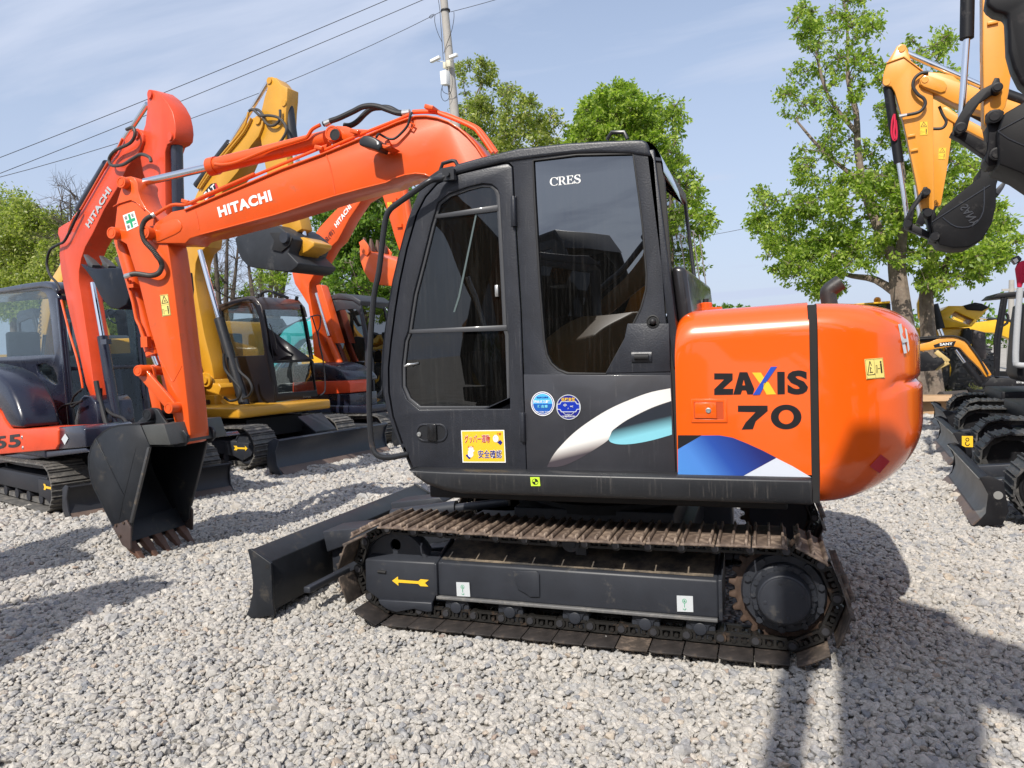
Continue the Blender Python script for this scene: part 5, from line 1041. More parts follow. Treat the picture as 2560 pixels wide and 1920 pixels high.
for q in ((55, 1093), (57, 1119)): mb = MB(); c = PA(q, -.942); mb.lathe(c, -PA.n, [(0, .022), (.004, .02), (.006, .008), (.012, .007)], 14); mb.build('panel_bolt', STEEL, AP)
cabA = [(-260, 750), (0, 722), (60, 712), (110, 706), (128, 710), (140, 724), (147, 745), (158, 830), (172, 960), (182, 1100), (-260, 1110)]
winA = [(-240, 758), (0, 735), (96, 726), (112, 732), (120, 745), (128, 810), (136, 886), (0, 893), (-240, 905)]
win2 = [(90, 912), (112, 908), (132, 918), (142, 940), (144, 960), (136, 962), (108, 946), (92, 930)]
mb = MB(); mb.plate(PA.many(cabA, -.08), [PA.many(winA, -.08)[::-1], PA.many(win2, -.08)[::-1]], PA.n*.05); AC = mb.build('cab', NAVY, A, bevel=.012)
mb = MB(); mb.prism(PA.many(winA, -.05), PA.n*.005); mb.build('side_window', GLASSC, AC, flat=True)
mb = MB(); mb.prism(PA.many(win2, -.05), PA.n*.005); mb.build('lower_window', GLASSC, AC, flat=True)
mb = MB(); mb.prism(PA.many([(-260, 748), (0, 720), (60, 709), (110, 703), (128, 707), (140, 722), (141, 735), (128, 722), (100, 719), (0, 733), (-260, 760)], -.11), PA.n*1.06); mb.build('cab_roof', NAVY, AC, bevel=.02)
f0 = PA((147, 745), -.08); f1 = PA((182, 1100), -.08); hA = FA.h
mb = MB()
for o_ in (.0, .98): mb.beam(f0+PA.n*o_, f1+PA.n*o_, .06, .06)
mb.beam(f0, f0+PA.n, .05, .06); mb.beam(f1, f1+PA.n, .05, .3); m2 = (f0+f1)/2; mb.beam(m2, m2+PA.n, .04, .05)
mb.build('cab_front_frame', NAVY, AC, bevel=.005)
mb = MB(); mb.prism([f0, f0+PA.n*.98, f1+PA.n*.98, f1], -hA*.004); mb.build('windscreen', GLASSC, AC, flat=True)
mb = MB(); mb.plate([v+PA.n*1.0 for v in PA.many(cabA, -.08)], [[v+PA.n*1.0 for v in PA.many(winA, -.08)][::-1]], PA.n*.04); mb.build('cab_far_side', NAVY, AC)
sc_ = PA((75, 930), .3); mb = MB(); mb.box(sc_, (.45, .48, .12), FA.R); mb.box(sc_-hA*.2+Vector((0, 0, .32)), (.12, .46, .62), FA.R); mb.build('seat', SEATM, AC, bevel=.04)
coil = [PA((100+3*sin(k*1.3), 740+2.1*k), .0) for k in range(54)]; mb = MB(); mb.tube(coil, .006, 6); mb.build('coiled_cord', RUBBER, AC)
bA = zA((790, 1372), (740, 1240), (680, 960), (600, 640), (555, 430), (525, 260), (512, 130), (518, 0))+za((498, 1500), (505, 1450), (560, 1415), (600, 1395), (640, 1350), (700, 1262), (830, 1055), (960, 880), (1060, 715), (1130, 620), (1170, 597), (1205, 600), (1235, 640), (1235, 700), (1195, 800), (1090, 935), (1040, 1060), (900, 1290), (800, 1500))+zA((735, 60), (700, 160), (680, 270), (678, 360), (690, 440), (720, 640), (760, 900), (800, 1200), (835, 1370))
boA = traced(A, PA, [bA], 'boom', ORANGEB, -.13, .26, .008)
text('HITACHI', *[PA(q, -.135) for q in za((772, 1455), (968, 1125), (738, 1420))], mat=mat('worn_silver_vinyl', (.45, .47, .47), .4, dirt=(.6, .1, .03), dirtamt=.1, dscale=30), parent=boA, bold=.045, off=.002)
aA = za((1272, 300), (1280, 268), (1300, 256), (1340, 262), (1395, 305), (1450, 375), (1490, 450), (1510, 540), (1517, 610), (1510, 680), (1482, 712), (1445, 730), (1425, 790), (1425, 1100), (1430, 1400))+zA((1420, 100), (1330, 500), (1210, 560), (1190, 300), (1300, -90))+za((1345, 1300), (1290, 1120), (1235, 980), (1212, 850), (1225, 700), (1240, 600), (1255, 560), (1272, 420))
arA = traced(A, PA, [aA], 'arm', ORANGEB, -.10, .20, .008)
traced(A, PA, [za((1380, 285), (1440, 330), (1500, 400), (1545, 470), (1580, 570), (1588, 690), (1575, 715), (1540, 690), (1515, 610), (1480, 450), (1400, 320))], 'arm_plate', ORANGEB, .10, .03, .004, arA)
for q in za((1305, 298), (1480, 660)): mb = MB(); mb.lathe(PA(q, -.10), -PA.n, [(0, .05), (.02, .045)], 18); mb.build('pin_boss', ORANGEB, arA)
mb = MB(); mb.lathe(PA(za((1188, 640))[0], -.13), -PA.n, [(0, .06), (.02, .055)], 18); mb.build('pin_boss', ORANGEB, boA)
o = cyl_between(A, PA(za((1525, 690))[0]), PA(zA((1545, -60))[0]), .062, 'bucket_cylinder', NAVY); cyl_between(A, PA(zA((1545, -60))[0]), PA(zA((1400, 250))[0]), .03, 'cylinder_rod', CHROME, o)
o = cyl_between(A, PA(za((930, 900))[0], -.02), PA(za((690, 1290))[0], -.02), .06, 'arm_cylinder', NAVY); cyl_between(A, PA(za((1275, 380))[0]), PA(za((930, 900))[0]), .03, 'cylinder_rod', CHROME, o)
o = cyl_between(A, PA(zA((885, 835))[0]), PA(zA((1010, 1590))[0]), .062, 'boom_cylinder', NAVY); cyl_between(A, PA(zA((800, 370))[0]), PA(zA((885, 840))[0]), .032, 'cylinder_rod', CHROME, o)
mb = MB(); mb.box(PA(zA((915, 880))[0], -.06), (.16, .06, .06), FA.R); mb.build('cylinder_clamp', NAVY, o)
hose(PA.many(za((1095, 600), (1150, 585), (1165, 650), (1120, 720), (1000, 780), (945, 850), (965, 910), (1060, 905), (1150, 850), (1220, 815), (1290, 840), (1305, 880)), -.2), .018, 'ribbed_hose', boA, m=RIB)
hose(PA.many(za((690, 1300), (640, 1400), (560, 1560))+zA((500, 40), (430, 90), (405, 200), (430, 300), (490, 370), (520, 440)), -.18), .016, 'hydraulic_hose', boA)
for q in (za((1060, 680), (1000, 800), (930, 890), (700, 1290), (640, 1360), (590, 1480)), zA((530, 520), (600, 800), (660, 1000), (700, 1180), (715, 1280))):
    mb = MB(); mb.tube(PA.many(q, -.155), .014, 8, smooth=2); mb.build('steel_pipe', ORANGE, boA)
hose(PA.many(zA((710, 1290), (640, 1350), (620, 1440), (700, 1390), (690, 1400), (560, 1430), (490, 1500), (530, 1600)), -.3), .014, 'hydraulic_hose', A)
br_ = zA((690, 1370), (720, 1340), (780, 1350), (820, 1400), (840, 1500), (850, 1620), (850, 1750), (650, 1750), (640, 1560)); traced(A, PA, [br_], 'swing_bracket', NAVY, -.22, .44, .02)
sticker('caution_label', [PA(q, -.225) for q in zq((788, 655), (862, 653), (864, 726), (790, 730))], mat('label_brown', (.22, .12, .10), .4), [], A)
hose(PA.many(zA((830, 1220), (850, 1330), (880, 1450), (920, 1600), (940, 1680)), -.15), .03, 'hydraulic_hose', A)
hose(PA.many(zA((870, 1280), (880, 1400), (960, 1500), (1060, 1540), (1100, 1590)), -.1), .02, 'hydraulic_hose', A)
kA = zA((690, 205), (760, 235), (830, 250), (960, 240), (1110, 245), (1125, 400), (1120, 480), (1090, 560), (1020, 600), (960, 590), (905, 540), (860, 475), (800, 345), (745, 270))
kb = MB(); kb.prism(PA.many(kA, -.36), PA.n*.72); kAo = kb.build('bucket', mat('bucket_blue_black', (.008, .011, .018), .45, spec=.25, var=.3, dirt=(.08, .08, .08), dirtamt=.05, bump=.2, bscale=50), A, bevel=.012)
tb_ = PA(zA((760, 235))[0], -.36); teeth(kAo, tb_, PA(zA((660, 110))[0], -.36)-tb_, PA.n, 4, .7, .31, mat('tooth_grey', (.06, .06, .06), .45, dirt=(.2, .19, .17), dirtamt=.2), wd=.045, th=.035)
# ---------------- generic helper: a cab seen on its near side and front
def cab_box(root, P, side, wins, depth, front_h, m, glass=GLASSC, off=0.0, roof=None, seat=True, parent=None):
    mb = MB(); mb.plate(P.many(side, off), [P.many(w_, off)[::-1] for w_ in wins], P.n*.05); c = mb.build('cab', m, root, bevel=.012)
    for w_ in wins: mb = MB(); mb.prism(P.many(w_, off+.02), P.n*.005); mb.build('side_window', glass, c, flat=True)
    cx_ = sum(p[0] for p in side)/len(side); cy_ = sum(p[1] for p in side)/len(side); hole = [(cx_+(x-cx_)*.84, cy_+(y-cy_)*.84) for x, y in side]
    mb = MB(); mb.plate(P.many(side, off+depth-.04), [P.many(hole, off+depth-.04)[::-1]], P.n*.04); mb.build('cab_far_side', m, c)
    return c
def frame_rect(pts, wd, th_vec, m, name, parent, glass=None, bars=()):
    """frame round a quad (3-D corners in order) with glass"""
    c = sum((Vector(p) for p in pts), Vector())/len(pts); inn = [Vector(p)+(c-Vector(p)).normalized()*wd for p in pts]
    mb = MB(); mb.plate(pts, [inn[::-1]], th_vec)
    for a, b_ in bars: mb.beam(a+th_vec*.5, b_+th_vec*.5, wd*.6, th_vec.length)
    o = mb.build(name, m, parent, bevel=.004)
    if glass: g = MB(); g.prism([p+th_vec*.4 for p in inn], th_vec*.1); g.build('glass', glass, o, flat=True)
    return o
# ---------------- B: ochre machine in the middle distance, black cab
hB = (.986, -.164); PB = Pl((-5.3, 5.1, 0), hB); FB = LF((-7.25, 5.42), hB)
B = thing('crawler_excavator', (-7.25, 5.42, 0), 'ochre yellow excavator with black cab, black bucket hanging behind the big boom', 'excavator', GR)
for s_ in (1, -1): track(B, FB, s_, 1.08, 1.13, .45, .315, TREADG, 38, arrow=(s_ < 0))
blade(B, FB, 1.92, -1.22, 1.25, .50, mat('blade_blue_black', (.030, .036, .048), .42, var=.2, dirt=(.11, .10, .10), dirtamt=.12, dscale=8, streak=True))
mb = MB(); mb.box(FB(0, 0, .55), (1.3, 1.2, .3), FB.R); mb.lathe(FB(0, 0, .6), (0, 0, 1), [(0, .5), (.16, .5)], 28); mb.build('centre_frame', DARK, B)
mb = MB(); mb.prism([FB(1.35, -.2, .70), FB(1.62, -.1, .46), FB(1.50, .5, .44), FB(1.2, .5, .70)], (0, 0, .03)); mb.build('step_plate', BLACKM, B, bevel=.004)
mb = MB(); mb.box(FB(-.35, 0, .84), (2.6, 2.0, .16), FB.R); mb.build('turntable_deck', CATY, B, bevel=.03)
sk_ = zB((455, 1435), (480, 1428), (1048, 1385), (1040, 1425), (1000, 1452), (640, 1508), (470, 1500)); traced(B, PB, [zB((-60, 1460), (200, 1455), (205, 1545), (-60, 1550))], 'side_skirt', CATY, -.75, .3, .01)
CF_ = PB((683, 1013), .12); FBf = Pl(CF_, FB.l)
skf = MB(); skf.prism(FBf.many(sk_, -.03), FBf.n*.12); sks = skf.build('front_skirt', CATY, B, bevel=.01)
sticker('plate_label', FBf.many(zB((565, 1435), (615, 1430), (615, 1460), (567, 1463)), -.035), BLACKV, [], sks)
mb = MB(); mb.prism(PB.many([(-110+x, y) for x, y in ((300, 850), (430, 845), (520, 870), (545, 960), (548, 1045), (260, 1045))], -.85), PB.n*.55); mb.build('engine_cover', CATY, B, bevel=.04)
pv = zB((-150, 1080), (20, 1150), (70, 1175), (105, 1215), (115, 1245), (160, 1240), (182, 1275), (165, 1320), (160, 1350), (190, 1400), (215, 1440), (205, 1540), (-150, 1545))
traced(B, PB, [pv], 'boom_bracket', CATY, -.22, .44, .012)
mb = MB(); mb.prism(PB.many(zB((30, 1345), (125, 1342), (130, 1462), (32, 1468)), -.34), PB.n*.15); gbx = mb.build('step_box', CATY, B, bevel=.008)
gl2 = MB()
for k in range(6): gl2.tube(PB.many(zB((48+6*(k in (0, 5)), 1385+k*11), (88-6*(k in (0, 5)), 1384+k*11)), -.345), .008, 6)
gl2.build('grille', DARK, gbx)
cabB = [(548, 768), (580, 752), (618, 744), (634, 748), (648, 765), (664, 800), (686, 1012), (560, 1016), (552, 900)]
w1 = [(553, 770), (600, 756), (622, 752), (636, 764), (648, 800), (660, 880), (659, 888), (560, 892), (556, 800)]
BC = cab_box(B, PB, cabB, [w1], 1.0, None, mat('cab_black', (.008, .008, .012), .4, coat=.05, spec=.3, dirt=(.05, .05, .05), dirtamt=.0, dscale=7, streak=True), off=.12)
CABB = MATS['cab_black']
zC = zB
fpts = FBf.many(zC((520, 560), (880, 560), (960, 1020), (1022, 1350), (650, 1400), (575, 900)), 0)
ftop = FBf.many(zC((560, 600), (895, 600), (930, 720), (985, 1030), (640, 1045), (590, 760)), 0); flow = FBf.many(zC((640, 1065), (985, 1050), (1005, 1300), (680, 1325)), 0)
mb = MB(); mb.plate(fpts, [ftop[::-1], flow[::-1]], -FB.h*.05); bf = mb.build('cab_front_frame', CABB, BC, bevel=.008)
for q, nm in ((ftop, 'windscreen'), (flow, 'lower_windscreen')): mb = MB(); mb.prism([v-FB.h*.02 for v in q], -FB.h*.005); mb.build(nm, GLASSC, bf, flat=True)
rp_ = [PB(p, .12) for p in ((545, 782), (545, 762), (580, 750), (618, 740), (636, 742), (652, 762), (668, 775))]
mb = MB(); mb.prism([*rp_[:6], *PB.many(((660, 790), (640, 758), (600, 756), (560, 775)), .12)], PB.n*1.03); mb.build('cab_roof', mat('cab_roof_brown', (.035, .025, .024), .35, coat=.4), BC, bevel=.02)
sc_ = PB((600, 920), .6); mb = MB(); mb.box(sc_, (.45, .48, .12), FB.R); mb.box(sc_-FB.h*.2+Vector((0, 0, .32)), (.12, .46, .62), FB.R); mb.build('seat', SEATM, BC, bevel=.04)
for q in ((zC((495, 500), (500, 465))), zC((832, 520), (838, 490))): mb = MB(); mb.cyl(FBf(q[0]), FBf(q[1]), .03, n=10); mb.build('roof_knob', RUBBER, BC)
mb = MB(); mb.tube(FBf.many(zC((955, 665), (985, 655), (1040, 655), (1035, 760), (1020, 790), (1030, 900), (1065, 1050), (1080, 1200), (1078, 1310), (1040, 1340)), -.12), .012, 8, smooth=2); mb.tube(FBf.many(zC((970, 665), (1020, 830), (1060, 1010), (1080, 1190)), -.12), .012, 8); mb.build('mirror_bar', BLACKT, BC)
mb = MB(); mb.tube(FBf.many(zC((600, 720), (650, 850), (665, 940)), -.03), .008, 6); mb.build('wiper', RUBBER, bf)
hose(PB.many(zC((520, 490), (540, 455), (600, 440), (680, 470), (760, 500)), .4), .025, 'hydraulic_hose', B)
text('hrss', *FBf.many(zC((893, 1365), (955, 1362), (893, 1345)), -.055), mat=mat('grey_vinyl', (.12, .12, .12), .5), parent=bf, off=.002)
bB = zA((1730, 1180), (1700, 1010), (1660, 700), (1625, 300), (1605, 160), (1600, 60))+[(466, 570), (476, 540)]+z2((-40, 1180), (20, 1050), (130, 880), (270, 700), (400, 548), (460, 497), (515, 490), (545, 520), (540, 570), (505, 660), (440, 740), (400, 800), (330, 960), (210, 1100), (150, 1240), (80, 1400))+zA((1780, 60), (1720, 110), (1690, 200), (1680, 330), (1705, 500), (1760, 800), (1830, 1080), (1850, 1200))
boB = traced(B, PB, [bB], 'boom', CATY, -.16, .32, .008)
aB = z2((576, 170), (590, 148), (620, 145), (648, 155), (680, 185), (700, 215), (755, 240), (752, 330), (742, 440), (735, 640), (740, 800), (790, 1100), (860, 1380), (880, 1460), (780, 1520), (735, 1500), (700, 1410), (640, 1250), (560, 900), (520, 660), (540, 560), (530, 440), (555, 330), (582, 245))
arB = traced(B, PB, [aB], 'arm', CATY, -.12, .24, .008)
traced(B, PB, [z2((650, 150), (700, 180), (755, 240), (785, 300), (806, 380), (800, 410), (760, 400), (725, 300), (680, 200))], 'arm_plate', CATY, .12, .03, .004, arB)
for q, o_ in ((z2((603, 180))[0], -.12), (z2((728, 372))[0], -.12)): mb = MB(); mb.lathe(PB(q, o_), -PB.n, [(0, .055), (.02, .05)], 18); mb.build('pin_boss', CATY, arB)
mb = MB(); mb.lathe(PB(z2((505, 522))[0], -.16), -PB.n, [(0, .07), (.03, .065)], 18); mb.build('pin_boss', CATY, boB)
for q in (zA((1790, 1210))[0],): mb = MB(); mb.lathe(PB(q, -.24), -PB.n, [(0, .12), (.03, .115), (.03, .06), (.06, .06)], 20); mb.build('pin_boss', CATY, B)
o = cyl_between(B, PB(z2((762, 400))[0]), PB(z2((800, 700))[0]), .085, 'bucket_cylinder', BLACKP); cyl_between(B, PB(z2((800, 700))[0]), PB(z2((905, 1560))[0]), .04, 'cylinder_rod', CHROME, o)
o = cyl_between(B, PB(z2((265, 720))[0], -.02), PB(z2((-20, 1090))[0], -.02), .08, 'arm_cylinder', BLACKP); cyl_between(B, PB(z2((585, 200))[0]), PB(z2((265, 720))[0], -.02), .035, 'cylinder_rod', CHROME, o)
for o_ in (-.24, .24):
    o = cyl_between(B, PB(zB((165, 680))[0], o_), PB(zB((385, 1430))[0], o_), .085, 'boom_cylinder', BLACKP); cyl_between(B, PB(zB((0, 90))[0], o_), PB(zB((165, 690))[0], o_), .042, 'cylinder_rod', CHROME, o)
hose(PB.many(zB((205, 980), (215, 1110), (280, 1200), (350, 1290), (330, 1370), (260, 1390), (210, 1360)), -.4), .022, 'hydraulic_hose', B); hose(PB.many(zB((310, 1020), (340, 1130), (420, 1210), (450, 1290), (420, 1350), (370, 1370)), -.35), .022, 'hydraulic_hose', B)
hose(PB.many(z2((425, 440), (460, 430), (520, 480), (600, 480), (680, 500), (735, 560), (745, 620), (700, 700), (660, 730)), -.2), .022, 'ribbed_hose', boB, m=RIB)
hose(PB.many(z2((455, 430), (500, 430), (540, 470), (560, 530), (600, 565), (650, 560), (690, 510), (692, 430)), -.18), .022, 'ribbed_hose', boB, m=RIB)
for q, dx in ((z2((420, 450), (390, 560), (330, 650), (180, 830), (60, 980), (-20, 1110)), 0), (z2((440, 500), (380, 620), (250, 780), (100, 960), (0, 1110)), 0)): mb = MB(); mb.tube(PB.many(q, -.19), .018, 8, smooth=2); mb.build('steel_pipe', CATY, boB)
hx = z2((28, 1150), (95, 1070), (140, 1062), (162, 1110), (110, 1200), (40, 1230)); mb = MB(); mb.prism(PB.many(hx, -.162), -PB.n*.002); lg = mb.build('logo_panel', BLACKV, boB, flat=True)
text('CAT', *[PB(q, -.166) for q in z2((42, 1222), (140, 1130), (22, 1160))], mat=WHITE, parent=lg, bold=.02)
mb = MB(); mb.prism(PB.many(z2((140, 1062), (162, 1110), (150, 1135), (126, 1075)), -.165), -PB.n*.002); mb.build('logo_stripe', REDV, lg, flat=True)
kB = z2((300, 1545), (340, 1500), (430, 1450), (560, 1430), (650, 1425), (700, 1450), (760, 1500), (800, 1545), (780, 1620))+zB((760, 110), (850, 200), (835, 232), (800, 262), (760, 275), (620, 262), (480, 242), (415, 228), (360, 170), (325, 100), (305, 10))
mb = MB(); mb.prism(PB.many(kB, -.42), PB.n*.84); kBo = mb.build('bucket', mat('bucket_slate', (.026, .029, .034), .5, spec=.3, var=.2, dirt=(.1, .1, .1), dirtamt=.1), B, bevel=.015)
traced(B, PB, [z2((600, 1490), (690, 1490), (760, 1500), (795, 1540), (770, 1600), (700, 1659), (620, 1640), (640, 1560))], 'bucket_ear', DARK, -.45, .03, .004, kBo)
mb = MB(); mb.lathe(PB(z2((742, 1535))[0], -.45), -PB.n, [(0, .09), (.05, .085)], 20); mb.build('bucket_pin', BLACKM, kBo)
lk = zB((712, 190), (745, 150), (790, 70), (815, 10), (840, -20), (890, -25), (985, 20), (982, 55), (930, 95), (880, 120), (800, 195), (740, 205)); traced(B, PB, [lk], 'bucket_link', CATY, -.2, .4, .012)
# ---------------- C: second orange machine further back
hC = (.986, -.164); PC = Pl((-4.9, 7.9, 0), hC); FC = LF((-6.6, 8.2), hC)
C_ = thing('crawler_excavator', (-6.6, 8.2, 0), 'orange excavator behind the ochre one, black lettering on its boom and an orange bucket raised', 'excavator', GR)
for s_ in (1, -1): track(C_, FC, s_, .95, 1.0, .42, .28, TREADG, 34)
blade(C_, FC, 1.55, -1.0, 1.0, .4, BUCKET)
mb = MB(); mb.box(FC(-.2, 0, .66), (2.2, 1.9, .16), FC.R); mb.lathe(FC(0, 0, .45), (0, 0, 1), [(0, .4), (.14, .4)], 24); mb.build('turntable_deck', NAVY, C_, bevel=.03)
traced(C_, PC, [zB((800, 1230), (1020, 1222), (1270, 1215), (1295, 1240), (1298, 1320), (1150, 1330), (800, 1345))], 'side_panel', ORANGEB, -.92, .6, .012)
traced(C_, PC, [zB((800, 1335), (1296, 1325), (1300, 1450), (1280, 1470), (800, 1480))], 'lower_panel', NAVY, -.90, .8, .02)
traced(C_, PC, [zB((800, 1080), (1010, 1060), (1080, 1070), (1160, 1095), (1230, 1140), (1270, 1190), (1278, 1225), (1020, 1215), (800, 1230))], 'engine_hood', NAVY, -.90, .9, .04)
text('小倉建設(有)', *[PC(q, -.155) for q in ((794, 645), (838, 581), (786, 634))], mat=BLACKV, parent=C_, bold=.01, off=.004)
bC = zB((985, 1000), (965, 760), (935, 560), (880, 470), (820, 380), (797, 290), (805, 215), (850, 130), (900, 60))+z2((945, 1610), (985, 1520), (1030, 1450), (1130, 1340), (1220, 1250), (1330, 1170), (1480, 1060), (1650, 950), (1800, 880), (1860, 900), (1840, 960), (1560, 1120), (1395, 1215), (1290, 1370), (1190, 1560))+zB((1130, 60), (1060, 180), (990, 290), (945, 370), (940, 440), (960, 560), (985, 700), (1040, 880), (1120, 1060), (1180, 1110))
boC = traced(C_, PC, [bC], 'boom', ORANGE, -.15, .30, .008)
text('HITACHI', *[PC(q, -.155) for q in z2((1182, 1452), (1312, 1275), (1160, 1418))], mat=WHITE, parent=boC, bold=.045, off=.004)
traced(C_, PC, [zB((1003, 392), (1030, 385), (1050, 400), (1198, 892), (1150, 890), (1100, 830))], 'cylinder_guard', ORANGE, -.12, .2, .006)
o = cyl_between(C_, PC(zB((1120, 850))[0], -.1), PC(zB((1235, 1130))[0], -.1), .07, 'boom_cylinder', ORANGE); cyl_between(C_, PC(zB((1005, 460))[0], -.14), PC(zB((1115, 830))[0], -.14), .035, 'cylinder_rod', CHROME, o)
hose(PC.many(zB((1180, 1080), (1230, 1140), (1310, 1160), (1365, 1210), (1360, 1270), (1310, 1300)), -.2), .022, 'hydraulic_hose', C_)
aC = h1((40, 300), (120, 240), (300, 240), (330, 330), (350, 560), (290, 640), (262, 560), (290, 700), (312, 860), (290, 960), (262, 1060), (215, 920), (130, 620), (65, 450))
aC = h1((20, 250), (260, 230), (262, 400), (300, 600), (330, 780), (300, 1100), (255, 1060), (190, 870), (120, 620), (65, 450))
arC = traced(C_, PC, [aC], 'arm', ORANGE, -.12, .24, .008)
cyl_between(C_, PC(h1((285, 380))[0], -.05), PC(h1((345, 760))[0], -.05), .08, 'bucket_cylinder', ORANGE)
for q in h1((190, 500), (245, 765)): mb = MB(); mb.box(PC(q, -.14), (.12, .05, .06), FC.R); mb.build('pipe_clamp', ORANGE, arC)
sticker('warning_sticker', PC.many(h1((115, 520), (165, 515), (175, 590), (125, 600)), -.122), YELV, warn_shapes(1), arC)
kC = [(899, 618), (912, 628), (935, 632), (965, 645), (1003, 655), (1010, 700), (985, 716), (945, 712), (925, 704), (910, 680), (900, 650)]
mb = MB(); mb.prism(PC.many(kC, -.40), PC.n*.8); kCo = mb.build('bucket', mat('bucket_orange', (.80, .13, .03), .4, coat=.3), C_, bevel=.01)
tb_ = PC((905, 626), -.4); teeth(kCo, tb_, PC((902, 592), -.4)-tb_, PC.n, 4, .8, .26, mat('tooth_brown', (.12, .07, .05), .6), wd=.05, th=.04)
traced(C_, PC, [zB((1372, 20), (1410, -5), (1440, 30), (1475, 95), (1440, 135), (1400, 110))], 'side_cutter', mat('bucket_orange', (.8, .13, .03)), -.43, .03, .003, kCo); traced(C_, PC, [zB((1600, 45), (1655, 110), (1650, 135), (1590, 120))], 'side_cutter', mat('bucket_orange', (.8, .13, .03)), .40, .03, .003, kCo)
cabC = [(812, 745), (845, 737), (880, 742), (900, 756), (930, 900), (935, 1000), (840, 1010), (815, 900)]; wC = [(826, 785), (850, 775), (890, 772), (900, 790), (912, 860), (912, 925), (892, 935), (860, 920), (838, 850)]
CC = cab_box(C_, PC, cabC, [wC], 1.0, None, mat('dusty_black', (.03, .033, .042), .5, dirt=(.12, .12, .12), dirtamt=.15, dscale=3), off=.12, glass=GLASSR)
fC = Pl(PC((902, 760), .12), FC.l)
frame_rect(fC.many([(900, 752), (962, 763), (972, 800), (955, 985), (938, 1000)]), .08, -FC.h*.05, MATS['dusty_black'], 'cab_front_frame', CC, glass=GLASSR)
mb = MB(); mb.prism(PC.many([(812, 752), (812, 742), (845, 733), (880, 738), (902, 752), (900, 765), (880, 752), (845, 748)], .10), PC.n*1.05); mb.build('cab_roof', MATS['dusty_black'], CC, bevel=.02)
# ---------------- D: yellow machine between, facing away to the left
PD = Pl((-9.2, 7.2, 0), (1, -.1)); FD = LF((-10.2, 8.0), (-1, .1))
D = thing('crawler_excavator', (-10.2, 8.0, 0), 'yellow excavator half hidden between the two arms, black open-framed cab', 'excavator', GR)
for s_ in (1, -1): track(D, FD, s_, 1.0, 1.1, .42, .3, RUSTD, 30)
mb = MB(); mb.box(FD(0, 0, .75), (2.4, 2.0, .2), FD.R); mb.build('turntable_deck', ORANGE, D, bevel=.02)
sidD = zA((1020, 1180), (1100, 900), (1170, 730), (1250, 690), (1700, 690), (1760, 800), (1770, 1500), (1060, 1510))
DP_ = traced(D, PD, [sidD], 'side_panel', CATY, .0, 1.9, .06)
mb = MB(); mb.prism(PD.many(zA((1160, 905), (1240, 880), (1380, 890), (1380, 960), (1165, 960)), -.01), PD.n*.01); mb.build('light_panel', CATB, DP_, flat=True)
hx = zA((1188, 1210), (1210, 1190), (1262, 1190), (1282, 1220), (1262, 1250), (1205, 1250)); mb = MB(); mb.prism(PD.many(hx, -.012), PD.n*.01); mb.build('logo_panel', mat('logo_red', (.12, .015, .03), .4), DP_, flat=True)
text('CAT', *[PD(q, -.02) for q in zA((1120, 1180), (1222, 1180), (1120, 1100))], mat=BLACKV, parent=DP_, bold=.02); mb = MB(); mb.prism(PD.many(zA((1190, 1170), (1222, 1170), (1218, 1100), (1190, 1095)), -.013), PD.n*.005); mb.build('logo_panel', WHITE, DP_, flat=True)
hx = zA((1120, 1325), (1258, 1325), (1276, 1352), (1258, 1380), (1120, 1380)); mb = MB(); mb.prism(PD.many(hx, -.012), PD.n*.01); mb.build('number_plate', BLACKV, DP_, flat=True)
text('307E2', *[PD(q, -.024) for q in zA((1130, 1372), (1256, 1372), (1130, 1332))], mat=WHITE, parent=DP_, bold=.01)
cD = zA((700, 640), (900, 605), (1060, 600), (1110, 640), (1145, 900), (1175, 1200), (1205, 1540), (1060, 1590), (700, 1600)); wD = zA((760, 700), (980, 650), (1000, 700), (1040, 980), (1065, 1060), (760, 1080)); wD2 = zA((760, 1120), (1010, 1120), (1090, 1180), (1128, 1300), (1120, 1400), (1060, 1440), (760, 1440))
cab_box(D, PD, cD, [wD, wD2], .5, None, CABB, off=-.12)
hm = MB(); hm.tube(PD.many(zA((1000, 620), (960, 600), (930, 620), (950, 690), (1000, 720), (1010, 700)), -.2), .018, 8, smooth=2); hm.build('mirror_bar', BLACKT, D)
hm = MB(); hm.tube(PD.many(zA((1110, 670), (1160, 660), (1185, 720), (1220, 1060)), -.25), .018, 8, smooth=2); hm.build('hand_rail', BLACKT, D)
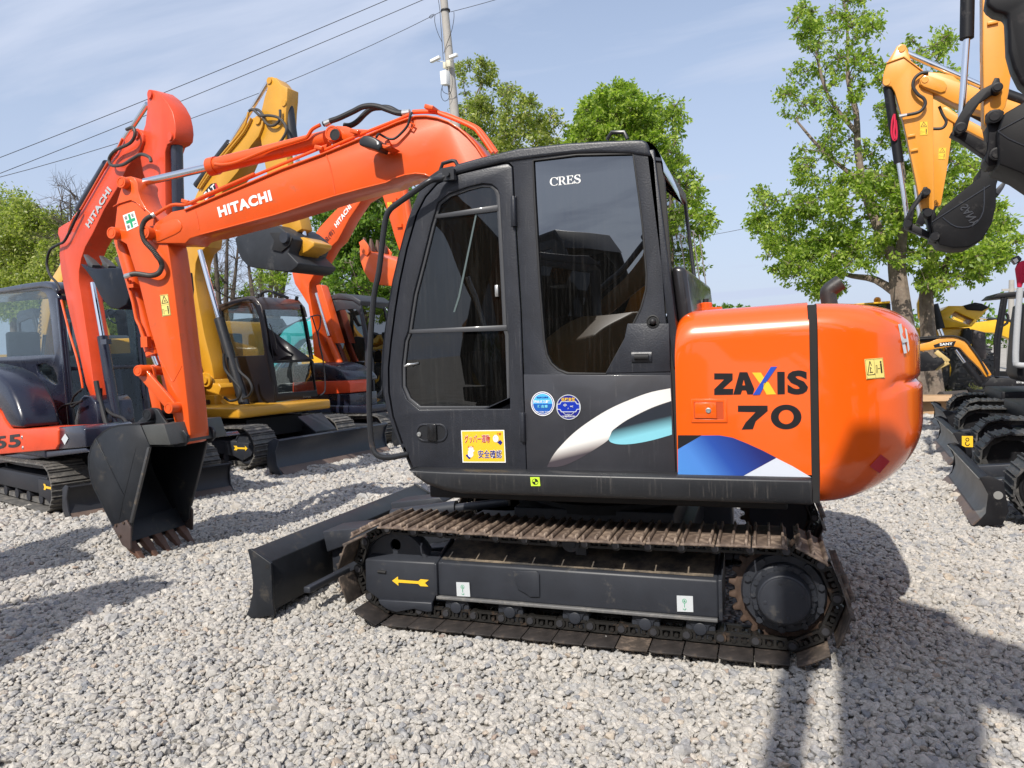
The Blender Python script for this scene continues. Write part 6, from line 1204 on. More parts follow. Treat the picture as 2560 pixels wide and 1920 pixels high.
# ---------------- generic excavator for the far rows and for the row behind the photographer
def pose(name_lbl, org, h, cm, sc=1.0, ba=60, aa=-60, grp=GR, cabm=None, cab=True, bkm=BUCKET, bl_=True, brand=None):
    F = LF(org, h); r = thing('crawler_excavator', (org[0], org[1], 0), name_lbl, 'excavator', grp); k = sc
    for s_ in (1, -1): track(r, F, s_, 1.0*k, 1.1*k, .42*k, .3*k, RUSTD, 28)
    if bl_: blade(r, F, 1.7*k, -1.1*k, 1.1*k, .42*k, bkm)
    mb = MB(); mb.box(F(-.2*k, 0, .82*k), (2.3*k, 2.0*k, .2*k), F.R); mb.lathe(F(0, 0, .5*k), (0, 0, 1), [(0, .45*k), (.25*k, .45*k)], 20); mb.build('turntable_deck', DARK, r, bevel=.02)
    mb = MB(); mb.prism([F(-1.75*k, -1.02*k, .85*k), F(-1.75*k, -1.02*k, 1.65*k), F(-1.5*k, -1.02*k, 1.8*k), F(-.2*k, -1.02*k, 1.78*k), F(.55*k, -1.02*k, 1.5*k), F(.8*k, -1.02*k, .92*k)], F.l*(.95*k)); mb.prism([F(-1.8*k, -.06*k, .85*k), F(-1.85*k, -.06*k, 1.6*k), F(-1.5*k, -.06*k, 1.8*k), F(-.75*k, -.06*k, 1.8*k), F(-.75*k, -.06*k, .9*k)], F.l*(1.06*k)); mb.build('engine_cover', cm, r, bevel=.06, seg=3)
    if cab:
        side = [(-.75, .95), (-.72, 2.5), (-.5, 2.66), (.4, 2.66), (.62, 2.45), (.95, 1.7), (1.0, 1.3), (.9, .95)]; wn = [(-.55, 1.55), (-.55, 2.45), (.35, 2.5), (.5, 2.3), (.8, 1.65), (.75, 1.5)]
        c = MB(); c.plate([F(a*k, 1.0*k, b*k) for a, b in side], [[F(a*k, 1.0*k, b*k) for a, b in wn][::-1]], -F.l*.05); c.plate([F(a*k, .05*k, b*k) for a, b in side], [[F(a*k, .05*k, b*k) for a, b in wn][::-1]], -F.l*.05)
        c.prism([F(-.74*k, .0, 2.56*k), F(-.5*k, 0, 2.68*k), F(.42*k, 0, 2.68*k), F(.62*k, 0, 2.46*k), F(.4*k, 0, 2.58*k)], F.l*k); c.box(F(-.7*k, .5*k, 1.4*k), (.06, 1.0*k, .9*k), F.R); c.box(F(.9*k, .5*k, 1.15*k), (.06, .95*k, .4*k), F.R)
        co = c.build('cab', cabm or BLACKP, r, bevel=.01)
        for l in (.98, .03): g = MB(); g.prism([F(a*k, l*k, b*k) for a, b in wn], -F.l*.004); g.build('side_window', GLASS, co, flat=True)
        st = MB(); st.box(F(-.1*k, .5*k, 1.45*k), (.45*k, .45*k, .12*k), F.R); st.box(F(-.32*k, .5*k, 1.8*k), (.12*k, .45*k, .6*k), F.R); st.build('seat', SEATM, co, bevel=.03)
    # boom, arm, bucket from their angles, in the (f,z) plane
    def rot(pts, a, o): return [(o[0]+(x*cos(a)-z*sin(a))*k, o[1]+(x*sin(a)+z*cos(a))*k) for x, z in pts]
    fo = (.75*k, 1.1*k); a = RAD(ba)
    bp_ = [(-.12, -.12), (.12, -.14), (1.4, .1), (2.0, .18), (3.3, -.08), (3.45, 0), (3.42, .1), (2.1, .62), (1.6, .66), (1.1, .52), (-.12, .12)]
    P2 = rot(bp_, a, fo); tip = rot([(3.35, .0)], a, fo)[0]; b_ = MB(); b_.prism([F(x, -.12*k, z) for x, z in P2], F.l*.24*k); bo = b_.build('boom', cm, r, bevel=.01)
    aa_ = a+RAD(aa); ap = [(-.45, .22), (-.5, .1), (-.35, -.12), (0, -.14), (1.9, -.09), (1.95, 0), (1.9, .07), (.3, .22), (-.2, .3)]
    P3 = rot(ap, aa_, tip); b_ = MB(); b_.prism([F(x, -.10*k, z) for x, z in P3], F.l*.20*k); ao_ = b_.build('arm', cm, r, bevel=.01)
    t2 = rot([(1.88, -.01)], aa_, tip)[0]; kb_ = [(-.1, .12), (.12, .16), (.5, -.1), (.62, -.5), (.45, -.85), (.1, -.95), (-.15, -.9), (-.2, -.3), (-.28, 0)]
    P4_ = rot([(x*.75, z*.75) for x, z in kb_], aa_+RAD(75), t2); b_ = MB(); b_.prism([F(x, -.34*k, z) for x, z in P4_], F.l*.68*k); ko = b_.build('bucket', bkm, r, bevel=.015)
    c1 = rot([(.15, -.25)], a, fo)[0]; c2 = rot([(1.5, .0)], a, fo)[0]; b_ = MB(); b_.cyl(F(c1[0]+.25*k, -.18*k, c1[1]-.1*k), F((c1[0]+c2[0])/2+.12*k, -.18*k, (c1[1]+c2[1])/2), .06*k); bco_ = b_.build('boom_cylinder', BLACKP, r); b_ = MB(); b_.cyl(F((c1[0]+c2[0])/2+.12*k, -.18*k, (c1[1]+c2[1])/2), F(c2[0], -.18*k, c2[1]), .03*k); b_.build('cylinder_rod', CHROME, bco_)
    d1 = rot([(1.3, .75)], a, fo)[0]; d2 = rot([(-.42, .15)], aa_, tip)[0]; md_ = ((d1[0]+d2[0])/2, (d1[1]+d2[1])/2); b_ = MB(); b_.cyl(F(d1[0], 0, d1[1]), F(md_[0], 0, md_[1]), .06*k); bco_ = b_.build('arm_cylinder', BLACKP, r); b_ = MB(); b_.cyl(F(md_[0], 0, md_[1]), F(d2[0], 0, d2[1]), .03*k); b_.build('cylinder_rod', CHROME, bco_)
    e1x = rot([(-.2, .38)], aa_, tip)[0]; e2x = rot([(1.55, .25)], aa_, tip)[0]; b_ = MB(); b_.cyl(F(e1x[0], 0, e1x[1]), F(e2x[0], 0, e2x[1]), .05*k); b_.build('bucket_cylinder', BLACKP, r)
    return r
pose('yellow excavator seen through the windows of the orange machine at the left edge', (-14.6, 7.3), (.9, -.4), CATB, 1.1, 42, -95)
pose('teal excavator seen through the cab windows of the ochre machine', (-12.6, 12.0), (.95, -.3), TEAL, 1.05, 22, -60)
pose('yellow excavator behind the teal one at the back of the yard', (-11.0, 15.5), (.9, -.4), CATB, 1.0, 15, -60)
# row behind the photographer: it throws the shadows in front and stands in the window reflections
pose('large yellow excavator behind the photographer, arm raised over the right foreground', (5.5, -6.5), (-1, .0), CATY, 1.55, 52, -138)
pose('yellow excavator behind the photographer, mirrored in the rear side window', (3.6, -10.4), (-1, .1), mat('shade_darkened_yellow', (.16, .085, .015), .5), 1.15, 30, -70)  # yellow darkened so its unlit side mirrors as a dark silhouette
pose('amber excavator furthest behind the photographer, mirrored above the others', (-2.6, -13.0), (.8, .5), SANYY, 1.5, 48, -100)
pose('second yellow excavator behind the photographer, mirrored in the door glass', (-2.0, -8.6), (-.5, .86), mat('shade_darkened_yellow', (.16, .085, .015), .5), 1.2, 50, -112)  # same darkened yellow: shade put into the colour for the mirror image
pose('third yellow excavator behind the photographer, left of the second', (-6.9, -8.3), (.33, .94), CATB, 1.3, 52, -105)
# ================================================================ RIGHT ROW
zR = zoom(1920, 0, .3858); z7 = zoom(2100, 850, .3015); zL = zoom(1920, 620, .2893)
SM = mat('sany_black', (.010, .010, .012), .5, spec=.25, dirt=(.09, .085, .08), dirtamt=.15, dscale=7, bump=.1, bscale=60)
BF = mat('blade_worn', (.15, .145, .135), .5, var=.3, dirt=(.30, .28, .25), dirtamt=.4, dscale=5, bump=.2, bscale=60)
def rrow(lbl, bf, yc, W, h=(-1, .10), bodyf=1.40, zoff=0):
    hv = Vector((*h, 0)).normalized(); F = LF((bf[0]-hv.x*bodyf, yc-hv.y*bodyf), h)
    r = thing('mini_excavator', (F.O.x, F.O.y, 0), lbl, 'excavator', 'amber mini excavators in the right-hand row')
    for s_ in (1, -1): track(r, F, s_, .92, W-.05, .42, .29, mat('mini_track', (.045, .044, .043), .55, var=.3, dirt=(.16, .15, .14), dirtamt=.3, dscale=12), 32, frame=SM)
    b = blade(r, F, bodyf, -W, W, .42, SM, farm=.3)
    w_ = MB(); prof = [(.075, .03), (.0, .10), (-.035, .2), (-.03, .3), (.0, .39), (.05, .44), (.06, .44), (.01, .39), (-.02, .3), (-.025, .2), (.01, .10), (.085, .03)]
    w_.prism([F(bodyf+a*.915+.004, -W+.02, c*.915) for a, c in prof], F.l*(2*W-.04)); w_.build('blade_face', BF, b)
    mb = MB(); mb.box(F(-.55, 0, .62), (2.3, 1.7, .2), F.R); mb.lathe(F(0, 0, .4), (0, 0, 1), [(0, .35), (.2, .35)], 20); mb.build('turntable_deck', SM, r, bevel=.02)
    F_old = F; F = LF((F.O.x-hv.x*.95, F.O.y-hv.y*.95), h)
    mb = MB(); mb.prism([F(-1.4, -.85, .7), F(-1.45, -.85, 1.4), F(-1.2, -.85, 1.55), F(-.5, -.85, 1.5), F(-.3, -.85, .7)], F.l*1.7); mb.build('engine_cover', SANYY, r, bevel=.05)
    mb = MB(); mb.plate([F(-.6, -.1, .75), F(-.55, -.1, 2.3), F(-.4, -.1, 2.4), F(.3, -.1, 2.4), F(.5, -.1, 2.2), F(.75, -.1, .75)], [[F(-.4, -.1, 1.3), F(-.4, -.1, 2.2), F(.3, -.1, 2.25), F(.55, -.1, 1.3)][::-1]], F.l*.05); mb.plate([F(-.6, .80, .75), F(-.55, .80, 2.3), F(-.4, .80, 2.4), F(.3, .80, 2.4), F(.5, .80, 2.2), F(.75, .80, .75)], [[F(-.4, .80, 1.3), F(-.4, .80, 2.2), F(.3, .80, 2.25), F(.55, .80, 1.3)][::-1]], F.l*.05); mb.box(F(-.05, .37, 2.40), (.95, .98, .06), F.R); mb.build('cab', SM, r, bevel=.01)
    mb = MB(); mb.box(F(-.1, .37, 1.2), (.4, .42, .12), F.R); mb.box(F(-.28, .37, 1.5), (.1, .42, .5), F.R); mb.build('seat', SEATM, r, bevel=.03)
    F = F_old
    return r, F, b
R1, F1, b1 = rrow('nearest black blade and tracks at the right edge, amber arm overhead with silver rod', (2.90, 3.45), 3.5, 1.16)
R2, F2, b2 = rrow('middle machine of the right row, amber arm with black bucket and red ribbon', (3.42, 7.0), 6.9, 1.12)
R3, F3, b3 = rrow('farthest of the three amber machines at right, arm half hidden behind another arm', (3.95, 10.2), 10.1, 1.05)
mb = MB(); c = F1(1.70, -1.175, .27); 
for rr_, F_ in ((R1, F1),):
    s_ = -1 if F_(0, 1, 0).y > F_(0, -1, 0).y else 1
    mb = MB(); c = F_(1.32, s_*1.172, .27); mb.lathe(c, F_.l*s_, [(0, .035), (.004, .035), (.005, 0)], 20); mb.build('round_plate', mat('dull_silver', (.22, .22, .21), .5), rr_)
sq = [b2]
cst = [F2(1.6-.0, (-1 if F2(0, 1, 0).y > F2(0, -1, 0).y else 1)*1.145, z) for z in (.3,)]
def lab(F_, f0, f1, z0, z1, l): return [F_(f1, l, z1), F_(f0, l, z1), F_(f0, l, z0), F_(f1, l, z0)]
s2 = -1 if F2(0, 1, 0).y > F2(0, -1, 0).y else 1
st2 = sticker('tie_down_sticker', lab(F2, 1.36, 1.24, .24, .38, s2*1.136), YELV, [(BLACKV, p) for p in ringq(.5, .68, .10, .18, 12)+ringq(.5, .32, .14, .22, 12, 1, -pi, 1)], R2)
# ---- R2 arm, boom, bucket
P2 = Pl((3.4, 6.9, 0), (1, -.1))
a2 = zR((742, 525), (748, 480), (770, 410), (812, 340), (835, 300), (862, 283), (890, 290), (905, 320), (930, 405), (1000, 455), (1060, 500), (1070, 600), (1072, 1000), (1078, 1340), (1060, 1395), (1020, 1395), (990, 1340), (960, 1180), (880, 800), (822, 595), (800, 560), (760, 552))
ar2 = traced(R2, P2, [a2], 'arm', SANYY, -.10, .20, .008)
mb = MB(); band(mb, P2.many(zR((768, 412), (880, 372), (1000, 462)), -.10), .012, -.02, .0, P2.n); mb.build('top_rib', SANYY, ar2)
for q in zR((866, 316), (769, 533)): mb = MB(); mb.lathe(P2(q, -.10), -P2.n, [(0, .05), (.012, .045)], 18); mb.build('pin_boss', SANYY, ar2)
bo2 = zR((978, 545), (985, 505), (1010, 478), (1045, 466), (1110, 470), (1200, 490), (1245, 530), (1330, 560), (1400, 590), (1659, 680), (1900, 760), (1900, 900), (1659, 800), (1400, 725), (1245, 680), (1200, 665), (1100, 610), (1010, 570))
b_2 = traced(R2, P2, [bo2], 'boom', SANYY, -.14, .28, .008)
mb = MB(); np2 = zR((990, 545), (985, 515), (1010, 488), (1040, 490), (1140, 525), (1160, 555), (1150, 590), (1120, 600), (1010, 560)); mb.prism(P2.many(np2, -.165), P2.n*.03); mb.build('nose_plate', SANYY, b_2, bevel=.004)
mb = MB(); mb.lathe(P2(zR((1018, 518))[0], -.165), -P2.n, [(0, .045), (.01, .04)], 18); mb.build('pin_boss', SANYY, b_2)
o = cyl_between(R2, P2(zR((1380, 555))[0]), P2(zR((1750, 690))[0]), .075, 'arm_cylinder', SM); cyl_between(R2, P2(zR((905, 348))[0]), P2(zR((1380, 555))[0]), .04, 'cylinder_rod', CHROME, o)
o = cyl_between(R2, P2(zR((778, 560))[0], -.0), P2(zR((848, 1055))[0]), .066, 'bucket_cylinder', SM); cyl_between(R2, P2(zR((848, 1055))[0]), P2(zR((905, 1430))[0]), .032, 'cylinder_rod', CHROME, o)
hose(P2.many(zR((1040, 468), (990, 475), (950, 510), (940, 560), (970, 610), (1010, 640), (1018, 680), (980, 725), (900, 745), (850, 755)), -.17), .022, 'hydraulic_hose', b_2, ends=[(P2(zR((850, 755))[0], -.17), P2(zR((900, 745))[0], -.17))])
hose(P2.many(zR((1110, 690), (1130, 740), (1155, 790), (1130, 830), (1070, 835)), .02), .02, 'hydraulic_hose', b_2)
for q in (((905, 885), (955, 875)), ((925, 978), (972, 968))): mb = MB(); A_, B_ = P2.many(zR(*q), -.11); mb.beam(A_, B_, .04, .035); mb.build('pipe_bracket', SANYY, ar2, bevel=.003)
sticker('warning_sticker', P2.many(zR((982, 786), (1036, 782), (1038, 876), (982, 880)), -.102), YELV, warn_shapes(.5), ar2)
K2 = zR((1000, 1352), (1040, 1345), (1080, 1365), (1130, 1330), (1250, 1240), (1370, 1150), (1378, 1090), (1410, 1070), (1500, 1080), (1495, 1150), (1480, 1200), (1478, 1330), (1450, 1450), (1390, 1550), (1300, 1600), (1200, 1605), (1110, 1585), (1045, 1565), (1048, 1500), (1030, 1420))
traced(R2, P2, [zR((1000, 1352), (1040, 1345), (1080, 1365), (1092, 1400), (1064, 1440), (1060, 1500), (1130, 1560), (1110, 1585), (1045, 1565), (1048, 1500), (1030, 1420))], 'bucket_ear', SM, -.14, .28, .008)
K2 = zR((1062, 1440), (1130, 1345), (1250, 1245), (1370, 1150), (1378, 1090), (1410, 1070), (1500, 1080), (1495, 1150), (1480, 1200), (1478, 1330), (1450, 1450), (1390, 1550), (1300, 1600), (1200, 1605), (1110, 1585), (1075, 1520))
mb = MB(); mb.prism(P2.many(K2, -.33), P2.n*.66); k2 = mb.build('bucket', mat('bucket_matt', (.008, .008, .009), .55, spec=.2, var=.2, dirt=(.08, .075, .07), dirtamt=.1, bump=.25, bscale=50), R2, bevel=.012)
mb = MB(); mb.tube(P2.many(zR((1062, 1440), (1250, 1320), (1440, 1200)), -.332), .009, 6); mb.tube(P2.many(zR((1130, 1410), (1220, 1470), (1330, 1460), (1395, 1370), (1400, 1210)), -.332), .009, 6, smooth=3); mb.build('weld_bead', BLACKM, k2)
text('SANY', P2(zR((1290, 1320))[0], -.333), P2(zR((1375, 1440))[0], -.333), P2(zR((1240, 1350))[0], -.333), BLACKM, k2, bold=.02, off=.004)
tb_ = P2(zR((1485, 1250))[0], -.33); teeth(k2, tb_, P2(zR((1532, 1185))[0], -.33)-tb_, P2.n, 4, .66, .22, BLACKM, wd=.04, th=.035)
lk2 = zR((872, 1478), (880, 1430), (930, 1330), (1000, 1230), (1008, 1212), (1030, 1210), (1052, 1240), (1040, 1270), (1000, 1290), (950, 1350), (935, 1450), (915, 1475), (890, 1482)); traced(R2, P2, [lk2], 'side_link', SM, -.16, .03, .005)
traced(R2, P2, [zR((885, 1478), (935, 1445), (1080, 1520), (1075, 1560), (1040, 1545))], 'bucket_link', SM, -.08, .16, .008)
for q, r_ in ((zR((908, 1450))[0], .05), (zR((1028, 1243))[0], .05), (zR((1038, 1378))[0], .058), (zR((1083, 1532))[0], .058)): mb = MB(); mb.lathe(P2(q, -.36), -P2.n, [(-.2, r_), (.0, r_), (.015, r_*.9)], 20); mb.build('bucket_pin', SM, R2)
rib = MB(); rp_ = P2.many(zR((818, 740), (805, 780), (800, 860), (812, 905), (830, 905), (835, 860), (828, 780)), -.09); rib.tube(rp_, .013, 6, smooth=2); rib.tube(P2.many(zR((818, 740), (822, 800), (815, 860), (822, 900)), -.10), .016, 6, smooth=2)
tag(rib.build('ribbon', REDC), 'red ribbon tied round the black cylinder of the amber arm under the tree', 'ribbon')
# ---- R3 arm and boom behind
P3 = Pl((3.95, 10.1, 0), (1, -.1))
a3 = zR((1040, 560), (1120, 640), (1180, 700), (1202, 780), (1195, 850), (1160, 1100), (1120, 1330), (1080, 1340), (1060, 1300), (1050, 900))
ar3 = traced(R3, P3, [a3], 'arm', SANYY, -.10, .20, .008); sticker('warning_sticker', P3.many(zR((1105, 958), (1157, 955), (1150, 1035), (1100, 1032)), -.102), YELV, warn_shapes(.6), ar3)
b3_ = traced(R3, P3, [zR((1120, 700), (1160, 690), (1230, 740), (1400, 830), (1500, 880), (1700, 980), (1700, 1060), (1500, 960), (1405, 905), (1280, 840), (1150, 760))], 'boom', SANYY, -.13, .26, .008)
cyl_between(R3, P3(zR((955, 1200))[0]), P3(zR((985, 1420))[0]), .035, 'cylinder_rod', CHROME)
traced(R3, P3, [zR((960, 1440), (985, 1380), (1010, 1350), (1090, 1290), (1110, 1320), (1060, 1400), (1000, 1460))], 'side_link', SM, -.1, .2, .005)
cyl_between(R3, P3(zR((1260, 700))[0]), P3(zR((1600, 880))[0]), .06, 'arm_cylinder', SM)
# ---- R1 arm overhead
P1 = Pl((2.98, 3.5, 0), (1, -.1))
ar1 = traced(R1, P1, [zR((1390, -500), (1570, -500), (1560, 60), (1575, 300), (1580, 450), (1560, 600), (1540, 690), (1470, 800), (1425, 830), (1400, 800), (1392, 300))], 'arm', SANYY, -.10, .20, .008)
o = cyl_between(R1, P1(zR((1298, -300))[0], -.02), P1(zR((1288, 250))[0], -.02), .062, 'bucket_cylinder', SM); cyl_between(R1, P1(zR((1288, 250))[0], -.02), P1(zR((1250, 800))[0], -.02), .031, 'cylinder_rod', CHROME, o)
for q in (((1420, 155), (1492, 140)),): mb = MB(); A_, B_ = P1.many(zR(*q), -.11); mb.beam(A_, B_, .03, .03); mb.build('pipe_bracket', SANYY, ar1, bevel=.003)
traced(R1, P1, [zR((1192, 860), (1215, 790), (1290, 660), (1380, 580), (1450, 545), (1470, 502), (1500, 505), (1505, 530), (1525, 560), (1510, 600), (1440, 620), (1370, 670), (1310, 760), (1290, 840), (1250, 870), (1200, 885))], 'side_link', SM, -.15, .03, .005)
traced(R1, P1, [zR((1180, 870), (1215, 820), (1300, 860), (1490, 960), (1480, 1020), (1400, 1010), (1240, 900))], 'bucket_link', SM, -.07, .14, .008)
for q, r_ in ((zR((1250, 825))[0], .05), (zR((1488, 565))[0], .045), (zR((1468, 752))[0], .062), (zR((1482, 995))[0], .058)): mb = MB(); mb.lathe(P1(q, -.22), -P1.n, [(-.2, r_), (.0, r_), (.003, r_*.75), (.01, r_*.7), (.01, .01)], 22); mb.build('bucket_pin', SM, R1)
k1 = zR((1410, 740), (1440, 715), (1500, 705), (1530, 720), (1659, 660), (1850, 640), (1950, 800), (1900, 1100), (1760, 1200), (1640, 1120), (1500, 1065), (1430, 1075), (1405, 1040), (1425, 960), (1430, 850))
traced(R1, P1, [zR((1410, 740), (1440, 715), (1500, 705), (1532, 722), (1520, 800), (1505, 900), (1508, 1065), (1430, 1075), (1405, 1040), (1425, 960), (1430, 850))], 'bucket_ear', SM, -.15, .30, .008)
k1 = zR((1492, 850), (1532, 735), (1659, 660), (1850, 640), (1950, 800), (1900, 1100), (1760, 1200), (1640, 1120), (1500, 1065))
mb = MB(); mb.prism(P1.many(k1, -.30), P1.n*.60); k1o = mb.build('bucket', MATS['bucket_matt'], R1, bevel=.012); mb = MB(); mb.tube(P1.many(zR((1490, 850), (1560, 900), (1700, 960)), -.302), .006, 6, smooth=2); mb.tube(P1.many(zR((1490, 850), (1659, 760), (1800, 700)), -.302), .006, 6); mb.build('weld_bead', BLACKM, k1o)
# ---- another bucket hanging just inside the top right corner
P0 = Pl((2.35, 1.6, 0), (1, -.1))
T0 = thing('crawler_excavator', (5.8, 1.3, 0), 'black raised bucket in the top right corner, glossy round back', 'excavator', GR)
k0 = zR((1415, 20), (1430, 45), (1470, 75), (1530, 90), (1550, 100), (1555, 200), (1560, 330), (1590, 440), (1640, 540), (1760, 640), (2100, 560), (2200, 100), (2000, -200), (1500, -200), (1425, -60))
mb = MB(); mb.prism(P0.many(k0, -.2), P0.n*.16); mb.build('bucket', mat('bucket_gloss', (.006, .006, .007), .4, spec=.25, var=.3, dirt=(.04, .03, .03), dirtamt=.1), T0, bevel=.05, seg=3)
mb = MB(); mb.prism(P0.many(zR((1700, -150), (2100, -400), (2700, -700), (2900, -300), (2300, 0), (1900, 200)), -.05), P0.n*.2); mb.build('arm', SANYY, T0, bevel=.01)
mb = MB(); mb.prism([(4.4, .9, .8), (4.4, .9, 1.7), (6.4, .9, 1.8), (6.5, .9, .8)], (0, 1.8, 0)); mb.prism([(4.6, 1.15, 1.5), (3.6, 1.15, 4.5), (4.2, 1.15, 4.9), (5.4, 1.15, 1.6)], (0, .25, 0)); mb.build('boom', SANYY, T0, bevel=.04)
FT = LF((5.6, 1.8), (-1, 0))
for s_ in (1, -1): track(T0, FT, s_, .9, 1.0, .38, .27, RUSTD, 26)
# ---- black posts, wrapped handle and red cloth at the very edge
pe = Pl((4.9, 8.6, 0), (1, -.1))
mb = MB(); mb.prism(pe.many(zL((2212, 480), (2300, 480), (2300, 1170), (2190, 1150), (2165, 1120), (2150, 1080), (2180, 700)), 0), pe.n*.9); E4 = mb.build('corner_post', SM, None, bevel=.02)
tag(E4, 'black cab edge of a machine at the right margin under the red cloth', 'cab')
mb = MB(); mb.tube(pe.many(zL((2180, 345), (2165, 500), (2145, 800), (2140, 980), (2155, 1010), (2212, 1015)), -.1), .045, 12, smooth=2); tag(mb.build('wrapped_handrail', mat('foam_grey', (.40, .41, .42), .9, bump=.8, bscale=40)), 'grey foam-wrapped handrail below the red cloth at the right margin', 'handrail')
mb = MB(); mb.tube(pe.many(zL((2185, 120), (2172, 180), (2180, 260), (2172, 340)), -.12), [.03, .06, .055, .03], 8, smooth=2); mb.tube(pe.many(zL((2205, 110), (2215, 200), (2200, 300)), -.12), [.03, .06, .04], 8, smooth=2); tag(mb.build('red_cloth', REDC), 'crumpled red cloth tied high at the right margin', 'cloth')
mb = MB(); mb.prism(pe.many(zL((2108, 105), (2120, 80), (2165, 62), (2195, 90), (2188, 110), (2140, 142)), -.15), pe.n*.15); wl = mb.build('work_lamp', mat('lamp_black', (.018, .018, .02), .35), None, bevel=.01); tag(wl, 'small black work lamp above the red cloth at the right margin', 'work lamp')
mb = MB(); mb.prism(pe.many(zL((2114, 104), (2150, 85), (2165, 112), (2138, 134)), -.156), pe.n*.005); mb.build('lamp_lens', STEEL, wl, flat=True)
# ---- S: small canopied machine with lettered boom
PS = Pl((5.9, 15.6, 0), (1, -.05)); FS = LF((7.6, 16.0), (-1, .05))
S = thing('mini_excavator', (7.6, 16.0, 0), 'small amber excavator with black canopy and white lettering on its boom', 'excavator', GR)
for s_ in (1, -1): track(S, FS, s_, 1.1, .95, .36, .28, MATS['mini_track'], 34, frame=SM)
blade(S, FS, 1.7, -.95, .95, .35, SM, farm=.3)
bS = zL((1200, 870), (1240, 850), (1400, 812), (1500, 772), (1560, 765), (1640, 778), (1700, 805), (1745, 850), (1800, 915), (1870, 1000), (1935, 1095), (1890, 1122), (1830, 1040), (1740, 950), (1660, 862), (1600, 850), (1500, 862), (1380, 885), (1250, 892), (1200, 895))
bSo = traced(S, PS, [bS], 'boom', SANYY, -.1, .2, .006)
mb = MB(); mb.prism(PS.many(zL((1430, 838), (1500, 815), (1625, 803), (1605, 848), (1520, 850), (1440, 862)), -.102), -PS.n*.003); lg = mb.build('logo_panel', BLACKV, bSo, flat=True)
text('SANY', *PS.many(zL((1485, 845), (1597, 838), (1483, 822)), -.106), mat=WHITE, parent=lg, bold=.03)
o = cyl_between(S, PS(zL((1245, 800))[0]), PS(zL((1480, 785))[0]), .07, 'arm_cylinder', SM); o = cyl_between(S, PS(zL((1700, 990))[0], -.1), PS(zL((1850, 1185))[0], -.1), .085, 'boom_cylinder', SM); cyl_between(S, PS(zL((1620, 880))[0], -.1), PS(zL((1700, 990))[0], -.1), .035, 'cylinder_rod', CHROME, o)
mb = MB(); mb.tube(PS.many(zL((1240, 780), (1400, 768), (1500, 765), (1600, 760), (1700, 790), (1750, 850), (1830, 960), (1900, 1090)), -.13), .022, 6, smooth=2); mb.build('hydraulic_hose', RUBBER, bSo)
kS = zL((1302, 890), (1380, 900), (1440, 960), (1500, 945), (1530, 985), (1470, 1030), (1440, 1060), (1318, 1068), (1310, 960)); traced(S, PS, [kS], 'bucket', SM, -.3, .6, .01)
traced(S, PS, [zL((1170, 860), (1260, 850), (1330, 880), (1440, 960), (1410, 985), (1250, 900), (1170, 895))], 'arm', SANYY, -.08, .16, .006)
lk = MB()
for a_, b_ in (((1450, 895), (1560, 985)), ((1480, 960), (1430, 1050)), ((1560, 985), (1440, 1045))): q0, q1 = PS.many(zL(a_, b_), -.2); lk.beam(q0, q1, .05, .12)
lk.build('bucket_link', mat('tan_yellow', (.50, .36, .14), .5), S, bevel=.02)
mb = MB(); mb.prism(PS.many(zL((1860, 1180), (1930, 1110), (2100, 1125), (2300, 1130), (2300, 1215), (1870, 1210)), -.5), PS.n*1.2); mb.build('swing_body', SM, S, bevel=.03)
text('SY16C', *PS.many(zL((2146, 1168), (2230, 1172), (2147, 1152)), -.51), mat=WHITE, parent=S, bold=.02, name='model_number')
mb = MB(); mb.prism(PS.many(zL((1932, 436), (1985, 390), (2155, 374), (2300, 368), (2300, 412), (2140, 418), (2020, 430)), -.55), PS.n*1.2); mb.build('canopy', SM, S, bevel=.02)
for q in (((2030, 432), (1965, 800), (1975, 1110)), ((2055, 430), (1995, 800), (1982, 1110))):
    for o_ in (-.5,): mb = MB(); mb.tube(PS.many(zL(*q), o_), .045, 8); mb.build('canopy_post', SM, S)
mb = MB(); mb.tube(PS.many(zL((2020, 575), (2060, 570), (2075, 600), (2065, 650), (2010, 680)), -.5), .03, 8, smooth=2); mb.build('grab_handle', SM, S)
# ---- wheel loader behind the tree
PW = Pl((7, 21.5, 0), (1, -.05)); FW = LF((6.2, 22), (-1, .05))
W = thing('wheel_loader', (6.6, 22, 0), 'yellow wheel loader with its bonnet raised behind the big tree', 'wheel loader')
WY = mat('loader_yellow', (.74, .42, .015), .4, coat=.3, var=.08)
traced(W, PW, [zL((560, 495), (635, 490), (1055, 457), (1060, 475), (640, 500))], 'cab_roof', WY, -1.1, 1.8, .02)
traced(W, PW, [zL((700, 500), (1060, 478), (1070, 720), (700, 720))], 'cab', GLASSR, -1.0, 1.6, .02)
mb = MB(); mb.sphere(PW(zL((945, 452))[0], -.3), .11, 12, 8); mb.build('beacon', mat('amber_lens', (.8, .3, .02), .3), W)
traced(W, PW, [zL((1290, 480), (1320, 390), (1350, 370), (1390, 400), (1400, 470), (1440, 740), (1380, 750), (1300, 600))], 'lift_arm', WY, -1.0, .25, .02)
o = cyl_between(W, PW(zL((1420, 490))[0], -1.0), PW(zL((1480, 700))[0], -1.0), .16, 'lift_cylinder', SM); cyl_between(W, PW(zL((1480, 700))[0], -1.0), PW(zL((1570, 930))[0], -1.0), .08, 'cylinder_rod', CHROME, o)
wbd = traced(W, PW, [zL((1100, 690), (1300, 688), (1690, 690), (1740, 700), (1760, 780), (1770, 960), (1640, 965), (1500, 860), (1300, 850), (1100, 860))], 'body', WY, -.7, 1.6, .05)
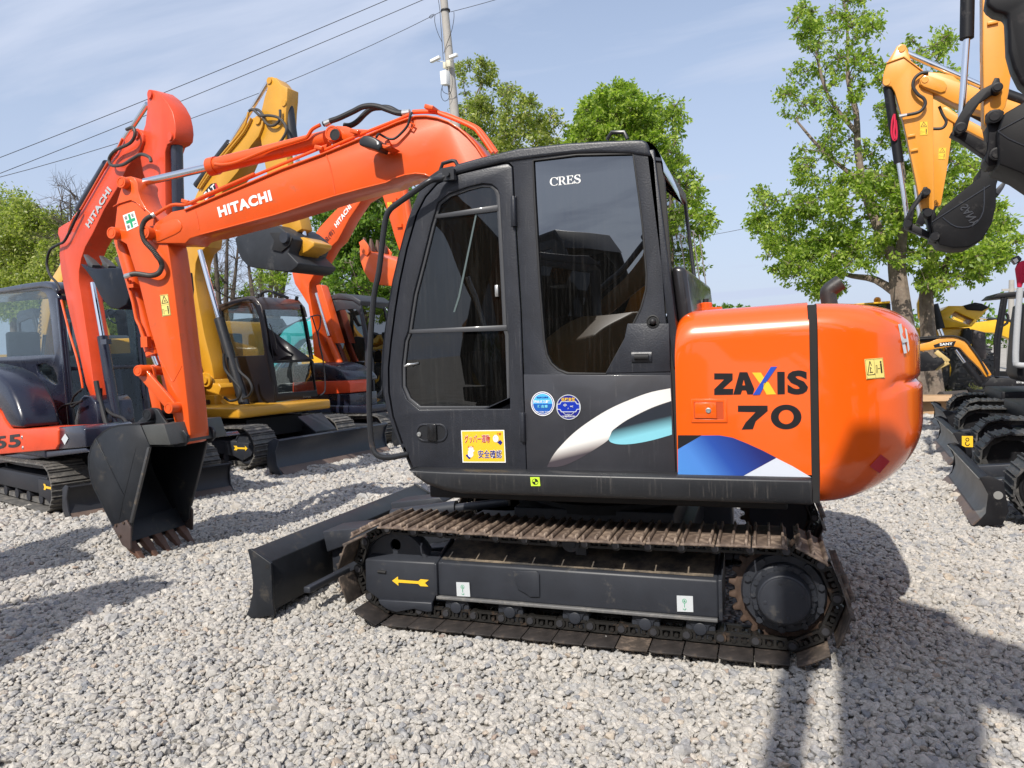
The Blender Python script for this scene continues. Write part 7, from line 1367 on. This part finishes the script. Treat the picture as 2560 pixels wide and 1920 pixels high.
hb_ = MB(); hb_.plate(PW.many(zL((1470, 560), (1560, 500), (1690, 500), (1915, 512), (1760, 680), (1510, 690), (1420, 600)), -.85), [PW.many(zL((1620, 545), (1780, 620), (1740, 665), (1560, 600)), -.85)[::-1]], PW.n*1.6); hb_.build('open_bonnet', WY, W, bevel=.03)
traced(W, PW, [zL((1690, 500), (1790, 470), (1850, 480), (1915, 512), (1850, 545), (1720, 535))], 'bonnet_grille', SM, -.9, 1.7, .02)
traced(W, PW, [zL((1670, 800), (1690, 700), (1740, 685), (1765, 720), (1770, 830), (1700, 840))], 'fender', SM, -1.05, .6, .04)
traced(W, PW, [zL((1760, 700), (1880, 730), (1888, 960), (1770, 960))], 'engine', mat('engine_dark', (.05, .04, .04), .5, var=.6, vscale=6), -.6, 1.0, .02)
traced(W, PW, [zL((1560, 970), (1740, 965), (1800, 970), (1800, 1070), (1740, 1100), (1555, 1105))], 'rear_frame', SM, -.9, 1.2, .03)
traced(W, PW, [zL((1480, 800), (1560, 870), (1650, 870), (1700, 960), (1560, 960), (1460, 890))], 'lower_body', CATB, -1.05, .4, .03)
def tyre(c, ax, r, wd, parent, lug=True):
    mb = MB(); mb.lathe(c, ax, [(-wd/2, r*.55), (-wd/2, r*.85), (-wd*.38, r*.97), (0, r), (wd*.38, r*.97), (wd/2, r*.85), (wd/2, r*.55)], 36)
    ax = Vector(ax).normalized(); u = Vector((0, 0, 1)); v = ax.cross(u)
    for k in range(22):
        a = 2*pi*k/22
        for s_ in (-1, 1):
            d = (u*cos(a+s_*.07)+v*sin(a+s_*.07)); R = Matrix((ax, d.cross(ax)*-1, d)).transposed(); mb.box(c+d*(r*1.0)+ax*(s_*wd*.25), (wd*.46, r*.09, r*.07), R)
    o = mb.build('tyre', TYRE, parent); rm = MB(); rm.lathe(c, ax, [(-wd/2-.01, r*.54), (-wd*.3, r*.5), (-wd*.3, r*.2), (-wd*.42, .1), (wd*.42, .1), (wd*.3, r*.5), (wd/2+.01, r*.54)], 28); rm.build('rim', WY, o)
tyre(Vector((PW(zL((1395, 1100))[0], -.9).x, PW(zL((1395, 1100))[0], -.9).y, .70)), (.35, 1, 0), .70, .5, W)
tyre(Vector((PW(zL((1590, 1120))[0], -.9).x, PW(zL((1590, 1120))[0], -.9).y, .70)), (1, .35, 0), .70, .5, W)
tyre(Vector((PW(zL((1800, 1100))[0], .9).x, PW(zL((1590, 1120))[0], .9).y, .70)), (1, .35, 0), .70, .5, W)
traced(W, PW, [zL((1300, 890), (1500, 960), (1440, 1060), (1310, 1060))], 'front_bucket', SM, -1.3, 2.4, .02)
for q in ((1612, 985, 1642, 998), (1606, 1012, 1656, 1038)): sticker('reflector', PW.many(zL((q[0], q[1]), (q[2], q[1]), (q[2], q[3]), (q[0], q[3])), -.92), mat('reflector_orange', (.8, .3, .02), .3), [], W)
pose('far yellow machine at right behind the canopied digger, orange beacon on top', (14.2, 27.0), (-.2, -1), WY, 1.15, 12, -60)
pose('yellow machine far right behind the raised bonnet, low amber body', (10.9, 26.0), (-.9, -.4), WY, 1.0, 15, -75)
# ---- carton, logs
cb_ = Pl((4.25, 12.8, 0), (1, -.1))
bx = MB(); O_ = Vector((4.28, 12.7, -.02)); Rz = Matrix.Rotation(RAD(-12), 3, 'Z')
for a_, b_, d_ in (((0, 0, .22), (.75, .02, .44), 0), ((-.37, .3, .22), (.02, .6, .44), 0), ((.37, .3, .22), (.02, .6, .44), 0), ((0, .6, .22), (.75, .02, .44), 0)): bx.box(O_+Rz@Vector(a_), b_, Rz)
bx.prism([O_+Rz@Vector(v) for v in ((-.37, 0, .44), (.37, 0, .44), (.42, -.22, .36), (-.45, -.25, .34))], (0, 0, .012)); bx.prism([O_+Rz@Vector(v) for v in ((.37, 0, .44), (.37, .6, .44), (.62, .62, .34), (.60, .05, .36))], (0, 0, .012))
tag(bx.build('carton', CARD), 'open brown cardboard carton by the far end of the black blades', 'carton')
for k, (p, q) in enumerate((((2352, 991), (2470, 984)), ((2390, 969), (2480, 962)))):
    lg_ = MB(); a_, b_ = SG(p, .1), SG(q, .1); lg_.cyl(a_, b_, .13, n=14); tag(lg_.build('log', mat('dark_wood', (.06, .05, .045), .85, var=.3, bump=.5, bscale=20)), ['nearer dark log lying at the road edge beyond the tree', 'farther dark log lying on the road near the big tyre'][k], 'log', 'dark logs on the far road')
# ================================================================ TREES, POLES, WIRES
def leaf_mat(name, c0, c1, c2, tr=.45):
    m = bpy.data.materials.new(name); m.use_nodes = True; t = m.node_tree; t.nodes.clear(); out = N(t, 'ShaderNodeOutputMaterial')
    ge = N(t, 'ShaderNodeNewGeometry'); rp = N(t, 'ShaderNodeValToRGB'); cr = rp.color_ramp; cr.elements[0].color = (*c0, 1); cr.elements[1].color = (*c2, 1); e = cr.elements.new(.55); e.color = (*c1, 1); L(t, ge.outputs['Random Per Island'], rp.inputs[0])
    df = N(t, 'ShaderNodeBsdfPrincipled'); df.inputs['Roughness'].default_value = .45; L(t, rp.outputs[0], df.inputs['Base Color'])
    tl = N(t, 'ShaderNodeBsdfTranslucent'); mx0 = N(t, 'ShaderNodeMix', data_type='RGBA', blend_type='MULTIPLY'); mx0.inputs[0].default_value = 1; L(t, rp.outputs[0], mx0.inputs[6]); mx0.inputs[7].default_value = (1.6, 1.9, .8, 1); L(t, mx0.outputs[2], tl.inputs[0])
    mx = N(t, 'ShaderNodeMixShader', inp={0: tr}); L(t, df.outputs[0], mx.inputs[1]); L(t, tl.outputs[0], mx.inputs[2]); L(t, mx.outputs[0], out.inputs[0]); return m
LEAF1 = leaf_mat('leaf_fresh', (.11, .18, .022), (.24, .33, .04), (.42, .48, .09)); LEAF2 = leaf_mat('leaf_olive', (.11, .15, .03), (.25, .29, .06), (.42, .42, .12)); LEAF3 = leaf_mat('leaf_deep', (.05, .11, .017), (.12, .21, .03), (.24, .34, .05))
BARK = mat('bark', (.17, .13, .10), .9, var=.35, vscale=6, dirt=(.28, .24, .19), dirtamt=.3, dscale=9, bump=1.0, bscale=22); BARKD = mat('bark_dark', (.09, .07, .055), .9, var=.3, vscale=6, bump=.8, bscale=22)
class R_:
    pass
def leaves_mesh(name, C, Nn, S, m, parent, seed=0):
    """C centres (n,3), Nn rough outward normals, S sizes -> folded diamond leaves"""
    rg_ = np.random.default_rng(seed); n = len(C)
    d = rg_.normal(size=(n, 3)); d[:, 2] -= .55; d += Nn*.35; d /= np.linalg.norm(d, axis=1)[:, None]
    s = np.cross(d, rg_.normal(size=(n, 3))); s /= np.linalg.norm(s, axis=1)[:, None]; up = np.cross(s, d)
    S = S[:, None]; a = C; b = C+d*S*.5+s*S*.24+up*S*.06; c = C+d*S; e = C+d*S*.5-s*S*.24+up*S*.06
    V = np.stack([a, b, c, e], 1).reshape(-1, 3)
    me = bpy.data.meshes.new(name); me.vertices.add(4*n); me.vertices.foreach_set('co', V.astype(np.float32).ravel()); me.loops.add(4*n); me.polygons.add(n)
    me.loops.foreach_set('vertex_index', np.arange(4*n, dtype=np.int32)); me.polygons.foreach_set('loop_start', np.arange(0, 4*n, 4, dtype=np.int32)); me.update(calc_edges=True); me.validate()
    me.materials.append(m); o = bpy.data.objects.new(name, me); COL.objects.link(o); o.parent = parent; return o
def tree(lbl, P, base, trunks, clumps, leafm, dens=1.0, leaf=.11, barkm=BARK, grp='trees beyond the yard', twigs=5, spread=.8, seed=1, bare=False, depth=1.2, rl=None, name='tree', cat='tree'):
    """P plane (depth), trunks: list of [(px,py,r_m)...]; clumps: (px,py,r_px[,density]) measured on the plane"""
    rd = random.Random(seed); rg_ = np.random.default_rng(seed)
    root = thing(name, base, lbl, cat, grp); o0 = Vector(base)
    tm = MB(); nodes = []; u = P.h; n = P.n
    for tr in trunks:
        pts = []; off = rd.uniform(-.15, .15)
        for i, q in enumerate(tr):
            v = P((q[0], q[1]), off*i*.6); pts.append(v)
        tm.tube(pts, [q[2] for q in tr], 10, smooth=3)
        for i in range(len(pts)-1):
            for k in range(4): nodes.append((pts[i].lerp(pts[i+1], k/4), tr[i][2]))
        nodes.append((pts[-1], tr[-1][2]))
    hi = [nd for nd in nodes if nd[0].z > min(v[0].z for v in nodes)+.35*(max(v[0].z for v in nodes)-min(v[0].z for v in nodes))] or nodes
    LC, LN, LS = [], [], []
    tl_ = P((trunks[0][-1][0], trunks[0][-1][1])); big_ = len(clumps) > 60
    clumps = sorted(clumps, key=lambda q_: min((P((q_[0], q_[1]))-nd[0]).length for nd in nodes))
    for cl in clumps:
        den = cl[3] if len(cl) > 3 else 1.0
        off = rd.uniform(-1, 1)*depth; c = P((cl[0], cl[1]), off); rm = (P((cl[0]+cl[2], cl[1]), off)-c).length
        # limb from the nearest lower trunk node
        best = min(hi, key=lambda nd: (nd[0]-c).length+(1.2 if nd[0].z > c.z else 0)); p0 = best[0]; mid_ = p0.lerp(c, .5)+Vector((rd.uniform(-.15, .15), rd.uniform(-.15, .15), rd.uniform(-.05, .25)))*rm
        r0 = min(best[1]*.45, .028 if big_ else .06); hi.append((c, r0*.8)); hi.append((mid_, r0))
        tm.tube([p0, mid_, c], [r0, r0*.55, .012], 6, smooth=3)
        nt_ = int(twigs*(3 if bare else 2))
        for k in range(nt_):
            d = Vector((rd.gauss(0, 1), rd.gauss(0, 1), rd.gauss(.35, .9))).normalized(); e = c+d*rm*rd.uniform(.5, 1.0)
            s_ = mid_.lerp(c, rd.uniform(.4, 1)); md = s_.lerp(e, .5)+Vector((rd.gauss(0, .08), rd.gauss(0, .08), rd.gauss(0, .08)))*rm
            tm.tube([s_, md, e], [.012, .008, .003], 4)
            if bare:
                for j in range(4):
                    d2 = (d+Vector((rd.gauss(0, .6), rd.gauss(0, .6), rd.gauss(.2, .5)))).normalized(); s2 = md.lerp(e, rd.uniform(0, 1)); tm.tube([s2, s2+d2*rm*.4], [.006, .002], 3)
            # leaf sprays sit in several smaller tufts along the twig
            cnt = int(dens*den*rm*rm*130/nt_*3.0)+1
            if not bare or den > 1:
                nsub = 3
                for j in range(nsub):
                    cc = md.lerp(e, (j+.6)/nsub)+Vector((rd.gauss(0, .1), rd.gauss(0, .1), rd.gauss(0, .1)))*rm
                    q = rg_.normal(size=(max(2, cnt), 3))*np.array([.20, .20, .15])*rm*spread; LC.append(np.array(cc)+q); LN.append(np.tile(np.array(d), (len(q), 1))); LS.append(rg_.uniform(.7, 1.3, len(q))*leaf)
    t = tm.build('trunk', barkm, root)
    if LC: C = np.concatenate(LC)-np.array(o0); leaves_mesh('crown', C, np.concatenate(LN), np.concatenate(LS), leafm, root, seed)
    return root
def clump_fill(poly, r, n, seed, dens=(.6, 1.3)):
    rd = random.Random(seed); xs = [p[0] for p in poly]; ys = [p[1] for p in poly]; out = []; tries = 0
    def inside(x, y):
        c = False; j = len(poly)-1
        for i in range(len(poly)):
            if (poly[i][1] > y) != (poly[j][1] > y) and x < (poly[j][0]-poly[i][0])*(y-poly[i][1])/(poly[j][1]-poly[i][1])+poly[i][0]: c = not c
            j = i
        return c
    while len(out) < n and tries < 20000:
        tries += 1; x, y = rd.uniform(min(xs), max(xs)), rd.uniform(min(ys), max(ys)); rr = r*rd.uniform(.7, 1.25)
        if inside(x, y) and all(math.hypot(x-o[0], y-o[1]) > .55*r for o in out): out.append((x, y, rr, rd.uniform(*dens)))
    return out
PT = Pl((5, 17.5, 0), (1, -.33)); base = PT((2285, 1000))
big = [(1985, 0), (2210, -30), (2230, 130), (2330, 60), (2380, 90), (2400, 230), (2440, 420), (2555, 600), (2490, 680), (2400, 720), (2330, 740), (2300, 650), (2180, 660), (2060, 770), (2040, 730), (2010, 740), (1990, 690), (1940, 700), (1890, 640), (1900, 560), (1860, 590), (1880, 480), (1970, 440), (1985, 350), (1960, 300), (1955, 220), (1985, 100)]
tree('tall leafy tree with forked trunk standing beyond the orange counterweight', PT, (base.x, base.y, -.1),
     [[(2292, 1010, .36), (2280, 930, .29), (2262, 820, .26), (2245, 700, .24), (2238, 640, .20)], [(2240, 660, .17), (2190, 560, .12), (2160, 470, .11), (2145, 380, .095), (2140, 280, .08), (2120, 200, .06), (2118, 60, .035), (2100, -40, .02)],
      [(2245, 680, .18), (2255, 600, .13), (2262, 500, .11), (2250, 400, .09), (2240, 250, .05), (2300, 120, .03)], [(2250, 740, .13), (2190, 700, .10), (2130, 690, .07), (2095, 680, .04)], [(2140, 330, .07), (2070, 240, .05), (2040, 130, .03)], [(2160, 460, .07), (2060, 380, .05), (1990, 300, .03)]],
     clump_fill([(x, y) for x, y in big], 27, 240, 3, (.15, 1.1))+clump_fill([(1870, 560), (2000, 500), (2120, 430), (2260, 420), (2420, 480), (2545, 600), (2490, 680), (2330, 730), (2200, 640), (2060, 760), (1900, 640)], 30, 110, 4, (.8, 1.5))+[(2030, 60, 45, .5), (2180, 60, 50, .4), (2010, 180, 40, .6), (2090, 150, 50, .4), (1930, 610, 45, 1.2), (2060, 700, 50, 1.4), (1990, 640, 45, 1.3), (2050, 610, 50, 1.4), (2130, 620, 50, 1.3), (2440, 640, 50, 1.2), (2480, 620, 40, 1.2)], LEAF1, dens=1.35, leaf=.125, twigs=4, seed=5, depth=1.5)
PT2 = Pl((6.2, 18.6, 0), (1, -.33)); b2_ = PT2((2336, 990))
tree('second trunk of the roadside tree, grey and straighter, right behind the first', PT2, (b2_.x, b2_.y, -.1), [[(2338, 1000, .28), (2328, 900, .23), (2318, 800, .20), (2318, 700, .18), (2350, 560, .15), (2330, 420, .10), (2320, 250, .05)], [(2340, 720, .12), (2390, 600, .09), (2420, 500, .05)]],
     clump_fill([(2200, 640), (2230, 180), (2290, 130), (2400, 200), (2400, 280), (2470, 480), (2540, 600), (2480, 690), (2380, 720), (2300, 620)], 34, 70, 8, (.4, 1.2))+[(2330, 130, 50, .9), (2370, 200, 40, .9), (2300, 220, 50, .8)], LEAF1, dens=1.5, leaf=.125, seed=9, depth=1.0)
PT3 = Pl((-4, 22, 0), (1, -.33))
def simple(lbl, P, bx_, poly, r, n, lm, seed, dens=1, leaf=.15, stems=2, barkm=BARK, dr=(.6, 1.3), yb=1000, top=None, **k):
    b = P((bx_, yb)); ys = min(p[1] for p in poly); cx_ = sum(p[0] for p in poly)/len(poly); rd = random.Random(seed); tr = []
    for s_ in range(stems):
        x1 = cx_+rd.uniform(-1, 1)*(max(p[0] for p in poly)-min(p[0] for p in poly))*.2; tr.append([(bx_, yb+10, .22), (bx_+(x1-bx_)*.3, yb-(yb-ys)*.35, .15), (bx_+(x1-bx_)*.7, yb-(yb-ys)*.65, .09), (x1, ys+(yb-ys)*.26, .03)])
    return tree(lbl, P, (b.x, b.y, -.1), tr, clump_fill(poly, r, n, seed, dr), lm, dens=dens, leaf=leaf, seed=seed, barkm=barkm, **k)
simple('olive-tinged tree with thin top rising right of the concrete pole', PT3, 1260, [(1140, 300), (1200, 235), (1290, 215), (1380, 290), (1410, 350), (1400, 420), (1150, 420)], 24, 80, LEAF2, 11, dens=.8, dr=(.1, 1.3), leaf=.15)
tree('sparse young treetop standing up beside the camera pole', PT3, (PT3((1190, 1000)).x, PT3((1190, 1000)).y, -.1), [[(1195, 1000, .12), (1190, 600, .08), (1180, 300, .05), (1198, 220, .025)], [(1180, 300, .03), (1160, 220, .015)], [(1196, 240, .02), (1210, 180, .01)]],
     [(1150, 180, 16, .8), (1175, 165, 14, .8), (1205, 160, 18, 1), (1225, 170, 16, 1), (1235, 195, 16, .9), (1160, 205, 14, .5), (1190, 190, 18, .6), (1215, 210, 18, .7), (1165, 235, 12, .5), (1150, 165, 12, .8)], LEAF2, dens=1.3, leaf=.14, seed=21, depth=.5)
simple('bright green tree showing above the black cab roof', PT3, 1560, [(1430, 345), (1440, 300), (1490, 240), (1550, 212), (1610, 230), (1650, 290), (1640, 350), (1660, 380), (1440, 400)], 26, 80, LEAF1, 12, dens=1.15, leaf=.15, dr=(.8, 1.5))
simple('loose green tree to the right of the cab roof', PT3, 1700, [(1640, 270), (1680, 245), (1715, 280), (1700, 330), (1690, 380), (1740, 440), (1770, 500), (1780, 560), (1750, 600), (1760, 680), (1720, 690), (1650, 660), (1640, 400)], 24, 90, LEAF1, 13, dens=.85, dr=(.1, 1.3), leaf=.15)
PT4 = Pl((-8, 17, 0), (1, -.33))
simple('dark leafy tree behind the orange bucket, left of the black cab', PT4, 900, [(800, 560), (850, 500), (960, 470), (1060, 500), (1070, 700), (980, 760), (820, 740), (800, 650)], 26, 110, LEAF3, 14, dens=1.3, dr=(.2, 1.3), leaf=.15)
PT5 = Pl((-15, 13, 0), (1, -.33))
simple('green tree at the far left above the orange excavator cab', PT5, 40, [(-60, 540), (0, 525), (60, 545), (120, 555), (160, 590), (190, 640), (200, 760), (-60, 760)], 26, 110, LEAF2, 15, dens=1.2, leaf=.12, dr=(.2, 1.3))
simple('green tree glimpsed between the two orange booms at left', PT5, 300, [(250, 620), (300, 600), (380, 640), (440, 700), (430, 900), (230, 900)], 34, 44, LEAF2, 16, dens=1.0, leaf=.14)
def bare(lbl, P, bx_, tops, seed, yb=1000, clumps=(), r=.14):
    b = P((bx_, yb)); rd = random.Random(seed); tr = []
    for (x, y) in tops: tr.append([(bx_+rd.uniform(-8, 8), yb, r), (bx_+(x-bx_)*.35, yb-(yb-y)*.4, r*.6), (bx_+(x-bx_)*.75, yb-(yb-y)*.75, r*.3), (x, y, .015)])
    cl = []
    for (x, y) in tops:
        for k in range(3): cl.append((bx_+(x-bx_)*(.6+.2*k)+rd.uniform(-8, 8), yb-(yb-y)*(.62+.19*k), 34, 0))
    return tree(lbl, P, (b.x, b.y, -.1), tr, cl+list(clumps), LEAF1, seed=seed, bare=True, barkm=BARKD, dens=.7, leaf=.13)
bare('bare tree with fine twigs at far left behind the orange boom', PT5, 190, [(150, 500), (175, 485), (205, 500), (225, 540), (160, 560)], 31, yb=900)
bare('bare tree behind the hanging black bucket, left one of the pair', PT4, 560, [(500, 540), (530, 520), (570, 500), (600, 560), (540, 600)], 32, clumps=[(545, 710, 22, 2.2), (620, 740, 20, 2)], r=.2)
bare('bare tree behind the hanging black bucket, right one of the pair', PT4, 660, [(610, 560), (650, 520), (690, 540), (730, 580), (700, 640), (760, 450)], 33, clumps=[(690, 700, 25, 2.4), (655, 690, 18, 2)], r=.2)
PF = Pl((20, 110, 0), (1, -.33))
for k, (x, y, r) in enumerate(((1783, 768, 10), (1818, 766, 11), (1852, 765, 8), (1868, 772, 7))):
    b = PF((x, 800)); tree(['tiny distant conifer next to the filler cap', 'distant round tree above the orange hood', 'distant pointed tree above the hood', 'distant low tree at the right of the group above the hood'][k], PF, (b.x, b.y, 0), [[(x, 800, .3), (x, y, .1)]], [(x, y, r, .35), (x+r*.5, y+8, r, .35), (x-r*.5, y+9, r, .35)], LEAF3, leaf=.5, seed=40+k, depth=.5, grp='distant trees', twigs=3)
# hedge line far away: nobody could count it
PG = Pl((0, 160, 0), (1, -.33)); hp_ = []
rg_ = np.random.default_rng(3); C = []
for x in np.arange(-500, 2900, 9): v = PG((x, 862+(1280-x)*.033*1.0)); C.append(np.array(v)+rg_.normal(size=(50, 3))*np.array([2.2, 1.5, 1.6]))
C = np.concatenate(C); C = C[C[:, 2] > -.1]; hf = leaves_mesh('far_woods', C, np.zeros_like(C), np.full(len(C), 1.1), LEAF3, None, 4); hf['kind'] = 'stuff'
# dry weeds at the foot of the tree
gb_ = SG((2310, 985), -.05); C = []; rg_ = np.random.default_rng(8)
for k in range(420): C.append([gb_.x+rg_.uniform(-.6, 1.9), gb_.y+rg_.uniform(-.7, .7), -.05+abs(rg_.normal())*.16])
wd_ = leaves_mesh('weeds', np.array(C), np.tile([0, 0, 2.2], (len(C), 1)), np.full(len(C), .17), leaf_mat('dry_weed', (.20, .19, .08), (.32, .30, .15), (.42, .38, .24)), None, 6); wd_['kind'] = 'stuff'
# ---- concrete pole with cameras and boxes
PP = Pl((-3.4, 15.2, 0), (1, -.33)); zp = zoom(1000, 0, .18083)
ptop = PP((1106, -40)); pt2 = PP((1112, 0)); pmid = PP((1128, 150)); pb = PP((1137.5, 290)); dpole = (pb-ptop).normalized(); base = pb+dpole*(pb.z/(-dpole.z))
pole = thing('utility_pole', (base.x, base.y, 0), 'tall concrete pole carrying security cameras and white boxes', 'pole')
mb = MB(); mb.cyl(base-Vector((0, 0, .2)), ptop+(ptop-pb)*.35, .20, .105, n=28); mb.build('shaft', CONC, pole)
def ppt(*p, off=-.16): return [PP(q, off) for q in zp(*p)]
mb = MB(); mb.prism(ppt((548, 985), (632, 962), (640, 1160), (562, 1172), off=-.32), PP.n*.20); bx1 = mb.build('meter_box', PLASTW, pole, bevel=.01)
mb = MB(); mb.prism(ppt((590, 858), (625, 852), (630, 935), (592, 945), off=-.26), PP.n*.12); mb.prism(ppt((634, 832), (685, 828), (692, 915), (640, 922), off=-.28), PP.n*.12); mb.build('junction_box', BEIGEP, pole, bevel=.01)
def camera_(p0, p1, w_, name='security_camera', lbl=''):
    a, b = p0, p1; mb = MB(); mb.beam(a, b, w_, w_*.8); o = mb.build(name, PLASTW, None, bevel=.012, seg=3); d = (b-a).normalized(); m2 = MB(); m2.cyl(b-d*.002, b+d*.02, w_*.36, n=14); m2.build('lens', DARK, o); return tag(o, lbl, 'camera', 'cameras on the concrete pole')
camera_(*ppt((550, 790), (430, 850), off=-.2), .11, lbl='white security camera pointing left from the concrete pole')
camera_(*ppt((790, 755), (690, 795), off=-.25), .11, lbl='white security camera with black face on the right of the concrete pole')
mb = MB(); mb.tube(ppt((510, 845), (540, 850), (600, 850)), .012, 6); mb.tube(ppt((730, 830), (735, 800), (750, 800), off=-.2), .02, 6); mb.build('camera_arm', PLASTW, pole)
cb2 = [ppt((530, 0), (550, 140), (570, 420), (590, 700), (598, 830), off=-.14), ppt((590, 1180), (570, 1260), (572, 1340), (610, 1395), (660, 1380), (690, 1320), (680, 1240), (655, 1180), off=-.25), ppt((700, 985), (720, 1080), (715, 1230), (680, 1300), (600, 1270), (580, 1200), off=-.25), ppt((485, 195), (480, 300), (520, 450), (580, 580)), ppt((745, 165), (745, 260), (715, 420), (650, 600), (605, 740)), ppt((470, 195), (430, 210), (405, 235), (430, 250), (465, 215))]
for q in cb2: mb = MB(); mb.tube(q, .009, 5, smooth=4); mb.build('loose_cable', RUBBER, pole)
mb = MB(); c = PP(zp((628, 150))[0]); mb.lathe(c, dpole, [(-.02, .15), (.02, .15)], 20); mb.build('cable_strap', RUBBER, pole)
# wires
def wire(p, q, d0, d1, lbl, r=.009, sag=.25):
    def at(px, d): return CAM+ray(*px).normalized()*d
    a, b = at(p, d0), at(q, d1); pts = [a.lerp(b, t/14)-Vector((0, 0, sag*4*(t/14)*(1-t/14))) for t in range(15)]
    mb = MB(); mb.tube(pts, r, 5); return tag(mb.build('overhead_wire', RUBBER), lbl, 'wire', 'overhead wires')
wire((-260, 493), (1130, -70), 26, 21, 'topmost overhead wire crossing the sky at upper left', sag=.1)
wire((-260, 534), (1200, -62), 26, 22, 'middle overhead wire at upper left, nearly touching the lower one', sag=.1)
a_ = zp((570, 160))[0]; wire((-260, 505), a_, 26, (PP(a_, -.1)-CAM).length, 'lowest overhead wire running from the left to the concrete pole', sag=.55)
wire(zp((700, 165))[0], (1420, -60), (PP(a_, -.1)-CAM).length, 26, 'overhead wire leaving the concrete pole to the right', sag=.05)
wire((1735, 594), (1960, 548), 30, 30, 'short overhead wire between the cab and the tall tree', sag=.05)
PQ = Pl((13, 42, 0), (1, -.33)); b = PQ((2526, 870)); sp2 = thing('utility_pole', (b.x, b.y, 0), 'thin distant pole at the right edge above the canopied digger', 'pole')
mb = MB(); mb.cyl(b-Vector((0, 0, 1)), PQ((2529, 700)), .2, .13, n=14); mb.box(PQ((2529, 724)), (.9, .12, .12)); mb.build('shaft', CONC, sp2)
